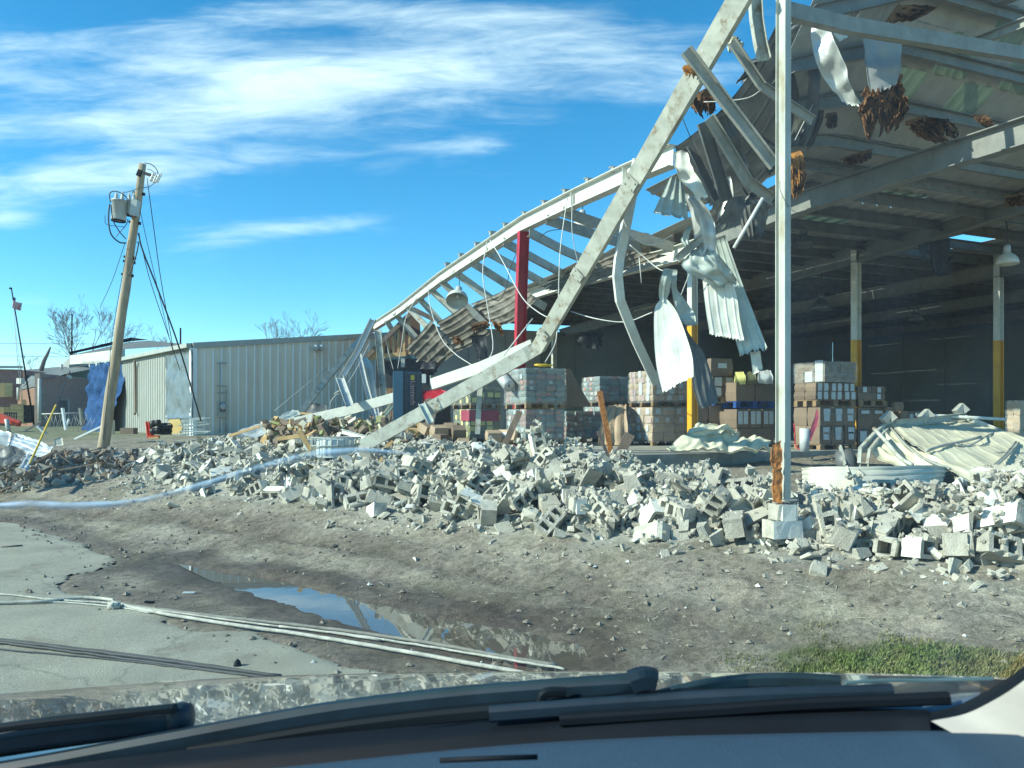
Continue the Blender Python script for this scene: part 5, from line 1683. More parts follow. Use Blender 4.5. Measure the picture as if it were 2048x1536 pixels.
# ------------------------------------------------------------------ stretch wrapping machine
def build_machine():
    D = 18.6
    yl, yr = 786, 842
    e = at(806, 880, D)
    root = thing('wrapping_machine', 'tall dark blue stretch wrapping machine standing in the rubble', 'machine', V((e.x, e.y, 1.1)))
    zt = at(806, 742, D).z
    w = (at(842, 800, D).x - e.x) * 1.06
    a = V((0.985, 0.17, 0))
    b = V((-0.17, 0.985, 0))
    d = 0.62
    # left cheek column
    mb = MB()
    base = V((e.x, e.y, 0))
    z0, z1 = 1.0, zt

    def slab(x0, x1, y0, y1, za, zb, mi=0):
        P = [base + a * x + b * y for x, y in ((x0, y0), (x1, y0), (x1, y1), (x0, y1))]
        mb.hexa([p + UP * za for p in P] + [p + UP * zb for p in P], mi)
    slab(-0.24, 0.0, -0.02, d, z0, z1)
    mb.build('side_column', mat('machine_blue_light', (0.030, 0.105, 0.17), 0.42, 0, .1, 2), root)
    mb = MB()
    slab(0.005, w, 0.05, d, 1.62, z1 - 0.01)
    mb.build('mast_body', M_BLUE, root)
    for x0, x1 in ((0.05, 0.12), (w - 0.14, w - 0.05)):
        mb = MB()
        slab(x0, x1, 0.0, 0.05, 1.72, z1 - 0.05)
        mb.build('mast_rail', M_BLUED, root)
    mb = MB()
    slab(w * .34, w * .66, 0.022, 0.05, 1.72, z1 - 0.06)
    panel = mb.build('front_panel', M_BLUED, root)
    mb = MB()
    slab(w * .40, w * .60, 0.006, 0.022, z1 - 0.22, z1 - 0.10)
    mb.build('yellow_label', mat('label_yellow', (0.30, 0.30, 0.03), 0.5), root)
    mb = MB()
    slab(0.04, w + 0.05, -0.18, 0.05, 1.50, 1.60)
    mb.build('carriage', mat('machine_grey', (0.12, 0.16, 0.19), 0.5), root)
    mb = MB()
    for x in (0.16, 0.30, 0.44):
        mb.tube([base + a * x + b * -0.05 + UP * 1.0, base + a * x + b * -0.05 + UP * 1.52], 0.055, 10)
    mb.build('film_roller', mat('roller_grey', (0.06, 0.07, 0.09), 0.4), root)
    cu = bpy.data.curves.new('lettering', 'FONT')
    cu.body = 'Lantech'
    cu.size = 0.19
    cu.extrude = 0.004
    cu.align_x, cu.align_y = 'CENTER', 'CENTER'
    cu.materials.append(M_PINKL)
    tmp = bpy.data.objects.new('lettering_curve', cu)
    COL.objects.link(tmp)
    bpy.context.view_layer.update()
    me = bpy.data.meshes.new_from_object(tmp.evaluated_get(bpy.context.evaluated_depsgraph_get()))
    bpy.data.objects.remove(tmp)
    tx = bpy.data.objects.new('lettering', me)
    COL.objects.link(tx)
    tx.parent = root
    c = base + a * (w * .5) + b * 0.014 + UP * ((1.75 + z1) / 2 + 0.03)
    tx.location = c - root.location
    # text runs downwards: local x -> -Z, local y -> +a, normal towards the viewer
    X_, Y_ = -UP, a
    Z_ = X_.cross(Y_)
    if Z_.dot(b) > 0:
        X_ = UP
        Y_ = -a
        Z_ = X_.cross(Y_)
    if Z_.dot(b) > 0:
        Z_ = -Z_
    tx.rotation_euler = Matrix((X_, Y_, X_.cross(Y_))).transposed().to_euler()
    mb = MB()
    mb.box(at(848, 757, D - .1), (0.10, 0.05, 0.22))
    one('white_sign', 'small white panel behind the upper right of the blue machine', 'panel', mb, M_LABEL)
    mb = MB()
    mb.tube([at(805, 872, 16.4), at(803, 848, 16.4)], 0.04, 10)
    one('white_pipe', 'short white pipe standing at the foot of the blue machine', 'pipe', mb, M_LABEL)


build_machine()


# ------------------------------------------------------------------ fallen roll up door and curved sheet, right
def build_doors():
    root = thing('fallen_door', 'crumpled cream roll up door lying in a ridge right of the column', 'roll up door', at(1880, 940, 9.6))
    rows = [((1776, 851, 10.9), (1926, 836, 11.5)), ((1812, 876, 10.3), (1985, 856, 10.9)), ((1856, 905, 9.6), (2046, 878, 10.3)), ((1930, 948, 9.0), (2110, 912, 9.7)), ((2010, 992, 8.5), (2180, 950, 9.1))]
    mb = sheet([(at(*l), at(*r)) for l, r in rows], nu=90, nv=34, ribs=9, rib=0.008, rw=.12, wrinkle=0.05, wscale=1.5, seed=80, thick=0.01)
    mb.build('door_curtain', M_CREAM, root)
    rows = [((1730, 898, 10.0), (1776, 851, 10.85)), ((1762, 918, 9.8), (1808, 876, 10.3)), ((1800, 934, 9.5), (1850, 908, 9.6)), ((1850, 950, 9.3), (1895, 935, 9.1))]
    mb = sheet([(at(*l), at(*r)) for l, r in rows], nu=24, nv=16, ribs=2, rib=0.04, wrinkle=0.07, wscale=2, seed=81, thick=0.01)
    mb.build('door_end', M_CREAM, root)
    rows = [((1842, 900, 9.55), (1852, 912, 9.5)), ((1900, 930, 9.1), (1900, 940, 9.0)), ((1965, 965, 8.7), (1960, 985, 8.6)), ((2020, 1000, 8.3), (2000, 1015, 8.3))]
    mb = sheet([(at(*l), at(*r)) for l, r in rows], nu=8, nv=18, ribs=0, wrinkle=0.04, seed=82, thick=0.01)
    mb.build('door_edge', M_CREAM, root)

    def rod(nm, pts, r, m=M_SHEETW, n=None):
        mb = MB()
        mb.tube(crom([at(*p) for p in pts], n or (len(pts) - 1) * 4), r, 7)
        mb.build(nm, m, root)

    def strut(nm, pts, w, m=M_STEEL):
        mb = MB()
        mb.channel([at(*p) for p in pts], w, w * .6, 0.008)
        mb.build(nm, m, root)
    strut('door_bar', [(1774, 846, 10.8), (1845, 842, 11.0), (1926, 832, 11.4)], 0.10)
    strut('door_bar', [(1926, 832, 11.4), (1990, 858, 10.9), (2060, 886, 10.4)], 0.07, M_SHEETW)
    strut('door_track', [(1776, 848, 10.8), (1750, 872, 10.4), (1724, 900, 9.9), (1722, 930, 9.7)], 0.075)
    strut('door_track', [(1784, 853, 10.8), (1762, 876, 10.4), (1742, 902, 9.9), (1738, 930, 9.7)], 0.06)
    rod('door_rod', [(1748, 857, 10.3), (1775, 886, 9.9), (1800, 915, 9.5), (1825, 930, 9.3)], 0.028, M_STEEL)
    rod('door_rod', [(1782, 856, 10.7), (1812, 890, 10.0), (1850, 918, 9.4), (1900, 938, 9.0)], 0.018, M_PURLIN)
    rod('door_shaft', [(1832, 829, 11.4), (1900, 833, 11.3), (2012, 839, 11.1)], 0.026, M_SHEETW)
    rod('door_strap', [(1852, 902, 9.5), (1878, 893, 9.7), (1910, 886, 9.9), (1962, 874, 10.1)], 0.020, M_PURLIN)
    rod('door_strap', [(1912, 889, 9.85), (1935, 892, 9.9), (1964, 878, 10.05)], 0.014, M_PURLIN)
    rod('door_strap', [(1978, 938, 8.95), (2005, 915, 9.4), (2032, 884, 10.1)], 0.014, M_PURLIN)
    rod('door_strap', [(1984, 938, 8.95), (2012, 914, 9.4), (2038, 886, 10.1)], 0.014, M_PURLIN)
    rod('door_strap', [(1970, 968, 8.5), (1972, 952, 8.7), (1984, 938, 8.9)], 0.02, M_PURLIN)
    rod('door_strap', [(1966, 876, 10.1), (1985, 866, 10.6), (1996, 860, 10.8)], 0.012, M_PURLIN)
    for x, y, d in ((1842, 838, 11.1), (1766, 842, 10.7), (1912, 826, 11.4)):
        mb = MB()
        c = at(x, y, d)
        mb.prism([c, c + V((0.1, 0.02, 0.10)), c + V((0.16, 0, 0.02))], [(-.05, -.05), (.05, -.05), (.05, .05), (-.05, .05)])
        mb.build('door_bracket', M_PURLIN, root)
    # coil end of the door barrel
    mb = MB()
    c = at(1694, 925, 9.9)
    mb.lathe([(0.08, -0.12), (0.17, -0.10), (0.19, 0.0), (0.17, 0.1), (0.08, 0.12), (0.06, 0.0)], c, V((0.8, -0.5, 0.25)), 16)
    mb.build('door_barrel', M_GALVD, root)
    strut('door_bracket', [(1682, 892, 9.9), (1688, 910, 9.8), (1692, 930, 9.7)], 0.045)
    # curved sheet in front
    rows = [((1606, 936, 9.0), (1610, 982, 8.7)), ((1625, 935, 8.55), (1628, 988, 8.3)), ((1700, 934, 8.35), (1700, 996, 8.1)), ((1790, 932, 8.4), (1790, 996, 8.15)), ((1860, 931, 8.7), (1856, 986, 8.45)), ((1892, 934, 9.1), (1880, 978, 8.85))]
    mb = sheet([(at(*l), at(*r)) for l, r in rows], nu=36, nv=30, ribs=5, rib=0.022, wrinkle=0.015, wscale=1.5, seed=83, thick=0.008)
    one('curved_sheet', 'curved pale ribbed sheet standing on edge in front of the fallen door', 'door sheet', mb, mat('pale_curved_sheet', (0.58, 0.56, 0.46), 0.45, 0.0, 0.15, 3, 0.1, 12, col2=(0.36, 0.27, 0.17), c2scale=2.4, c2lo=0.62, c2hi=0.8))
    # cream insulation heap at the slab edge
    rows = [((1340, 903, 12.4), (1545, 906, 12.4)), ((1352, 888, 12.5), (1538, 899, 12.5)), ((1375, 868, 12.8), (1505, 889, 12.8)), ((1396, 860, 13.1), (1470, 874, 13.1)), ((1405, 872, 13.6), (1480, 885, 13.6))]
    mb = sheet([(at(*l), at(*r)) for l, r in rows], nu=46, nv=30, ribs=0, wrinkle=0.11, wscale=4.0, seed=84, thick=0.05, side_jag=0.1)
    one('insulation_heap', 'heap of crumpled cream insulation lying on the slab edge left of the column', 'insulation', mb, M_CREAMCLOTH)
    rows = [((1378, 872, 12.6), (1430, 866, 12.6)), ((1400, 864, 12.7), (1458, 862, 12.7)), ((1432, 862, 12.8), (1470, 868, 12.8))]
    mb = sheet([(at(*l), at(*r)) for l, r in rows], nu=14, nv=14, ribs=0, wrinkle=0.07, wscale=5, seed=85, thick=0.08)
    one('insulation_roll', 'thick folded cream insulation piece on top of the crumpled heap', 'insulation', mb, M_CREAMCLOTH)
    # rusty plate clinging to the corner column
    c = on_t(1557, 1000, -0.06)
    mb = sheet([(V((c.x - .045, c.y, 1.52)), V((c.x + .03, c.y, 1.56))), (V((c.x - .075, c.y - .02, 1.42)), V((c.x + .03, c.y - .02, 1.42))), (V((c.x - .06, c.y, 1.34)), V((c.x + .03, c.y, 1.32))), (V((c.x - .04, c.y, 1.29)), V((c.x + .035, c.y, 1.29))), (V((c.x - .05, c.y, 1.22)), V((c.x + .035, c.y, 1.20))), (V((c.x - .04, c.y, 0.96)), V((c.x + .035, c.y, 0.95)))], nu=10, nv=30, ribs=0, wrinkle=0.018, wscale=9, thick=0.035, seed=86, side_jag=0.2)
    one('rusty_plate', 'ragged orange rusty strip clinging to the foot of the corner column', 'rusty strip', mb, M_RUST)


build_doors()
# ------------------------------------------------------------------ grey metal building, tarp, timber gable
def build_metal_building():
    c = at(385, 868, 26.5)
    a2, b2 = V((0.75, 0.66, 0)).normalized(), V((-0.66, 0.75, 0)).normalized()
    z0 = 0.95
    zc = at(385, 690, 26.5).z
    root = thing('metal_building', 'grey ribbed metal building behind the rubble, beige on its sunlit side', 'building', V((c.x, c.y, z0)))
    base = V((c.x, c.y, 0))
    slope = 0.118

    def top(t):
        return zc + slope * t if t < 9 else zc + slope * 9 - slope * (t - 9)
    for i in range(15):
        t0, t1 = i * 1.22, (i + 1) * 1.22
        mb = MB()
        p, q = base + a2 * t0, base + a2 * (t1 - .004)
        d = b2 * 0.05
        mb.hexa([p + UP * z0, q + UP * z0, q + d + UP * z0, p + d + UP * z0, p + UP * top(t0), q + UP * top(t1), q + d + UP * top(t1), p + d + UP * top(t0)])
        pan = mb.build('wall_panel', M_SIDG, root)
        mb = MB()
        for k in range(4):
            t = t0 + .10 + k * .305
            r = base + a2 * t - b2 * 0.018
            mb.bar(r + UP * z0, r + UP * (top(t) - .06), 0.045, 0.04, up=b2)
        mb.build('panel_rib', M_SIDR, pan)
    # rake trim
    mb = MB()
    mb.bar(base + UP * (top(0) - .02) - b2 * .05, base + a2 * 9 + UP * (top(9) - .02) - b2 * .05, 0.08, 0.20)
    mb.build('rake_trim', M_TRIM, root)
    mb = MB()
    mb.bar(base + a2 * .06 - b2 * .05 + UP * z0, base + a2 * .06 - b2 * .05 + UP * (zc - .1), 0.14, 0.06, up=b2)
    mb.bar(base - a2 * .035 + b2 * .08 + UP * z0, base - a2 * .035 + b2 * .08 + UP * (zc - .1), 0.05, 0.16, up=b2)
    mb.build('corner_trim', M_SIDR, root)
    # sunlit left wall
    L = 14.5
    for i in range(12):
        t0, t1 = i * L / 12, (i + 1) * L / 12
        mb = MB()
        p, q = base + b2 * t0, base + b2 * (t1 - .004)
        d = a2 * 0.05
        if i >= 9:
            zlo = z0
        mb.hexa([p + UP * z0, q + UP * z0, q + d + UP * z0, p + d + UP * z0, p + UP * zc, q + UP * zc, q + d + UP * zc, p + d + UP * zc])
        pan = mb.build('wall_panel', M_SIDB if i < 9 else M_BLUED, root)
        mb = MB()
        for k in range(4):
            t = t0 + .12 + k * .302
            r = base + b2 * t - a2 * 0.0
            mb.bar(r + UP * z0, r + UP * (zc - .1), 0.03, 0.030, up=a2)
        mb.build('panel_rib', M_SIDB if i < 9 else M_BLUED, pan)
    mb = MB()
    mb.bar(base - a2 * .12 + UP * (zc - .02), base + b2 * L - a2 * .12 + UP * (zc - .02), 0.17, 0.15)
    mb.build('gutter', M_TRIM, root)
    # shallow roof
    mb = MB()
    e0, e1 = base - a2 * .1 + UP * (zc + .06), base + b2 * L - a2 * .1 + UP * (zc + .06)
    r0, r1 = base + a2 * 9 + UP * (top(9) + .08), base + a2 * 9 + b2 * L + UP * (top(9) + .08)
    x0, x1 = base + a2 * 18.3 + UP * (zc + .06), base + a2 * 18.3 + b2 * L + UP * (zc + .06)
    mb.quad(e0, r0, r1, e1)
    mb.quad(r0, x0, x1, r1)
    mb.build('roof', M_ROOFG, root)

    def onL(px, py, off=0.0):            # point on the sunlit wall
        r = ray(px, py)
        n = a2
        return EYEV + r * ((base.dot(n) - off) / r.dot(n))

    def onG(px, py, off=0.0):
        r = ray(px, py)
        return EYEV + r * ((base.dot(b2) - off) / r.dot(b2))
    mb = MB()
    mb.tube([onL(269, 722, .14), onL(271, 735, .08), onL(271, 825, .08), onL(269, 828, .14)], 0.055, 8)
    mb.build('downspout', M_WOOD, root)
    # silver film over an opening
    mb = sheet([(onL(331, 708, .06), onL(384, 700, .06)), (onL(330, 760, .08), onL(383, 760, .08)), (onL(330, 838, .10), onL(384, 836, .10))], nu=16, nv=18, ribs=0, wrinkle=0.06, wscale=2.0, seed=90, thick=0.01)
    tag(mb.build('silver_film', M_SILVER), 'sheet of silver film fixed over the beige wall near its corner', 'film sheet')
    # electric meter on the gable wall
    m = thing('electric_meter', 'grey electric meter box with conduits on the ribbed grey wall', 'electric meter', onG(446, 830, .05))
    for nm, x0, x1, y0, y1, off, mm in (('meter_box', 438, 453, 803, 834, .22, M_TRIM), ('dark_panel', 440, 451, 806, 824, .25, M_GALVD)):
        p = [onG(x0, y1, off), onG(x1, y1, off), onG(x1, y0, off), onG(x0, y0, off)]
        q = [x + b2 * (off - .02) for x in p]
        mb = MB()
        mb.hexa([p[0], p[1], q[1], q[0], p[3], p[2], q[2], q[3]])
        mb.build(nm, mm, m)
    mb = MB()
    mb.lathe([(0.001, .08), (.10, .07), (.12, 0.0)], onG(447, 813, .26), -b2, 14)
    mb.build('meter_dial', M_TIN, m)
    for x in (440, 452):
        mb = MB()
        mb.tube([onG(x, 865, .1), onG(x, 834, .12)], 0.03, 6)
        mb.tube([onG(x, 803, .12), onG(x + .5, 725 if x < 445 else 780, .1)], 0.025, 6)
        mb.build('conduit', M_TRIM, m)
    mb = MB()
    for y in (726, 772, 786):
        mb.bar(onG(434, y, .08), onG(454, y, .08), .04, .05)
    mb.build('wall_bracket', M_TRIM, m)
    # flood light
    f = thing('wall_light', 'small white twin floodlight high on the ribbed grey wall', 'floodlight', onG(637, 697, .1))
    mb = MB()
    mb.box(onG(637, 699, .1), (.16, .12, .12))
    mb.build('light_base', M_TRIM, f)
    for x in (632, 643):
        mb = MB()
        mb.lathe([(.02, -.1), (.10, -.06), (.12, .06), (.02, .07)], onG(x, 695, .25), V((-.2, -1, -.5)), 12)
        mb.build('light_head', M_LABEL, f)
    # blue tarp
    rows = [((178, 727, 36.6), (238, 722, 33.2)), ((176, 760, 36.4), (240, 745, 33.0)), ((172, 800, 36.0), (243, 785, 32.8)), ((167, 838, 35.4), (228, 815, 32.8)), ((160, 862, 34.6), (214, 845, 32.8)), ((150, 876, 33.6), (212, 872, 32.6))]
    mb = sheet([(at(*l), at(*r)) for l, r in rows], nu=36, nv=36, ribs=0, wrinkle=0.22, wscale=1.1, seed=91, thick=0.01)
    tag(mb.build('blue_tarp', M_TARP), 'big blue tarp hanging over the broken end of the beige wall', 'tarp')


build_metal_building()


def gable_house(name, label, pts_front, depth, m_wall, m_roof):
    pass


def slab_between(mb, p, q, z0, z1, t, mi=0):
    d = V((-(q - p).y, (q - p).x, 0)).normalized() * t
    P = [V((p.x, p.y, 0)), V((q.x, q.y, 0)), V((q.x, q.y, 0)) + d, V((p.x, p.y, 0)) + d]
    mb.hexa([x + UP * z0 for x in P] + [x + UP * z1 for x in P], mi)


def brick_course_wall(parent, p, q, z0, z1, m, holes=()):
    """wall body with raked mortar courses"""
    mb = MB()
    slab_between(mb, p, q, z0, z1, 0.3)
    w = mb.build('wall', M_MORTAR, parent)
    mb = MB()
    n = int((z1 - z0) / 0.075)
    d = (q - p).normalized()
    nrm = V((d.y, -d.x, 0)) * 0.012
    L = (q - p).length
    for k in range(n):
        za = z0 + k * 0.075
        off = 0.0 if k % 2 else 0.11
        mb.quad(p + nrm + UP * (za + .006), q + nrm + UP * (za + .006), q + nrm + UP * (za + .069), p + nrm + UP * (za + .069))
    b = mb.build('brick_courses', m, w)
    b['kind'] = 'stuff'
    return w


def build_background():
    # building with white fascia and grey roof behind the metal building
    root = thing('fascia_building', 'low building with a long white fascia and grey hipped roof behind the beige wall', 'building', at(230, 850, 54))
    p, q = at(138, 850, 54), at(300, 850, 57)
    mb = MB()
    slab_between(mb, p, q, 0.9, at(140, 716, 54).z, 6.0)
    mb.build('wall', M_SIDB, root)
    mb = MB()
    P = [at(139, 729, 53.2), at(240, 722, 44), at(240, 698, 44), at(139, 711, 53.2)]
    d = V((.2, .2, 0))
    mb.hexa([P[0], P[1], P[1] + d, P[0] + d, P[3], P[2], P[2] + d, P[3] + d])
    mb.build('fascia', M_FASC, root)
    mb = MB()
    mb.add([at(139, 711, 53.2), at(240, 699, 55), at(390, 690, 57), at(298, 681, 62), at(260, 684, 62)], [(0, 1, 4), (1, 2, 3), (1, 3, 4)])
    mb.add([at(139, 710, 53.3) + UP * .05, at(260, 684, 62) + UP * .06, at(298, 681, 62) + UP * .06, at(262, 682, 62.5) + UP * .3, at(139, 708, 53.6) + UP * .15], [(0, 1, 3, 4), (1, 2, 3)], 1)
    mb.build('roof', [M_ROOFG, M_CARBLK], root)
    mb = MB()
    mb.bar(at(174, 726, 42), at(240, 724, 40), .5, .12)
    mb.build('awning', M_TRIM, root)
    # dark brick building with low metal roof
    root = thing('brick_building', 'dark brick building with stepped grey metal roof left of the blue tarp', 'building', at(120, 848, 46))
    c = at(80, 848, 44)
    l = at(36, 848, 47)
    r = at(182, 848, 50)
    zc = at(80, 757, 44).z
    brick_course_wall(root, V((c.x, c.y, 0)), V((r.x, r.y, 0)), .9, at(130, 752, 47).z, M_BRICK)
    brick_course_wall(root, V((l.x, l.y, 0)), V((c.x, c.y, 0)) - V((.02, 0, 0)), .9, at(60, 776, 45.5).z, M_BRICKL)
    mb = MB()
    mb.add([at(79, 757, 43.8), at(110, 755, 45), at(130, 748, 46.5), at(184, 738, 49.8), at(184, 728, 54), at(100, 735, 60), at(46, 740, 60), at(44, 745, 56), at(40, 780, 46.5), at(79, 771, 43.8)],
           [(0, 1, 2, 5, 6, 7), (2, 3, 4, 5), (0, 7, 8, 9)])
    mb.build('roof', M_ROOFG, root)
    mb = MB()
    mb.tube([at(79, 757, 43.7), at(79, 848, 43.7)], 0.09, 8)
    mb.build('downspout', M_FASC, root)
    mb = MB()
    mb.tube([at(37, 775, 46.8), at(37, 800, 46.8)], 0.1, 8)
    mb.bar(at(36, 762, 46.8), at(46, 762, 46.5), .2, .35)
    mb.build('gutter', M_FASC, root)
    def pane(nm, x0, x1, y0, y1, d, m, par, th=.08):
        mb = MB()
        P = [at(x0, y1, d), at(x1, y1, d + .2), at(x1, y0, d + .2), at(x0, y0, d)]
        dd = V((0, th, 0))
        mb.hexa([P[0], P[1], P[1] + dd, P[0] + dd, P[3], P[2], P[2] + dd, P[3] + dd])
        return mb.build(nm, m, par)
    pane('door', 44, 57, 799, 848, 45.7, M_PLY, root)
    w = pane('window', 117, 137, 799, 848, 46.2, M_TRIM, root)
    pane('pane', 119, 135, 801, 846, 46.1, M_GALVD, w)
    mb = MB()
    mb.lathe([(.1, 0), (.16, .05), (.12, .2), (.02, .25)], at(138, 758, 46.5), UP, 10)
    mb.build('wall_lamp', M_FASC, root)
    mb = MB()
    mb.tube([at(123, 739, 52), at(123, 728, 52)], .1, 8)
    mb.build('roof_vent', M_FASC, root)
    # leftmost brick building
    root = thing('brick_building', 'dark brick building with boarded windows at the left edge', 'building', at(0, 850, 48))
    p, q = at(-160, 850, 47), at(43, 850, 49)
    brick_course_wall(root, V((p.x, p.y, 0)), V((q.x, q.y, 0)), .9, at(0, 737, 48).z, M_BRICK)
    mb = MB()
    p3 = V((q.x, q.y, 0)) + V((0.0, 0.32, 0))
    slab_between(mb, p3, p3 + V((-.6, 8, 0)), .9, at(0, 738, 48).z, .3)
    mb.build('wall', M_BRICK, root)
    mb = MB()
    mb.bar(at(-160, 734, 46.9), at(44, 734, 48.9), .5, .14)
    mb.build('parapet', M_FASC, root)
    for x0, x1 in ((-12, 8), (8.4, 24)):
        pane('window_board', x0, x1, 766, 794, 47.9, M_PLY, root)
    for x0, x1 in ((-12, 8), (8.4, 20)):
        pane('window_board', x0, x1, 814, 846, 47.9, M_PLY, root)
    # plywood crate
    root = thing('plywood_crate', 'large plywood crate standing before the tan brick wall', 'crate', at(34, 848, 42))
    w = pane('front_panel', 21, 47, 809, 846, 42, M_PLY, root, .1)
    pane('side_panel', 47, 51, 810, 846, 42.2, mat('dark_opening', (.03, .02, .015), .9), root, .8)
    for y in (809, 820, 833, 845):
        pane('batten', 20.5, 47.5, y - 1, y + 1, 41.9, M_PINE, root, .06)
    mb = MB()
    for i in range(6):
        x = 10 + i * 4.5
        mb.tube([at(x, 826, 38), at(x, 846, 38)], .03, 5)
    mb.bar(at(8, 826, 38), at(34, 826, 38), .06, .06)
    mb.bar(at(8, 845, 38), at(34, 845, 38), .06, .06)
    tag(mb.build('steel_rack', M_CARBLK), 'small dark steel rack in front of the plywood crate', 'rack')
    # red boom of a machine at the left edge
    root = thing('red_loader', 'red loader boom lying at the left edge behind the scrap', 'loader', at(10, 850, 34))
    mb = MB()
    mb.prism([at(-40, 822, 34), at(5, 834, 34), at(40, 848, 34)], [(-.1, -.12), (.1, -.12), (.1, .12), (-.1, .12)])
    mb.build('boom', M_ORANGE, root)
    mb = MB()
    mb.prism([at(-30, 842, 33.8), at(20, 844, 33.8), at(36, 850, 33.8)], [(-.07, -.07), (.07, -.07), (.07, .07), (-.07, .07)])
    mb.build('link_arm', M_ORANGE, root)
    mb = MB()
    mb.tube([at(13, 838, 33.6), at(18, 866, 33.6)], .09, 8)
    mb.build('ram', M_FASC, root)
    # timber gable structure behind the left end of the warehouse
    root = thing('timber_gable', 'bare timber stud gable exposed behind the dropped purlins', 'timber frame', at(780, 830, 27.5))
    D = 27.5
    def stud(nm, x0, y0, x1, y1, w=.10, m=M_PINE, d=D):
        mb = MB()
        mb.bar(at(x0, y0, d), at(x1, y1, d), w, w, up=V((0, 1, 0)))
        mb.build(nm, m, root)
    stud('bottom_plate', 738, 715, 812, 708, .16)
    stud('rafter', 730, 718, 828, 620, .16, M_WOOD, D - .1)
    stud('rafter', 826, 618, 870, 640, .16, M_WOOD, D - .1)
    for x in (756, 767, 777, 787, 797, 808, 819):
        stud('stud', x, 712 - (x - 756) * .05, x, 716 - (x - 730) * .97 + 4, .08)
    mb = MB()
    mb.add([at(738, 714, 28), at(845, 706, 28), at(838, 626, 28), at(825, 618, 28), at(738, 712, 28)] + [at(738, 714, 31), at(845, 706, 31), at(838, 626, 31), at(825, 618, 31), at(738, 712, 31)], [(0, 1, 2, 3, 4), (5, 9, 8, 7, 6), (3, 8, 9, 4), (2, 7, 8, 3)])
    mb.build('sheathing', mat('dark_sheathing', (0.13, 0.07, 0.04), 0.9), root)
    mb = MB()
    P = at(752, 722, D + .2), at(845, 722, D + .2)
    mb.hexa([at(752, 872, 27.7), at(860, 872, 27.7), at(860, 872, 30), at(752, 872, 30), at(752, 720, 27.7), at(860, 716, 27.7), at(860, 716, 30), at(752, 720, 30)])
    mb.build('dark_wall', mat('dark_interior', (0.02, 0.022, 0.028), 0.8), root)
    for i in range(5):
        mb = MB()
        mb.box(at(752 + i * 9, 815, 27.4), (.15, .06, 1.4))
        mb.build('wall_board', mat('tan_board', (.33, .17, .07), .8) if i > 1 else M_GALVD, root)
    mb = MB()
    mb.box(at(806, 726, 27), (.14, .12, .3))
    mb.build('meter', M_TRIM, root)


build_background()


# ------------------------------------------------------------------ bare trees
def bare_tree(label, px, py, d, h, seed, lean=0.0, spread=0.55, depth=6, trunk=None):
    rnd = random.Random(seed)
    base = at(px, py, d)
    root = thing('bare_tree', label, 'tree', base, 'bare winter trees behind the buildings')
    tr, cr = MB(), MB()

    def grow(p, dirv, L, r, lev):
        pts, rad = [p], [r]
        n = 4
        q = p
        dv = dirv
        for k in range(n):
            dv = (dv + V((rnd.uniform(-1, 1), rnd.uniform(-1, 1), rnd.uniform(-.5, .7))) * .13).normalized()
            q = q + dv * L / n
            pts.append(q)
            rad.append(max(r * (1 - .45 * (k + 1) / n), .0085))
        (tr if lev < 2 else cr).tube(pts, rad, 6 if lev < 2 else 3, smooth=lev < 2, caps=False)
        if lev >= depth:
            return
        kids = rnd.choice((2, 3, 3)) if lev < 2 else rnd.choice((2, 2, 3))
        for k in range(kids):
            ang = rnd.uniform(.25, .75) * spread * 1.5
            ax = dv.orthogonal().normalized()
            ax.rotate(Quaternion(dv, rnd.uniform(0, 6.28)))
            nd = dv.copy()
            nd.rotate(Quaternion(ax, ang))
            nd = (nd + V((0, 0, .12))).normalized()
            i = rnd.randint(2, n)
            grow(pts[i], nd, L * rnd.uniform(.62, .85), rad[i] * .72, lev + 1)
    grow(base, V((lean, 0, 1)).normalized(), h * .34, h * .020, 0)
    tr.build('trunk', M_BARK, root)
    cr.build('crown', M_BARK, root)


bare_tree('tall bare tree directly left of the utility pole', 205, 800, 62, 9.6, 3, -.15, .62, 7)
bare_tree('smaller bare tree with a dense head left of the tallest one', 145, 800, 64, 8.6, 14, .02, .5, 7)
bare_tree('low bare bushy tree behind the brick building roof', 60, 780, 75, 4.2, 5, 0, .7, 5)
bare_tree('small bare tree above the grey hipped roof', 326, 740, 70, 4.2, 8, 0, .7, 5)
bare_tree('bare tree behind the ribbed wall, left of the pair', 540, 760, 66, 6.2, 21, 0, .62)
bare_tree('wider bare tree behind the ribbed wall, right of the pair', 606, 760, 66, 7.0, 35, 0, .7)


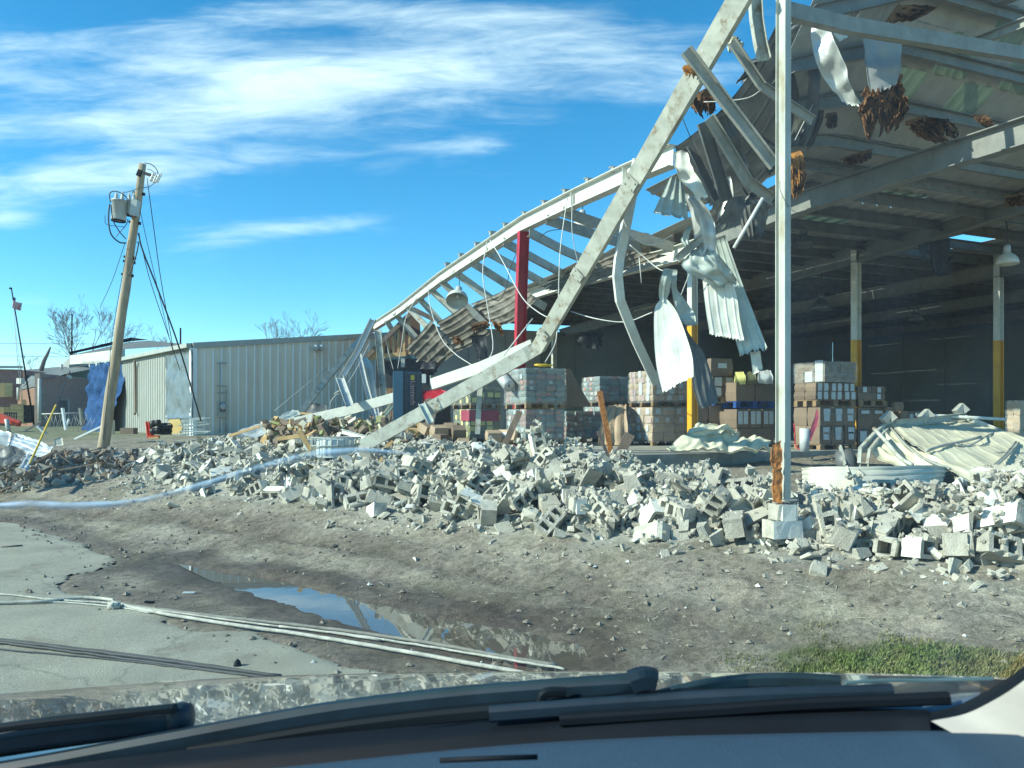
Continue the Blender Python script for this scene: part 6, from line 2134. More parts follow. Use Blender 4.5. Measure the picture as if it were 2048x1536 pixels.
# ------------------------------------------------------------------ utility pole, flag pole, lines
def build_pole():
    b, t = at(205, 905, 20.6), at(286, 328, 20.2)
    ax = (t - b).normalized()
    L = (t - b).length
    side = V((1, 0, 0))
    side = (side - ax * side.dot(ax)).normalized()
    fwd = ax.cross(side)
    root = thing('utility_pole', 'leaning wooden utility pole with two transformers near its top', 'utility pole', b)
    P = lambda u, x=0, y=0: b + ax * (L * u) + side * x + fwd * y
    mb = MB()
    n = 14
    mb.tube([P(-.06)] + [P(i / n, .012 * math.sin(i * 1.7), 0) for i in range(n + 1)], [.150] + [.150 - .058 * i / n for i in range(n + 1)], 16)
    mb.build('pole_shaft', M_POLE, root)

    def can(px, pyt, pyb, w, d):
        c0, c1 = at(px, pyb, d), at(px + (pyt - pyb) * -.06, pyt, d)
        a_ = (c1 - c0)
        h = a_.length
        r = w
        tr = None
        mb = MB()
        mb.lathe([(.001, 0), (r * .82, 0), (r * .86, .03), (r * .86, h * .86), (r * .98, h * .87), (r * .98, h * .92), (r * .93, h * .94), (r * .5, h * .985), (.001, h)], c0, a_, 24)
        tank = mb.build('transformer', M_TIN, root)
        mb = MB()
        mb.lathe([(r * .7, -.035), (r * .83, -.03), (r * .83, .004)], c0, a_, 20)
        mb.build('base_ring', M_CARBLK, tank)
        for dx in (-.4, .35):
            mb = MB()
            s0 = c1 + V((r * dx, -.02, -.03))
            mb.lathe([(.05, 0), (.055, .05), (.035, .06), (.05, .1), (.03, .11), (.045, .15), (.02, .16), (.012, .24)], s0, a_, 10)
            mb.build('bushing', M_FASC, tank)
        return c0, c1
    can(237, 398, 441, .215, 19.9)
    can(262, 400, 430, .16, 20.1)
    mb = MB()
    mb.box(at(270, 416, 20.0), (.16, .2, .42), (side, fwd, ax))
    mb.build('mount_plate', M_TIN, root)
    # cross bracket and cutouts at the top right
    mb = MB()
    mb.bar(at(288, 346, 20.1), at(306, 352, 20.0), .07, .08)
    mb.bar(at(281, 340, 20.1), at(276, 352, 20.1), .07, .10)
    mb.build('bracket', M_CARBLK, root)
    for x, y in ((305, 354), (311, 358), (317, 356)):
        mb = MB()
        c = at(x, y, 19.95)
        mb.lathe([(.03, -.13), (.05, -.10), (.035, -.06), (.05, -.02), (.035, .02), (.05, .06), (.03, .1)], c, V((.45, 0, 1)), 10)
        mb.build('insulator', M_TIN, root)
        mb = MB()
        mb.bar(c + V((.09, -.02, .12)), c + V((-.02, -.02, -.13)), .03, .03)
        mb.build('fuse_tube', M_FASC, root)
    for u in (.90, .80, .68, .665, .62):
        mb = MB()
        mb.box(P(u, .13), (.06, .06, .08), (side, fwd, ax))
        mb.box(P(u, -.13), (.06, .06, .06), (side, fwd, ax))
        mb.build('pole_fitting', M_CARBLK, root)

    def wire(nm, pts, r=.012, m=M_CORD, n=16):
        mb = MB()
        mb.tube(crom([at(*p) for p in pts], n), r, 5)
        mb.build(nm, m, root)
    D = 20
    wire('jumper_wire', [(289, 326, D), (303, 329, D), (314, 340, D), (316, 352, D)])
    wire('jumper_wire', [(294, 338, D), (304, 341, D), (311, 350, D)], .009)
    wire('jumper_wire', [(307, 368, D), (296, 374, D), (280, 376, D), (262, 382, D), (244, 386, D)], .009)
    wire('jumper_wire', [(221, 405, 19.6), (219, 390, 19.6), (224, 383, 19.6), (237, 384, 19.6), (248, 390, 19.6), (256, 398, 19.7)], .014)
    wire('drop_wire', [(219, 408, 19.6), (217, 440, 19.6), (222, 468, 19.6), (238, 484, 19.8), (252, 486, 20)], .02)
    wire('drop_wire', [(222, 410, 19.6), (226, 440, 19.7), (238, 462, 19.8), (252, 478, 20)], .014)
    wire('drop_wire', [(210, 430, 19.7), (212, 448, 19.7), (230, 452, 19.8), (250, 454, 20)], .008)
    wire('drop_wire', [(256, 438, 20), (252, 450, 20), (238, 466, 20), (232, 474, 20)], .01)
    wire('drop_wire', [(274, 484, 20), (277, 487, 20), (272, 512, 20), (264, 535, 20), (258, 552, 20)], .018)
    for k, (pts, r) in enumerate(((((277, 466, 20), (285, 500, 20), (320, 590, 20.4), (360, 700, 21), (402, 842, 22)), .022), (((278, 470, 20), (300, 560, 20.4), (340, 680, 21), (360, 740, 21.6)), .010), (((280, 420, 20), (300, 510, 20.4), (330, 640, 21), (345, 700, 21.6)), .008), (((294, 356, 20), (308, 460, 20.4), (322, 560, 20.8), (345, 690, 21.6)), .011), (((250, 486, 20), (225, 560, 22), (200, 615, 24)), .008))):
        wire('service_line', pts, r)
    wire('ground_wire', [(258, 480, 19.95), (236, 600, 20.1), (222, 690, 20.2), (218, 760, 20.3), (206, 880, 20.4)], .008)
    # guy wire with yellow guard
    g = thing('guy_wire', 'guy wire with a long yellow guard slanting into the scrap', 'guy wire', at(56, 938, 14.6))
    mb = MB()
    mb.tube([at(56, 938, 14.6), at(112, 812, 16.5), at(140, 742, 18)], .012, 5)
    mb.build('cable', M_CORD, g)
    mb = MB()
    mb.tube([at(60, 926, 14.7), at(112, 810, 16.5)], .019, 8)
    mb.build('guard', M_YSL, g)
    # flag pole
    f = thing('flagpole', 'dark leaning flagpole with a small flag at the left', 'flagpole', at(68, 850, 40))
    mb = MB()
    mb.tube([at(68, 850, 40), at(23, 578, 40)], [.05, .03], 8)
    mb.tube([at(23, 578, 40), at(22, 576, 40), at(19, 577, 40)], .05, 6)
    mb.build('shaft', M_CARBLK, f)
    mb = MB()
    mb.tube([at(26, 600, 40), at(33, 700, 40), at(44, 810, 40)], .012, 4)
    mb.tube([at(28, 640, 40), at(40, 735, 40), at(46, 812, 40)], .012, 4)
    mb.build('halyard', M_TRIM, f)
    mb = MB()
    ny, nx = 13, 14
    tl, bl, tr_, br = at(23, 594, 39.9), at(24.5, 617, 39.9), at(39, 606, 39.9), at(40.5, 619, 39.9)
    for j in range(ny):
        for i in range(nx):
            def pt(u, v):
                p = tl.lerp(bl, v).lerp(tr_.lerp(br, v), u)
                return p + V((0, .22 * math.sin(u * 8 + v * 2), .05 * math.sin(u * 7)))
            canton = i < 6 and j < 7
            mi = (2 if not ((i + j) % 2 == 0 and i % 2 == 0 and j % 2 == 0) else 1) if canton else (0 if j % 2 == 0 else 1)
            mb.quad(pt(i / nx, (j + 1) / ny), pt((i + 1) / nx, (j + 1) / ny), pt((i + 1) / nx, j / ny), pt(i / nx, j / ny), mi)
    fl = mb.build('flag', [M_FLAGR, M_FLAGW, M_FLAGB])
    tag(fl, 'small red, white and blue stars and stripes flag on the leaning flagpole', 'flag')
    # distant lines and broken trunk
    for i, (y0, y1, lab) in enumerate(((687, 688, 'upper thin power line crossing the sky at the left edge'), (712, 715, 'lower thin power line crossing the sky at the left edge'))):
        mb = MB()
        mb.tube([at(-200, y0, 70), at(20, y0, 70), at(210, y1, 72)], .022, 4)
        one('power_line', lab, 'power line', mb, M_CORD)
    mb = MB()
    mb.tube([at(82, 742, 55), at(88, 722, 55), at(96, 706, 55), at(101, 694, 55)], [.16, .14, .10, .05], 8)
    one('broken_trunk', 'dark broken tree trunk leaning above the metal roof', 'tree trunk', mb, M_BARK)
    mb = MB()
    mb.tube([at(143, 800, 58), at(144, 628, 58)], .05, 6)
    one('light_pole', 'thin far pole standing before the smaller bare tree', 'pole', mb, M_CARBLK)
    mb = MB()
    mb.tube([at(361, 720, 60), at(361, 656, 60)], .07, 6)
    one('far_pole', 'short dark pole above the beige wall corner', 'pole', mb, M_CARBLK)


build_pole()


# ------------------------------------------------------------------ scrap at the left and small things by the grey building
def build_scrap():
    def S(label, rows, m, cat='metal sheet', name='scrap_sheet', **kw):
        mb = sheet([(at(*r[0]), at(*r[1])) for r in rows], **kw)
        return one(name, label, cat, mb, m, 'scrap sheets at the left')
    S('bright ribbed metal sheet curled on the scrap beside the yellow guy guard', [((28, 866, 17.4), (16, 893, 16.4)), ((60, 876, 17.0), (46, 906, 16.0)), ((90, 888, 16.6), (78, 914, 15.8)), ((106, 896, 16.4), (98, 912, 15.8))], mat('bright_scrap', (.66, .68, .66), .35, .3, .15, 3), nu=30, nv=16, ribs=4, rib=.04, wrinkle=.05, seed=100)
    S('pale flat metal sheet at the left edge behind the bright one', [((-30, 862, 18), (-40, 895, 17)), ((0, 864, 17.8), (-6, 892, 17)), ((24, 868, 17.6), (14, 896, 17))], M_GALV, nu=10, nv=10, ribs=2, wrinkle=.06, seed=101)
    S('small dark folded metal sheet at the foot of the yellow guard', [((52, 905, 15.4), (72, 915, 15.2)), ((44, 922, 14.8), (62, 930, 14.7)), ((36, 934, 14.4), (54, 938, 14.3))], M_GALV, nu=10, nv=12, ribs=2, rib=.04, wrinkle=.05, seed=102)
    S('grey crumpled metal strip under the bright ribbed sheet', [((-20, 905, 15.8), (-20, 935, 15)), ((20, 903, 15.8), (16, 930, 15)), ((60, 905, 15.6), (50, 925, 15))], M_GALVD, nu=10, nv=16, ribs=1, wrinkle=.14, wscale=3, jag=.1, seed=103)
    S('pale yellow board on the heap left of the pole', [((108, 880, 18.5), (124, 874, 18.8)), ((110, 892, 18.2), (127, 890, 18.4))], M_CREAM, nu=5, nv=5, ribs=0, wrinkle=.02, seed=104)
    # scrap planks, pipes, poles
    rnd = random.Random(5)
    for i, (x0, y0, x1, y1, d, w, m, lab) in enumerate((
            (125, 816, 132, 860, 26, .12, M_SIDR, 'pale upright fence post before the dark brick wall'), (138, 838, 133, 852, 26, .08, M_SIDR, 'short pale stick leaning next to the fence post'),
            (160, 816, 164, 850, 27, .12, M_SIDB, 'pale post at the left edge of the blue tarp'), (50, 862, 84, 842, 22, .07, M_GALVD, 'dark rod sticking up from the scrap'),
            (64, 928, 112, 902, 15, .09, M_WOOD, 'grey plank lying at the foot of the guy guard'), (112, 904, 140, 924, 15.2, .05, M_WOOD, 'thin bent branch right of the grey plank'),
            (40, 884, 30, 868, 17, .06, M_GALV, 'short bright bar at the end of the pale sheet'), (75, 852, 92, 868, 20, .10, M_GALV, 'bent grey strip above the bright ribbed sheet'),
            (150, 878, 205, 852, 24, .10, M_SIDR, 'pale bent rail lying at the foot of the tarp'), (118, 940, 205, 925, 14.4, .05, M_WOOD, 'thin broken stick on the ground below the pole'))):
        mb = MB()
        mb.bar(at(x0, y0, d), at(x1, y1, d), w, w * .5)
        one(('fence_post' if 'post' in lab else 'scrap_bar'), lab, 'post' if 'post' in lab else 'scrap bar', mb, m)
    # chain link remains
    mb = MB()
    for k in range(14):
        x = 88 + k * 7
        mb.tube([at(x + 3 * math.sin(k * 5), 830 + 6 * math.sin(k * 3), 30), at(x + 10 + 4 * math.cos(k * 7), 858 + 5 * math.sin(k), 30)], .006, 4)
        mb.tube([at(x + 10, 834 + 6 * math.cos(k * 2), 30), at(x + 3 * math.sin(k), 860, 30)], .006, 4)
    mb.tube([at(84, 828, 30), at(165, 826, 30)], .03, 5)
    one('wire_fence', 'sagging remains of a wire fence before the brick building', 'fence', mb, M_TRIM)
    # things in front of the beige wall
    root = thing('red_cart', 'red steel cart with dark cylinders tipped up before the beige wall', 'cart', at(308, 876, 22.5))
    mb = MB()
    for x in (294, 300):
        mb.bar(at(x, 844, 22.6), at(x + 4, 876, 22.4), .09, .07)
    mb.bar(at(296, 874, 22.4), at(318, 874, 22.4), .12, .09)
    mb.bar(at(294, 846, 22.6), at(319, 844, 22.6), .10, .07)
    mb.build('frame', M_ORANGE, root)
    for x, y in ((311, 847), (311, 862)):
        mb = MB()
        c = at(x, y, 22.4)
        mb.lathe([(.02, -.15), (.09, -.14), (.11, -.04), (.08, 0), (.11, .05), (.10, .14), (.02, .15)], c, V((1, .1, .1)), 14)
        mb.build('cylinder', M_BLACK, root)
    mb = MB()
    mb.bar(at(298, 876, 22.2), at(318, 875, 22.2), .1, .05)
    mb.build('skid', M_PINE, root)
    root = thing('tyre_stack', 'two small black tyres on a rack next to the red cart', 'tyres', at(331, 872, 22.8))
    for x, y in ((331, 853), (330, 862)):
        mb = MB()
        mb.lathe([(.10, -.07), (.19, -.06), (.21, 0), (.19, .06), (.10, .07), (.10, -.07)], at(x, y, 22.7), V((.1, -.3, 1)), 18)
        mb.build('tyre', M_BLACK, root)
    mb = MB()
    for x in (320, 341):
        mb.bar(at(x, 848, 22.7), at(x, 870, 22.7), .05, .05)
    mb.build('rack', M_PINE, root)
    mb = MB()
    p = [at(337, 868, 23), at(362, 866, 23), at(365, 852, 23.1), at(359, 838, 23.2), at(338, 839, 23.2)]
    mb.add([x for x in p] + [x + V((0, .06, 0)) for x in p], [(0, 1, 2, 3, 4), (9, 8, 7, 6, 5), (0, 5, 6, 1), (1, 6, 7, 2), (2, 7, 8, 3), (3, 8, 9, 4), (4, 9, 5, 0)])
    one('plywood_sheet', 'yellow broken plywood sheet leaning below the silver film', 'plywood', mb, M_YSL if False else mat('yellow_ply', (.66, .47, .16), .75))
    root = thing('plank_pile', 'untidy pile of pale boards and trim before the ribbed wall corner', 'board pile', at(392, 868, 22))
    for i in range(9):
        mb = MB()
        y = 836 + i * 4
        mb.bar(at(362 + rnd.uniform(-4, 6), y + rnd.uniform(-2, 2), 22.4 - i * .08), at(416 + rnd.uniform(-6, 6), y - 4 + rnd.uniform(-6, 4), 22.6 - i * .08), .14, .035)
        mb.build('board', M_SHEETW if i % 3 else M_SHEETP, root)
    mb = MB()
    mb.box(at(258, 862, 24), (.42, .3, .2))
    o = one('brown_bale', 'small brown bale on the ground against the beige wall', 'bale', mb, M_CARD)
    mb = MB()
    mb.box(at(221, 858, 30), (.25, .2, .7))
    one('grey_box', 'narrow grey box beside the foot of the blue tarp', 'box', mb, M_TRIM)
    # wire cage tote lying in the heap
    root = thing('tote_cage', 'round topped wire tote cage half buried in the rubble', 'wire cage', at(674, 890, 14.2))
    cx = at(672, 882, 14.2)
    R1 = .46
    mb = MB()
    for k in range(24):
        an = 2 * math.pi * k / 24
        p = cx + V((R1 * math.cos(an), R1 * .8 * math.sin(an), 0))
        mb.tube([p - UP * .25, p + UP * .07], .010, 4)
    for z in (-.08, .07):
        mb.tube([cx + V((R1 * math.cos(a_), R1 * .8 * math.sin(a_), z)) for a_ in [2 * math.pi * k / 32 for k in range(33)]], .013, 4)
    mb.build('wire_bars', M_TRIM, root)
    mb = MB()
    mb.lathe([(.001, .05), (R1 * .76, .04), (R1 * .78, 0), (R1 * .78, -.3)], cx, UP, 24)
    mb.build('tank', mat('tote_plastic', (.55, .60, .58), .35), root)
    # sheets and planks between the beam and the rubble
    S2 = lambda label, rows, m, cat, name, **kw: one(name, label, cat, sheet([(at(*r[0]), at(*r[1])) for r in rows], **kw), m)
    S2('pale metal sheet lying tilted behind the heap before the ribbed wall', [((505, 868, 19), (535, 872, 18.5)), ((550, 838, 20), (566, 848, 19.6)), ((585, 822, 21), (604, 828, 20.6))], M_SHEETP, 'metal sheet', 'scrap_sheet', nu=12, nv=14, ribs=2, wrinkle=.05, seed=110)
    S2('bent bright metal sheet lying left of the flared beam end', [((470, 866, 18.5), (505, 876, 18)), ((515, 850, 19), (545, 866, 18.4)), ((545, 848, 19), (560, 864, 18.4))], M_GALV, 'metal sheet', 'scrap_sheet', nu=12, nv=14, ribs=1, wrinkle=.06, seed=111)
    S2('curled grey roof sheet behind the foot of the fallen rafter', [((600, 840, 22), (610, 812, 22.5)), ((625, 834, 22), (636, 804, 22.5)), ((655, 830, 22), (652, 806, 22.5))], M_GALVD, 'metal sheet', 'scrap_sheet', nu=10, nv=14, ribs=0, wrinkle=.08, seed=112)
    for (x0, y0, x1, y1, d, w, m, lab) in (
            (598, 862, 622, 900, 14.2, .09, M_PINE, 'pale timber post slanting out of the heap left of the wire cage'), (555, 878, 600, 872, 15, .08, M_PINE, 'timber lath lying left of the pale slanting post'),
            (458, 872, 520, 852, 17, .06, M_PINE, 'thin pale lath lying on the bright metal sheet'), (1004, 902, 1040, 822, 14.6, .12, M_WOOD, 'brown plank leaning against the tall wrapped load'),
            (1222, 905, 1199, 782, 12.2, .085, M_RUST, 'tall rusty brown post leaning out of the rubble'), (1228, 942, 1196, 862, 11.4, .05, M_WOOD, 'thin weathered stick leaning left of the rusty post'),
            (1232, 922, 1260, 868, 12, .16, M_WOOD, 'wide weathered board sunk in the rubble by the rusty post'), (742, 950, 766, 915, 12.4, .055, M_PINE, 'short orange timber piece on the rubble slope'),
            (768, 898, 786, 882, 13.2, .05, M_PINE, 'small orange timber offcut near the machine'), (600, 826, 640, 830, 20, .05, M_PINE, 'thin timber lath on debris under the fallen rafter')):
        mb = MB()
        mb.bar(at(x0, y0, d), at(x1, y1, d), w, w * .55, up=V((0, -1, .2)))
        one('timber_piece', lab, 'timber', mb, m, 'timber pieces in the rubble')
    mb = MB()
    mb.tube(crom([at(790, 1010, 10.4), at(860, 985, 10.7), at(905, 955, 11.2), at(925, 930, 11.6), at(930, 915, 11.9)], 16), .035, 7)
    one('bent_pipe', 'long bent grey pipe lying across the rubble slope', 'pipe', mb, M_TRIM)
    mb = MB()
    p = [at(1206, 922, 11.2), at(1242, 926, 11.0), at(1238, 952, 10.8), at(1224, 962, 10.7), at(1212, 948, 10.9)]
    mb.add(p + [x + V((0.02, .05, 0)) for x in p], [(0, 1, 2, 3, 4), (9, 8, 7, 6, 5), (0, 5, 6, 1), (1, 6, 7, 2), (2, 7, 8, 3), (3, 8, 9, 4), (4, 9, 5, 0)])
    one('cardboard_flap', 'torn brown cardboard flap on the rubble below the rusty post', 'cardboard', mb, M_CARD)


build_scrap()
# ------------------------------------------------------------------ concrete block rubble
BL, BW, BH = 0.39, 0.19, 0.19


def block_mesh(name, cores, length=BL, white=(), seed=0, broken=0.0):
    """hollow concrete masonry unit; white = painted sides out of 'y+','y-','x+'"""
    rnd = random.Random(seed)
    L, W, H = length / 2, BW / 2, BH / 2
    sh, web = 0.038, 0.040
    inner = length - 2 * sh - web * (cores - 1)
    cw = inner / cores
    xs = [-L]
    holes = []
    x = -L + sh
    for i in range(cores):
        xs += [x, x + cw]
        holes.append(len(xs) - 2)
        x += cw + web
    xs.append(L)
    ys = [-W, -W + sh, W - sh, W]
    nx, ny = len(xs), 4
    mb = MB()
    idx = lambda i, j, k: (k * ny + j) * nx + i
    vs = []
    for k, z in enumerate((-H, H)):
        for j, y in enumerate(ys):
            for i, xx in enumerate(xs):
                dx = dy = dz = 0
                edge = i in (0, nx - 1) and j in (0, 3)
                a = 0.0035
                dx, dy, dz = (rnd.uniform(-a, a) for _ in range(3))
                if edge and rnd.random() < 0.30 + broken:
                    f = rnd.uniform(.01, .03 + .06 * broken)
                    dx -= math.copysign(f, xx)
                    dy -= math.copysign(f * .7, y)
                    dz -= math.copysign(f * rnd.uniform(.3, 1.2), z)
                elif j in (0, 3) and broken and rnd.random() < broken * .5:
                    dz -= math.copysign(rnd.uniform(0, .05), z)
                vs.append((xx + dx, y + dy, z + dz))
    fs, ms = [], []
    for j in range(3):
        for i in range(nx - 1):
            if j == 1 and i in holes:
                continue
            fs.append((idx(i, j, 1), idx(i + 1, j, 1), idx(i + 1, j + 1, 1), idx(i, j + 1, 1)))
            fs.append((idx(i, j + 1, 0), idx(i + 1, j + 1, 0), idx(i + 1, j, 0), idx(i, j, 0)))
            ms += [0, 0]
    for i in range(nx - 1):
        fs.append((idx(i, 0, 0), idx(i + 1, 0, 0), idx(i + 1, 0, 1), idx(i, 0, 1)))
        ms.append(1 if 'y-' in white else 0)
        fs.append((idx(i + 1, 3, 0), idx(i, 3, 0), idx(i, 3, 1), idx(i + 1, 3, 1)))
        ms.append(1 if 'y+' in white else 0)
    for j in range(3):
        fs.append((idx(0, j + 1, 0), idx(0, j, 0), idx(0, j, 1), idx(0, j + 1, 1)))
        ms.append(0)
        fs.append((idx(nx - 1, j, 0), idx(nx - 1, j + 1, 0), idx(nx - 1, j + 1, 1), idx(nx - 1, j, 1)))
        ms.append(1 if 'x+' in white else 0)
    for h in holes:
        a, b = h, h + 1
        for (i0, j0), (i1, j1) in (((a, 1), (b, 1)), ((b, 1), (b, 2)), ((b, 2), (a, 2)), ((a, 2), (a, 1))):
            fs.append((idx(i1, j1, 0), idx(i0, j0, 0), idx(i0, j0, 1), idx(i1, j1, 1)))
            ms.append(0)
    mb.v = vs
    mb.f, mb.m, mb.s = fs, ms, [False] * len(fs)
    return mb.build(name, [M_CONC, M_WHITE], data_only=True, origin=(0, 0, 0))


class Heap:
    def __init__(self, x0, x1, y0, y1, r=0.04):
        self.x0, self.y0, self.r = x0, y0, r
        xs, ys = np.arange(x0, x1, r), np.arange(y0, y1, r)
        X, Y = np.meshgrid(xs, ys)
        self.h = ground_h(X, Y, detail=False)
        self.ny, self.nx = self.h.shape

    def rest(self, pts, x, y, q=0.80, sink=0.02):
        ix = np.clip(((pts[:, 0] + x - self.x0) / self.r).astype(int), 0, self.nx - 1)
        iy = np.clip(((pts[:, 1] + y - self.y0) / self.r).astype(int), 0, self.ny - 1)
        gap = self.h[iy, ix] - pts[:, 2]
        low = pts[:, 2] < np.quantile(pts[:, 2], .6)
        z = float(np.quantile(gap[low], q)) - sink
        np.maximum.at(self.h, (iy, ix), pts[:, 2] + z)
        return z


def rand_quat(rng):
    u = rng.random(3)
    return Quaternion((math.sqrt(1 - u[0]) * math.sin(2 * math.pi * u[1]), math.sqrt(1 - u[0]) * math.cos(2 * math.pi * u[1]), math.sqrt(u[0]) * math.sin(2 * math.pi * u[2]), math.sqrt(u[0]) * math.cos(2 * math.pi * u[2])))


def qmat(q):
    return np.array(q.to_matrix())


def build_rubble():
    heap = Heap(-13, 10, 4.0, 26, 0.04)
    rng = np.random.default_rng(11)
    # ---- candidate points inside the outline, denser close to the viewer
    xs = rng.uniform(-11, 9.5, 300000)
    ys = rng.uniform(5.0, 25, 300000)
    d = -poly_dist(xs, ys, RUB)
    dist = np.hypot(xs, ys)
    s = xs * A.x + ys * A.y - W0
    inside = (d > -0.55 - 0.4 * rng.random(300000) ** 2 * 2) & (np.abs(xs / ys) < 0.74) & (s < 2.6)
    edge_p = np.where(d < 0.1, np.exp(-(0.1 - d) * 4.5), 1.0)
    pr = np.clip((7.0 / dist) ** 1.7, 0.06, 1.0) * edge_p
    ok = inside & (rng.random(300000) < pr)
    P = np.stack([xs, ys, d], 1)[ok]
    # ---- broken pieces, one joined mesh of thousands
    V_, F_, Mi = [], [], []

    def chunk(dim, white, jit=0.16):
        a, b, c = dim
        vs = np.array([(sx * a, sy * b, sz * c) for sz in (-.5, .5) for sx, sy in ((-.5, -.5), (.5, -.5), (.5, .5), (-.5, .5))])
        vs += rng.uniform(-jit, jit, vs.shape) * np.array(dim)
        return vs
    CF = [(0, 3, 2, 1), (4, 5, 6, 7), (0, 1, 5, 4), (1, 2, 6, 5), (2, 3, 7, 6), (3, 0, 4, 7)]
    grid = np.array([(a, b, c) for a in (-.5, -.25, 0, .25, .5) for b in (-.5, 0, .5) for c in (-.5, .5)])

    def add_pieces(pts, size_lo, size_hi, power, wprob):
        for x, y, dd in pts:
            near = math.hypot(x, y)
            sz = size_lo + (size_hi - size_lo) * rng.random() ** power
            if dd < 0.25:
                sz *= 0.62
            k = rng.random()
            if k < 0.46:
                dim = (sz, sz * rng.uniform(.5, .95), 0.033)
            elif k < 0.72:
                dim = (sz, sz * rng.uniform(.2, .4), 0.035)
            elif k < .90:
                dim = (sz, sz * rng.uniform(.5, .9), sz * rng.uniform(.35, .7))
            else:
                dim = (sz, .19 * min(1, sz * 3), sz * .8)
            dim = tuple(min(v, .39) for v in dim)
            vs = chunk(dim, 0)
            q = rand_quat(rng)
            R = qmat(q)
            if rng.random() < .55:      # flakes tend to lie flat-ish
                R = qmat(Quaternion((0, 0, 1), rng.uniform(0, 6.28)) @ Quaternion((1, 0, 0), rng.normal(0, .5)) @ Quaternion((0, 1, 0), rng.normal(0, .5)))
            g = (grid * np.array(dim)) @ R.T
            z = heap.rest(g, x, y, .7, .015)
            w = vs @ R.T + np.array([x, y, z])
            o = len(V_)
            V_.extend(w.tolist())
            wf = -1
            if rng.random() < wprob:
                wf = int(rng.choice([1, 1, 2, 4, 0]))
            for i, f in enumerate(CF):
                F_.append(tuple(a + o for a in f))
                Mi.append(1 if i == wf else 0)
    n_all = len(P)
    order = rng.permutation(n_all)
    P = P[order]
    add_pieces(P[:4600], .06, .30, 2.0, .2)
    add_pieces(P[-1300:], .06, .30, 1.8, .26)
    # ---- whole blocks
    protos = []
    sd = 0
    for cores in (2, 2, 3):
        for white in ((), (), ('y+',), ('y+', 'x+'), ('y-',), ('y+',)):
            for br in (0.0, 0.5):
                sd += 1
                protos.append((block_mesh('concrete_block', cores, BL, white, sd, br), white, BL, cores))
    for cores, ln in ((1, .19), (1, .20), (1, .23)):
        for white in ((), ('y+',), ('y-',)):
            sd += 1
            protos.append((block_mesh('half_block', cores, ln, white, sd, .6), white, ln, cores))
    nb = 0
    placed = []
    cand = P[4600:9500]
    cs_, ct_ = cand[:, 0] * A.x + cand[:, 1] * A.y - W0, cand[:, 0] * B.x + cand[:, 1] * B.y - B0
    right = (cs_ > .15) & (ct_ < 0.0) & (cand[:, 2] > -.1)
    cand = np.concatenate([cand[right], cand[~right]])
    view = V((-.60, -.45, .66)).normalized()
    gb = np.array([(a, b, c) for a in np.linspace(-.5, .5, 9) for b in np.linspace(-.5, .5, 5) for c in np.linspace(-.5, .5, 5)])
    taken = []
    for x, y, dd in cand:
        if nb >= 480:
            break
        if dd < -0.12 or (dd < 0.12 and rng.random() < .5):
            continue
        sx = x * A.x + y * A.y - W0
        if sx > .3 and x * B.x + y * B.y - B0 > -.05:
            continue
        if any((x - a) ** 2 + (y - b) ** 2 < .23 ** 2 for a, b in taken):
            continue
        if math.hypot(x - 2.6, y - 7.2) < .45:
            continue
        taken.append((x, y))
        me, white, ln, cores = protos[int(rng.integers(len(protos)))]
        q = rand_quat(rng)
        if rng.random() < .22:
            for _ in range(8):
                if abs((q @ V((0, 0, 1))).dot(V((-.1, -.9, .42)))) > .62:
                    break
                q = rand_quat(rng)
        elif white:
            for _ in range(7):
                nrm = q @ V((0, 1 if 'y+' in white else -1, 0))
                if nrm.dot(view) > .55:
                    break
                q = rand_quat(rng)
        if rng.random() < .38:
            base_ = (Quaternion((1, 0, 0), 0.0), Quaternion((1, 0, 0), math.pi / 2), Quaternion((1, 0, 0), -math.pi / 2))[int(rng.integers(3))]
            q = Quaternion((0, 0, 1), rng.uniform(0, 6.28)) @ Quaternion((1, 0, 0), rng.normal(-.15, .3)) @ Quaternion((0, 1, 0), rng.normal(0, .3)) @ base_
        g = (gb * np.array([ln, BW, BH])) @ qmat(q).T
        z = heap.rest(g, x, y, .62, .05)
        o = put(me.name, me, (x, y, z), q)
        nrm = q @ V((0, 1 if 'y+' in white else -1, 0))
        axis = q @ V((1, 0, 0))
        core = q @ V((0, 0, 1))
        placed.append((o, white and nrm.dot(view) > .25, abs(axis.z) > .62, abs(core.dot(view)) > .6, ln < .3, cores, dd))
        nb += 1
    add_pieces(P[-10500:-3600], .02, .10, 2.0, .28)
    vs = np.array(V_)
    me = bpy.data.meshes.new('broken_rubble')
    me.from_pydata(V_, [], F_)
    me.materials.append(mat('rubble_concrete', (0.47, 0.445, 0.365), 0.93, 0.0, 0.30, 2.2, 0.7, 60, col2=(0.35, 0.325, 0.26), c2scale=1.7, c2lo=0.48, c2hi=0.70))
    me.materials.append(M_WHITE)
    me.polygons.foreach_set('material_index', Mi)
    me.update()
    o = bpy.data.objects.new('broken_rubble', me)
    COL.objects.link(o)
    tag(o, 'heap of broken grey concrete fragments from the fallen wall', 'rubble', kind='stuff')
    # ---- the two white blocks under the corner column
    for i, (ln, cz, dx, rz) in enumerate(((.33, .70, -.01, .10), (.22, .862, .0, .04))):
        me = block_mesh('footing_block', 2 if i == 0 else 1, ln, ('y-', 'x+'), 900 + i, .1)
        c = at(1567, 1075, 7.28)
        q = Quaternion((0, 0, 1), .16 + rz) @ Quaternion((1, 0, 0), 0)
        f = put('footing_block', me, (c.x + dx, 7.27, cz), q, scale=(1, 1, .17 / .19 if i == 0 else .155 / .19))
        tag(f, ('lower wide white block under the foot of the corner column', 'upper small white block right under the corner column')[i], 'concrete block')
    # ---- keep only what the camera can see, at most 300
    bpy.context.view_layer.update()
    dg = bpy.context.evaluated_depsgraph_get()
    seen = []
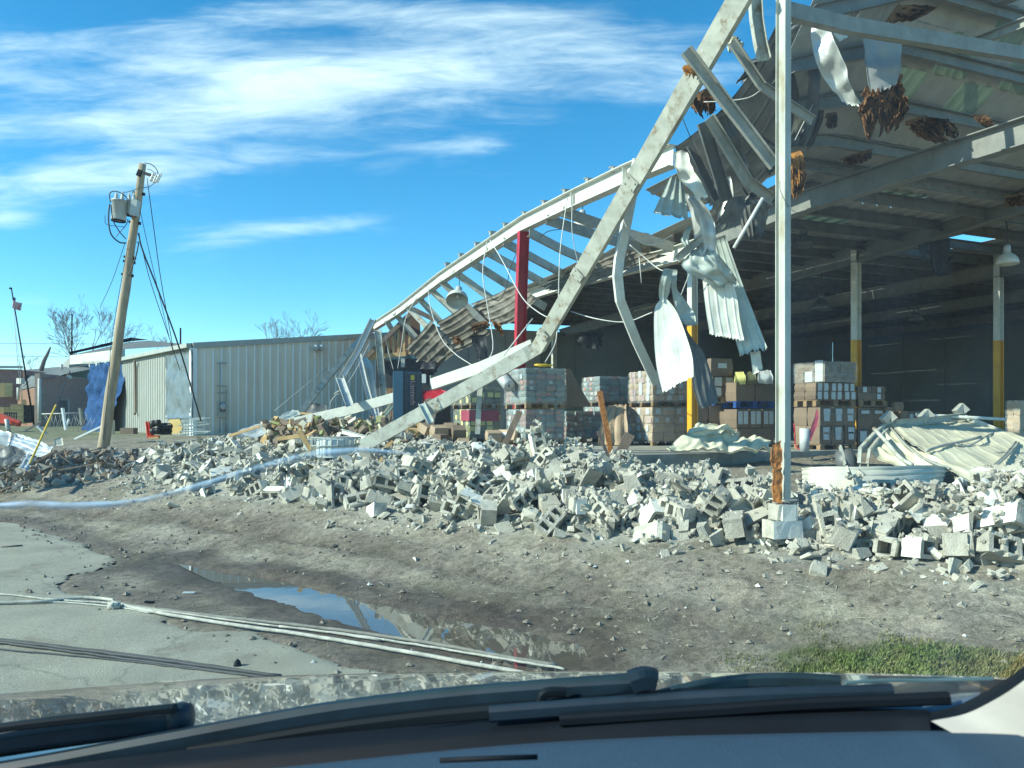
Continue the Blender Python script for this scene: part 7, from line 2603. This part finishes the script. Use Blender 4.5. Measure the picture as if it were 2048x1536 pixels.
    for rec in placed:
        o = rec[0]
        hit = 0
        M = o.matrix_world
        ln = .19 if rec[4] else .39
        for a in (-.42, 0, .42):
            for b in (-.52, 0, .52):
                for c in (-.52, 0, .52):
                    w = M @ V((a * ln, b * BW, c * BH))
                    dv = w - EYEV
                    r, lo_, nn, ii, ob, mm = SC.ray_cast(dg, EYEV, dv.normalized(), distance=dv.length + .05)
                    if r and ob.name == o.name:
                        hit += 1
        px = CX + F * o.location.x / o.location.y
        seen.append((hit / o.location.y ** 2 if 0 < px < 2048 else 0, rec, hit))
    seen.sort(key=lambda t: -t[0])
    keep = 0
    names = {}
    for sc_, rec, hit in seen:
        o, wh, upright, cores_seen, half, cores, dd = rec
        if hit < 2 or keep >= 296 or sc_ == 0:
            bpy.data.objects.remove(o)
            continue
        keep += 1
        px = CX + F * o.location.x / o.location.y
        zone = next(z for lim, z in ((330, 'near the utility pole'), (470, 'before the beige wall corner'), (610, 'before the ribbed grey wall'), (740, 'below the wire cage'), (850, 'below the blue machine'), (945, 'before the loose cartons'), (1050, 'before the olive cartons'), (1150, 'before the tall green load'), (1250, 'around the rusty post'),
                                   (1340, 'before the pale carton load'), (1440, 'below the cream heap'), (1549, 'left of the corner column'), (1660, 'right of the corner column'), (1780, 'before the curved sheet'), (1900, 'by the curved sheet end'), (9999, 'at the right edge')) if px < lim)
        row = 'lowest' if dd < .45 else ('low' if dd < 1.1 else ('midway up' if dd < 2.2 else 'high up'))
        col = 'white faced' if wh else 'bare grey'
        att = 'upended' if upright else ('core holes showing' if cores_seen else 'lying')
        kind = 'half block' if half else 'block'
        if att == 'core holes showing':
            lab = f'{col} {kind} showing core holes {row} {zone}'
        else:
            lab = f'{att} {col} {kind} {row} {zone}'
        tag(o, lab, 'concrete block', 'concrete blocks fallen from the wall')
        names.setdefault(lab, []).append((px, o))
    order = ('first', 'second', 'third', 'fourth', 'fifth', 'sixth', 'seventh', 'eighth')
    for lab, lst in names.items():
        if len(lst) > 1:
            lst.sort(key=lambda q: q[0])
            for k, (px, o) in enumerate(lst[:8]):
                o['label'] = ('left ' if k == 0 else 'right ') + lab if len(lst) == 2 else f'{order[k]} from left: {lab}'


build_rubble()


def build_scrap_heap():
    rng = np.random.default_rng(21)
    V_, F_, Mi = [], [], []
    CF = [(0, 3, 2, 1), (4, 5, 6, 7), (0, 1, 5, 4), (1, 2, 6, 5), (2, 3, 7, 6), (3, 0, 4, 7)]
    for _ in range(1900):
        u = rng.random()
        px, d = -60 + 330 * u, rng.uniform(15.5, 20.5)
        x = (px - CX) / F * d
        hump = (.42 if px < 150 else .25) * math.exp(-((d - 17.6) / 1.5) ** 2) * (.45 + .55 * abs(math.sin(px * .021 + 1)))
        z = ground_z(x, d) + hump * rng.random() ** .5
        sz = .03 + .20 * rng.random() ** 2.6
        dim = np.array((sz, sz * rng.uniform(.3, .9), sz * rng.uniform(.15, .6)))
        vs = np.array([(a * .5, b * .5, c * .5) for c in (-1, 1) for a, b in ((-1, -1), (1, -1), (1, 1), (-1, 1))]) * dim
        vs += rng.uniform(-.2, .2, vs.shape) * dim
        w = vs @ qmat(rand_quat(rng)).T + np.array((x, d, z))
        o = len(V_)
        V_.extend(w.tolist())
        mi = int(rng.choice([0, 0, 1, 1, 1, 2, 3]))
        for f in CF:
            F_.append(tuple(a + o for a in f))
            Mi.append(mi)
    me = bpy.data.meshes.new('scrap_heap')
    me.from_pydata(V_, [], F_)
    for m in (mat('dark_soil_clod', (.19, .165, .135), .95, 0, .3, 2), mat('grey_scrap', (.34, .33, .29), .9, 0, .3, 2), M_WOOD, mat('brown_scrap', (.20, .15, .10), .9, 0, .3, 2)):
        me.materials.append(m)
    me.polygons.foreach_set('material_index', Mi)
    o = bpy.data.objects.new('scrap_heap', me)
    COL.objects.link(o)
    tag(o, 'low heap of soil and small scrap left of the utility pole', 'debris', kind='stuff')
    # brown and pale bits lying between the fallen beam and the concrete
    V_, F_, Mi = [], [], []
    for _ in range(1900):
        px = rng.uniform(530, 840)
        d = rng.uniform(15.5, 20.8)
        x = (px - CX) / F * d
        z = max(ground_z(x, d), 1.0) + rng.uniform(0.0, .66) * math.exp(-((d - 18.6) / 1.7) ** 2)
        sz = .06 + .30 * rng.random() ** 2
        dim = np.array((sz, sz * rng.uniform(.2, .8), sz * rng.uniform(.08, .5)))
        vs = np.array([(a * .5, b * .5, c * .5) for c in (-1, 1) for a, b in ((-1, -1), (1, -1), (1, 1), (-1, 1))]) * dim
        vs += rng.uniform(-.15, .15, vs.shape) * dim
        w = vs @ qmat(rand_quat(rng)).T + np.array((x, d, z))
        o = len(V_)
        V_.extend(w.tolist())
        mi = int(rng.choice([0, 0, 1, 2, 3, 4, 5]))
        for f in CF:
            F_.append(tuple(a + o for a in f))
            Mi.append(mi)
    me = bpy.data.meshes.new('mixed_debris')
    me.from_pydata(V_, [], F_)
    for m in (M_CARD, M_PINE, mat('brown_scrap', (.20, .15, .10), .9), M_CREAM, M_WOOD, mat('olive_bits', (.22, .24, .08), .7)):
        me.materials.append(m)
    me.polygons.foreach_set('material_index', Mi)
    o = bpy.data.objects.new('mixed_debris', me)
    COL.objects.link(o)
    tag(o, 'brown and pale splintered debris behind the rubble left of the blue machine', 'debris', kind='stuff')


build_scrap_heap()


# ------------------------------------------------------------------ grass, straw, small stones, cables
def scatter_blades(name, poly, n, h, m, seed, zfun=None, wid=.006, lean=.6, soft=.25):
    rng = np.random.default_rng(seed)
    P = np.array(poly)
    lo, hi = P.min(0) - .4, P.max(0) + .4
    x, y = rng.uniform(lo[0], hi[0], n * 4), rng.uniform(lo[1], hi[1], n * 4)
    d = poly_dist(x, y, poly) + (fbm(x * 2, y * 2, 4, 9) - .5) * .7
    k = (d < soft * rng.random(n * 4) ** 2) & (np.abs(x / y) < .75)
    x, y = x[k][:n], y[k][:n]
    z = ground_h(x, y)
    m_ = len(x)
    hh = h * rng.uniform(.4, 1.2, m_)
    an, le = rng.uniform(0, 6.28, m_), rng.uniform(.1, lean, m_)
    dx, dy = np.cos(an), np.sin(an)
    px, py = -dy * wid / 2, dx * wid / 2
    v = np.stack([np.stack([x - px, y - py, z - .005], 1), np.stack([x + px, y + py, z - .005], 1),
                  np.stack([x + px * .7 + dx * hh * le * .4, y + py * .7 + dy * hh * le * .4, z + hh * .6], 1),
                  np.stack([x + dx * hh * le, y + dy * hh * le, z + hh * (1.05 - le * .5)], 1)], 1).reshape(-1, 3)
    b = np.arange(m_) * 4
    f = np.concatenate([np.stack([b, b + 1, b + 2], 1), np.stack([b, b + 2, b + 3], 1)])
    me = bpy.data.meshes.new(name)
    me.from_pydata(v.tolist(), [], f.tolist())
    me.materials.append(m)
    o = bpy.data.objects.new(name, me)
    COL.objects.link(o)
    tag(o, kind='stuff')


scatter_blades('grass', GRASS, 17000, .040, M_GRASS, 1)
scatter_blades('grass', [tuple(p) for p in LGRASS], 5000, .09, M_GRASS, 2, wid=.015)
FG = [gpt(1500, 1335), gpt(1560, 1300), gpt(1640, 1272), gpt(1800, 1250), gpt(2100, 1255), gpt(2200, 1380), gpt(1520, 1400)]
scatter_blades('grass', FG, 6500, .032, mat('thin_grass', (0.11, 0.13, 0.045), .7, 0, .4, 2, col2=(.26, .23, .13), c2scale=2.2, c2lo=.45, c2hi=.65), 3, wid=.006)


def build_litter():
    rng = np.random.default_rng(4)
    n = 15000
    x, y = rng.uniform(-9, 6.5, n), rng.uniform(4.2, 17, n)
    e = x * .6 + y * .8
    k = (e > 4.7) & (np.abs(x / y) < .75) & (poly_dist(x, y, PUDDLE) > .15) & (poly_dist(x, y, RUB) > -.3) & (poly_dist(x, y, ROADP) > .05) & (rng.random(n) < np.clip((8.5 / np.hypot(x, y)) ** 1.3, 0, 1)) & (fbm(x * .9, y * .9, 4, 21) + rng.normal(0, .08, n) > .44)
    x, y = x[k], y[k]
    z = ground_h(x, y)
    an = rng.uniform(0, 6.28, len(x))
    ln, wd = rng.uniform(.010, .055, len(x)) * .8, rng.uniform(.0015, .0045, len(x))
    cx, sx = np.cos(an), np.sin(an)
    t1, t2 = rng.uniform(-.012, .022, len(x)), rng.uniform(-.012, .022, len(x))
    v = np.stack([np.stack([x - cx * ln - sx * wd, y - sx * ln + cx * wd, z + .006 + t1], 1), np.stack([x - cx * ln + sx * wd, y - sx * ln - cx * wd, z + .004 + t1], 1),
                  np.stack([x + cx * ln + sx * wd, y + sx * ln - cx * wd, z + .005 + t2], 1), np.stack([x + cx * ln - sx * wd, y + sx * ln + cx * wd, z + .008 + t2], 1)], 1).reshape(-1, 3)
    b = np.arange(len(x)) * 4
    f = np.stack([b, b + 1, b + 2, b + 3], 1)
    me = bpy.data.meshes.new('dry_straw')
    me.from_pydata(v.tolist(), [], f.tolist())
    me.materials.append(M_STRAW)
    o = bpy.data.objects.new('dry_straw', me)
    COL.objects.link(o)
    tag(o, kind='stuff')
    # clods and pebbles
    n = 24000
    x, y = rng.uniform(-10, 6.5, n), rng.uniform(4.2, 18, n)
    e = x * .6 + y * .8
    rd = poly_dist(x, y, RUB)
    prd = poly_dist(x, y, ROADP)
    dens = np.clip(.9 * smooth01((fbm(x * .8, y * .8, 4, 71) - .42) / .22) * .45 + .9 * np.exp(-np.clip(rd, 0, None) / .7), 0, 1)
    k = ((e > 4.9) | (np.abs(prd) < .5)) & (np.abs(x / y) < .75) & (poly_dist(x, y, PUDDLE) > .08) & (rd > -.2) & (prd > -.45) & (rng.random(n) < np.where(prd < .5, np.maximum(dens, .55 * np.exp(-np.abs(prd) / .25)), dens))
    x, y, rd = x[k], y[k], rd[k]
    z = ground_h(x, y)
    z = np.where(poly_dist(x, y, ROADP) < .1, np.maximum(z, .004), z)
    V_, F_, Mi = [], [], []
    oc = np.array([(1, 0, 0), (0, 1, 0), (-1, 0, 0), (0, -1, 0), (0, 0, .8), (0, 0, -.5)], float)
    of = [(0, 1, 4), (1, 2, 4), (2, 3, 4), (3, 0, 4), (1, 0, 5), (2, 1, 5), (3, 2, 5), (0, 3, 5)]
    for a, b_, c, r in zip(x, y, z, rd):
        sz = .005 + .035 * rng.random() ** 4
        w = oc * sz * rng.uniform(.55, 1.3, (6, 3))
        an = rng.uniform(0, 6.28)
        R = np.array([[math.cos(an), -math.sin(an), 0], [math.sin(an), math.cos(an), 0], [0, 0, 1]])
        o0 = len(V_)
        V_.extend((w @ R.T + (a, b_, c + sz * .25)).tolist())
        mi = 0 if rng.random() > (.5 if r < .8 else .10) else (1 if rng.random() < .72 else 2)
        for f_ in of:
            F_.append(tuple(i + o0 for i in f_))
            Mi.append(mi)
    me = bpy.data.meshes.new('clods_and_pebbles')
    me.from_pydata(V_, [], F_)
    for m in (mat('dirt_clod', (.235, .205, .16), .95, 0, .35, 1.2), M_CONC, M_WHITE):
        me.materials.append(m)
    me.polygons.foreach_set('material_index', Mi)
    o = bpy.data.objects.new('gravel', me)
    COL.objects.link(o)
    tag(o, kind='stuff')


build_litter()


def build_cables():
    def c(label, pts, r, m, z=.022, n=40, seed=0, name='cable'):
        rnd = random.Random(seed)
        P = []
        for q in crom([on_z(px, py, z) for px, py in pts], n):
            P.append(q + V((rnd.uniform(-.006, .006), rnd.uniform(-.006, .006), 0)))
        mb = MB()
        mb.tube(P, r, 7)
        one(name, label, 'cable', mb, m, 'cables lying across the road')
    c('thick dirty white cable crossing the road towards the puddle end', [(-160, 1208), (0, 1205), (90, 1202), (165, 1195), (222, 1199), (232, 1206), (300, 1222), (450, 1247), (600, 1268), (700, 1284), (850, 1310), (1000, 1337), (1120, 1360)], .016, M_ROPE, .03, seed=1)
    c('thin pale cable running beside the thick white one from the left edge', [(-160, 1178), (0, 1188), (110, 1199), (216, 1206), (300, 1218), (480, 1243), (640, 1262), (760, 1280)], .009, M_ROPE, seed=2)
    c('grey cable on the upper side of the white cable along the ditch', [(218, 1203), (300, 1216), (480, 1238), (680, 1260), (880, 1290), (1000, 1312), (1112, 1330)], .015, mat('grey_cable', (.21, .21, .18), .8, 0, .3, 8), .026, seed=3)
    c('second grey cable ending by the last puddle corner', [(560, 1252), (720, 1272), (900, 1300), (1010, 1318), (1130, 1338)], .010, M_ROPE, .024, seed=4)
    c('dark thin cable under the white cable near the left knot', [(60, 1204), (140, 1205), (222, 1213), (240, 1214), (300, 1226)], .008, M_TRIM, .015, seed=5)
    for i, (a, b, cc, d, r, lab) in enumerate((((-200, 1254), (0, 1277), (300, 1313), (520, 1345), .007, 'topmost thin dark cable of the lower bundle'), ((-200, 1262), (0, 1281), (260, 1312), (560, 1352), .013, 'thickest dark cable of the lower bundle'),
                                                ((-200, 1266), (0, 1285), (240, 1316), (545, 1356), .010, 'dark cable lying just under the thickest one'), ((-200, 1276), (0, 1298), (220, 1318), (500, 1352), .006, 'lowest thin dark cable of the lower bundle'))):
        c(lab + ' on the pale road', [a, b, cc, d], r, mat('road_cable', (.05, .055, .055), .7, 0, .2, 8), .012 + r, seed=10 + i)
    mb = MB()
    mb.tube([on_z(216, 1213, .03), on_z(240, 1211, .035)], .028, 8)
    mb.tube([on_z(222, 1212, .04), on_z(228, 1208, .05)], .018, 6)
    one('cable_clamp', 'small pale clamp on the cables near the left', 'clamp', mb, M_ROPE)
    mb = MB()
    mb.lathe([(.001, .05), (.02, .03), (.03, 0)], on_z(475, 1331, .01), UP, 8)
    one('dark_nub', 'small dark cap standing on the road by the lower cables', 'cap', mb, M_CARBLK)
    mb = MB()
    mb.box(on_z(299, 1204, .015), (.09, .02, .02))
    one('dark_chip', 'short dark stick lying on the wet mud above the cables', 'stick', mb, M_CARBLK)
    mb = MB()
    mb.box(on_z(378, 1185, .015), (.12, .03, .012))
    one('pale_scrap', 'small pale scrap lying on the wet mud left of the puddle', 'scrap', mb, M_LABEL)
    mb = MB()
    mb.tube([on_z(2, 1094, .015), on_z(45, 1091, .015)], .014, 5)
    one('dark_stick', 'dark stick lying on the pale road at the left', 'stick', mb, M_BARK)


build_cables()
# ------------------------------------------------------------------ the car the picture is taken from
def build_car():
    root = thing('car', 'car seen from its front seat: bonnet, wipers, dashboard and windscreen', 'car', V((-0.3, 1.2, 0)))

    def loft(name, rails, m, n=40, parent=root, smooth=True):
        R = [crom(r, n) for r in rails]
        mb = MB()
        vs = [p for r in R for p in r]
        fs = []
        for i in range(len(R) - 1):
            for j in range(n):
                a = i * (n + 1) + j
                fs.append((a, a + 1, a + n + 2, a + n + 1))
        mb.add(vs, fs, 0, smooth)
        return mb.build(name, m, parent)

    far = [(-700, 1470, 2.05), (-300, 1416, 2.25), (0, 1388, 2.35), (300, 1367, 2.38), (560, 1354, 2.36), (900, 1347, 2.25), (1200, 1345, 2.05), (1500, 1347, 1.80), (1750, 1351, 1.55), (1950, 1357, 1.35), (2150, 1366, 1.2)]
    P = [at(*q) for q in far]
    rails = [[p + V((0, .20, -.65)) for p in P], [p + V((0, .15, -.16)) for p in P], [p + V((0, .08, -.035)) for p in P], [p + V((0, .03, -.006)) for p in P], P]
    for k in (.12, .3, .6, 1.0):
        row = []
        for p in P:
            dep = (p.y - 1.02) * k
            row.append(V((p.x * (1 - .10 * k), p.y - dep, p.z + dep * .178)))
        rails.append(row)
    loft('bonnet', rails, M_HOOD, 60)
    # cowl under the windscreen
    up = [(-600, 1560, 1.34), (0, 1500, 1.30), (400, 1462, 1.27), (700, 1436, 1.24), (1000, 1410, 1.20), (1310, 1384, 1.14), (1500, 1374, 1.08), (1700, 1376, 1.02), (1860, 1392, .97), (1960, 1384, .94)]
    lo = [(-600, 1640, 1.2), (0, 1575, 1.18), (400, 1535, 1.15), (700, 1502, 1.12), (1000, 1474, 1.08), (1310, 1448, 1.02), (1500, 1438, .98), (1700, 1432, .94), (1860, 1432, .90), (1960, 1400, .88)]
    U, L = [at(*q) for q in up], [at(*q) for q in lo]
    loft('cowl', [[p + V((0, .10, -.10)) for p in U], [p + V((0, .03, -.012)) for p in U], U, [u.lerp(l, .5) + V((0, 0, .004)) for u, l in zip(U, L)], L, [l + V((0, -.02, -.03)) for l in L]], M_COWL, 50)
    # dark frit band and lower seal
    bl = [(-600, 1700, 1.05), (0, 1606, 1.04), (300, 1545, 1.02), (600, 1510, 1.0), (1000, 1470, .97), (1300, 1452, .94), (1500, 1446, .92), (1750, 1440, .89), (1858, 1438, .87)]
    BLp = [at(*q) for q in bl]
    ul = [(-600, 1620, 1.10), (0, 1546, 1.09), (300, 1508, 1.07), (600, 1474, 1.05), (1000, 1438, 1.02), (1300, 1424, .98), (1500, 1420, .95), (1750, 1417, .92), (1858, 1420, .90)]
    ULp = [at(*q) for q in ul]
    loft('windscreen_band', [ULp, [u.lerp(b, .5) for u, b in zip(ULp, BLp)], BLp, [b + V((0, -.02, -.06)) for b in BLp]], M_CARBLK, 40)
    # dashboard top
    d1 = BLp
    db = [V((p.x * .98, p.y - .06, p.z + .006)) for p in d1]
    dc = [V((p.x * .95, p.y - .22, p.z + .004)) for p in d1]
    dd = [V((p.x * .92, p.y - .42, p.z - .05)) for p in d1]
    de = [V((p.x * .92, p.y - .50, p.z - .14)) for p in d1]
    df = [V((p.x * .92, p.y - .50, p.z - .45)) for p in d1]
    ext = lambda r, k: r + [r[-1] + V((.12, -.01, .004)), r[-1] + V((.30, -.05 - .02 * k, .010))]
    loft('dashboard', [ext([p + V((0, -.004, -.012)) for p in d1], 0), ext(db, 1), ext(dc, 2), ext(dd, 3), ext(de, 3), ext(df, 3)], M_DASH, 50)
    mb = MB()
    mb.tube([at(880, 1521, .83), at(1000, 1516, .825), at(1075, 1514, .82)], .003, 8)
    mb.build('vent_slot', M_CARBLK, root)
    # right windscreen pillar: seal and pale trim
    outer = [(1846, 1428, .90), (1900, 1416, .89), (1950, 1394, .87), (2000, 1366, .85), (2050, 1330, .82), (2130, 1255, .76), (2300, 1060, .62)]
    inner = [(1862, 1442, .86), (1930, 1428, .85), (1985, 1402, .83), (2030, 1374, .81), (2080, 1334, .79), (2170, 1245, .72), (2340, 1050, .58)]
    O, I = [at(*q) for q in outer], [at(*q) for q in inner]
    loft('pillar_seal', [[p + V((.03, .05, -.035)) for p in O], O, [o.lerp(i, .5) + V((-.004, -.01, .003)) for o, i in zip(O, I)], I], M_CARBLK, 40)
    bm = [i + V((.06, -.07, -.03)) for i in I]
    bo = [i + V((.16, -.14, -.10)) for i in I]
    loft('pillar_trim', [I, [i.lerp(b, .5) + V((-.004, -.006, .004)) for i, b in zip(I, bm)], bm, bo], M_PILLAR, 40)
    # wipers
    def wiper_path(pts, n=24):
        return crom([at(*q) for q in pts], n)

    def bar(nm, pts, w, h, m, parent, off=V((0, 0, 0)), n=24):
        mb = MB()
        path = [p + off for p in wiper_path(pts, n)]
        a, b = w / 2, h / 2
        mb.prism(path, [(-a, -b * .6), (-a * .6, -b), (a * .6, -b), (a, -b * .6), (a, b * .5), (a * .5, b), (-a * .5, b), (-a, b * .5)], up=UP, smooth=False)
        return mb.build(nm, m, parent)
    # near left blade
    w1 = thing('wiper', None, None, V((0, 0, 0)))
    w1.parent = root
    w1.location = V(at(100, 1480, 1.2)) - V((-0.3, 1.2, 0))
    WLOC[w1.name] = np.array(at(100, 1480, 1.2))
    bar('blade', [(-260, 1522, 1.16), (0, 1480, 1.16), (200, 1454, 1.15), (362, 1436, 1.15)], .035, .036, M_WIPER, w1)
    bar('spoiler', [(-260, 1498, 1.13), (0, 1456, 1.13), (200, 1432, 1.12), (350, 1416, 1.12)], .018, .012, M_CARBLK, w1)
    bar('rubber_edge', [(-260, 1548, 1.17), (0, 1504, 1.17), (200, 1474, 1.16), (354, 1452, 1.16)], .016, .014, M_CARBLK, w1)
    mb = MB()
    mb.lathe([(.001, -.016), (.020, -.014), (.024, 0), (.020, .014), (.001, .016)], at(362, 1436, 1.145), V((1, .05, .1)), 14)
    mb.build('end_cap', M_WIPER, w1)
    # long arm across the middle
    w2 = thing('wiper', None, None, V((0, 0, 0)))
    w2.parent = root
    w2.location = V(at(800, 1420, 1.1)) - V((-0.3, 1.2, 0))
    WLOC[w2.name] = np.array(at(800, 1420, 1.1))
    bar('arm', [(-200, 1580, 1.13), (60, 1538, 1.12), (320, 1490, 1.11), (640, 1432, 1.10), (880, 1402, 1.08), (1100, 1384, 1.05), (1290, 1372, 1.02)], .022, .034, M_WIPER, w2, n=40)
    bar('blade', [(380, 1506, 1.09), (640, 1462, 1.08), (880, 1432, 1.06), (1100, 1414, 1.03), (1330, 1398, 1.0), (1500, 1394, .97)], .02, .020, M_CARBLK, w2, n=40)
    bar('arm_hook', [(1082, 1408, 1.02), (1086, 1390, 1.02), (1100, 1384, 1.02), (1132, 1384, 1.02)], .012, .012, M_CARBLK, w2, n=10)
    bar('arm_knuckle', [(1262, 1366, 1.0), (1288, 1358, 1.0), (1310, 1362, 1.0)], .03, .030, M_WIPER, w2, n=6)
    mb = MB()
    mb.box(at(1072, 1416, 1.0), (.016, .006, .008))
    mb.build('arm_pin', M_LABEL, w2)
    # right blade
    w3 = thing('wiper', None, None, V((0, 0, 0)))
    w3.parent = root
    w3.location = V(at(1600, 1400, 1.0)) - V((-0.3, 1.2, 0))
    WLOC[w3.name] = np.array(at(1600, 1400, 1.0))
    bar('arm', [(1316, 1394, 1.04), (1400, 1374, 1.03), (1490, 1362, 1.02), (1600, 1360, 1.0), (1682, 1366, .98)], .012, .018, M_WIPER, w3)
    bar('blade', [(980, 1428, 1.0), (1250, 1408, .98), (1500, 1394, .95), (1700, 1388, .93), (1786, 1386, .92)], .016, .020, M_WIPER, w3, n=30)
    bar('spoiler', [(1120, 1440, .97), (1400, 1422, .95), (1600, 1408, .93), (1800, 1400, .91), (1898, 1396, .90)], .014, .014, M_CARBLK, w3, n=30)
    bar('chrome_edge', [(1690, 1366, 1.03), (1760, 1361, 1.03), (1860, 1360, 1.02), (1985, 1357, 1.0)], .006, .004, M_SILVER, w3)
    # windscreen
    m = bpy.data.materials.new('windscreen_glass')
    m.use_nodes = True
    n, l = m.node_tree.nodes, m.node_tree.links
    n.remove(n['Principled BSDF'])
    tr = n.new('ShaderNodeBsdfTransparent')
    tr.inputs[0].default_value = (0.83, 0.955, 0.93, 1)
    gl = n.new('ShaderNodeBsdfGlossy')
    gl.inputs['Roughness'].default_value = 0.0
    tl = n.new('ShaderNodeBsdfTranslucent')
    tl.inputs[0].default_value = (0.8, 0.85, 0.85, 1)
    m1 = n.new('ShaderNodeMixShader')
    m1.inputs[0].default_value = 0.025
    l.new(tr.outputs[0], m1.inputs[1])
    l.new(gl.outputs[0], m1.inputs[2])
    tc = n.new('ShaderNodeTexCoord')
    mp = n.new('ShaderNodeMapping')
    mp.inputs['Rotation'].default_value = (0, .8, .5)
    mp.inputs['Scale'].default_value = (6, 2.0, 2.0)
    l.new(tc.outputs['Object'], mp.inputs[0])
    no = n.new('ShaderNodeTexNoise')
    no.inputs['Scale'].default_value, no.inputs['Detail'].default_value = 2.2, 4
    l.new(mp.outputs[0], no.inputs['Vector'])
    mr = n.new('ShaderNodeMapRange')
    mr.inputs[1].default_value, mr.inputs[2].default_value, mr.inputs[3].default_value, mr.inputs[4].default_value = .40, .78, .016, .075
    l.new(no.outputs[0], mr.inputs[0])
    m2 = n.new('ShaderNodeMixShader')
    l.new(mr.outputs[0], m2.inputs[0])
    l.new(m1.outputs[0], m2.inputs[1])
    l.new(tl.outputs[0], m2.inputs[2])
    l.new(m2.outputs[0], n['Material Output'].inputs[0])
    bot = [at(*q) + V((0, .015, 0)) for q in ((-800, 1680, 1.17), (0, 1560, 1.16), (500, 1500, 1.12), (1000, 1456, 1.07), (1400, 1436, 1.0), (1750, 1428, .94), (1900, 1422, .915), (2010, 1365, .87), (2140, 1230, .78))]
    top = [V(q) for q in ((-1.15, .45, 2.42), (-.8, .50, 2.44), (-.45, .52, 2.45), (-.1, .52, 2.45), (.15, .50, 2.45), (.35, .46, 2.44), (.45, .42, 2.43), (.52, .38, 2.42), (.56, .33, 2.40))]
    rails = [bot, [b.lerp(t, .33) + V((0, .02, .02)) for b, t in zip(bot, top)], [b.lerp(t, .66) + V((0, .02, .02)) for b, t in zip(bot, top)], top]
    loft('windscreen', rails, m, 30)
    # reflection in the glass, painted as a milky streak
    ms = bpy.data.materials.new('painted_reflection')
    ms.use_nodes = True
    n, l = ms.node_tree.nodes, ms.node_tree.links
    b = n['Principled BSDF']
    b.inputs['Base Color'].default_value = (.36, .52, .66, 1)
    b.inputs['Roughness'].default_value = .25
    t2 = n.new('ShaderNodeBsdfTransparent')
    mx = n.new('ShaderNodeMixShader')
    tc = n.new('ShaderNodeTexCoord')
    no = n.new('ShaderNodeTexNoise')
    no.inputs['Scale'].default_value = 22
    l.new(tc.outputs['Object'], no.inputs['Vector'])
    mr = n.new('ShaderNodeMapRange')
    mr.inputs[1].default_value, mr.inputs[2].default_value, mr.inputs[3].default_value, mr.inputs[4].default_value = .35, .65, .28, .75
    l.new(no.outputs[0], mr.inputs[0])
    l.new(mr.outputs[0], mx.inputs[0])
    l.new(t2.outputs[0], mx.inputs[1])
    l.new(b.outputs[0], mx.inputs[2])
    l.new(mx.outputs[0], n['Material Output'].inputs[0])
    pts = [(-60, 1016, 0), (0, 1012, 6), (60, 1008, 7), (140, 1012, 7), (230, 1008, 6), (290, 1000, 5), (350, 985, 6), (420, 966, 7), (480, 946, 6), (560, 924, 7), (640, 907, 7), (720, 900, 6), (790, 905, 3), (850, 910, .5)]
    mb = MB()
    vs = []
    for x, y, w in pts:
        vs += [at(x, y - w, .86), at(x, y, .855), at(x, y + w, .86)]
    fs = []
    for i in range(len(pts) - 1):
        for k in (0, 1):
            fs.append((i * 3 + k, i * 3 + k + 1, i * 3 + k + 4, i * 3 + k + 3))
    mb.add(vs, fs, 0, True)
    mb.build('painted_reflection', ms, root)


build_car()
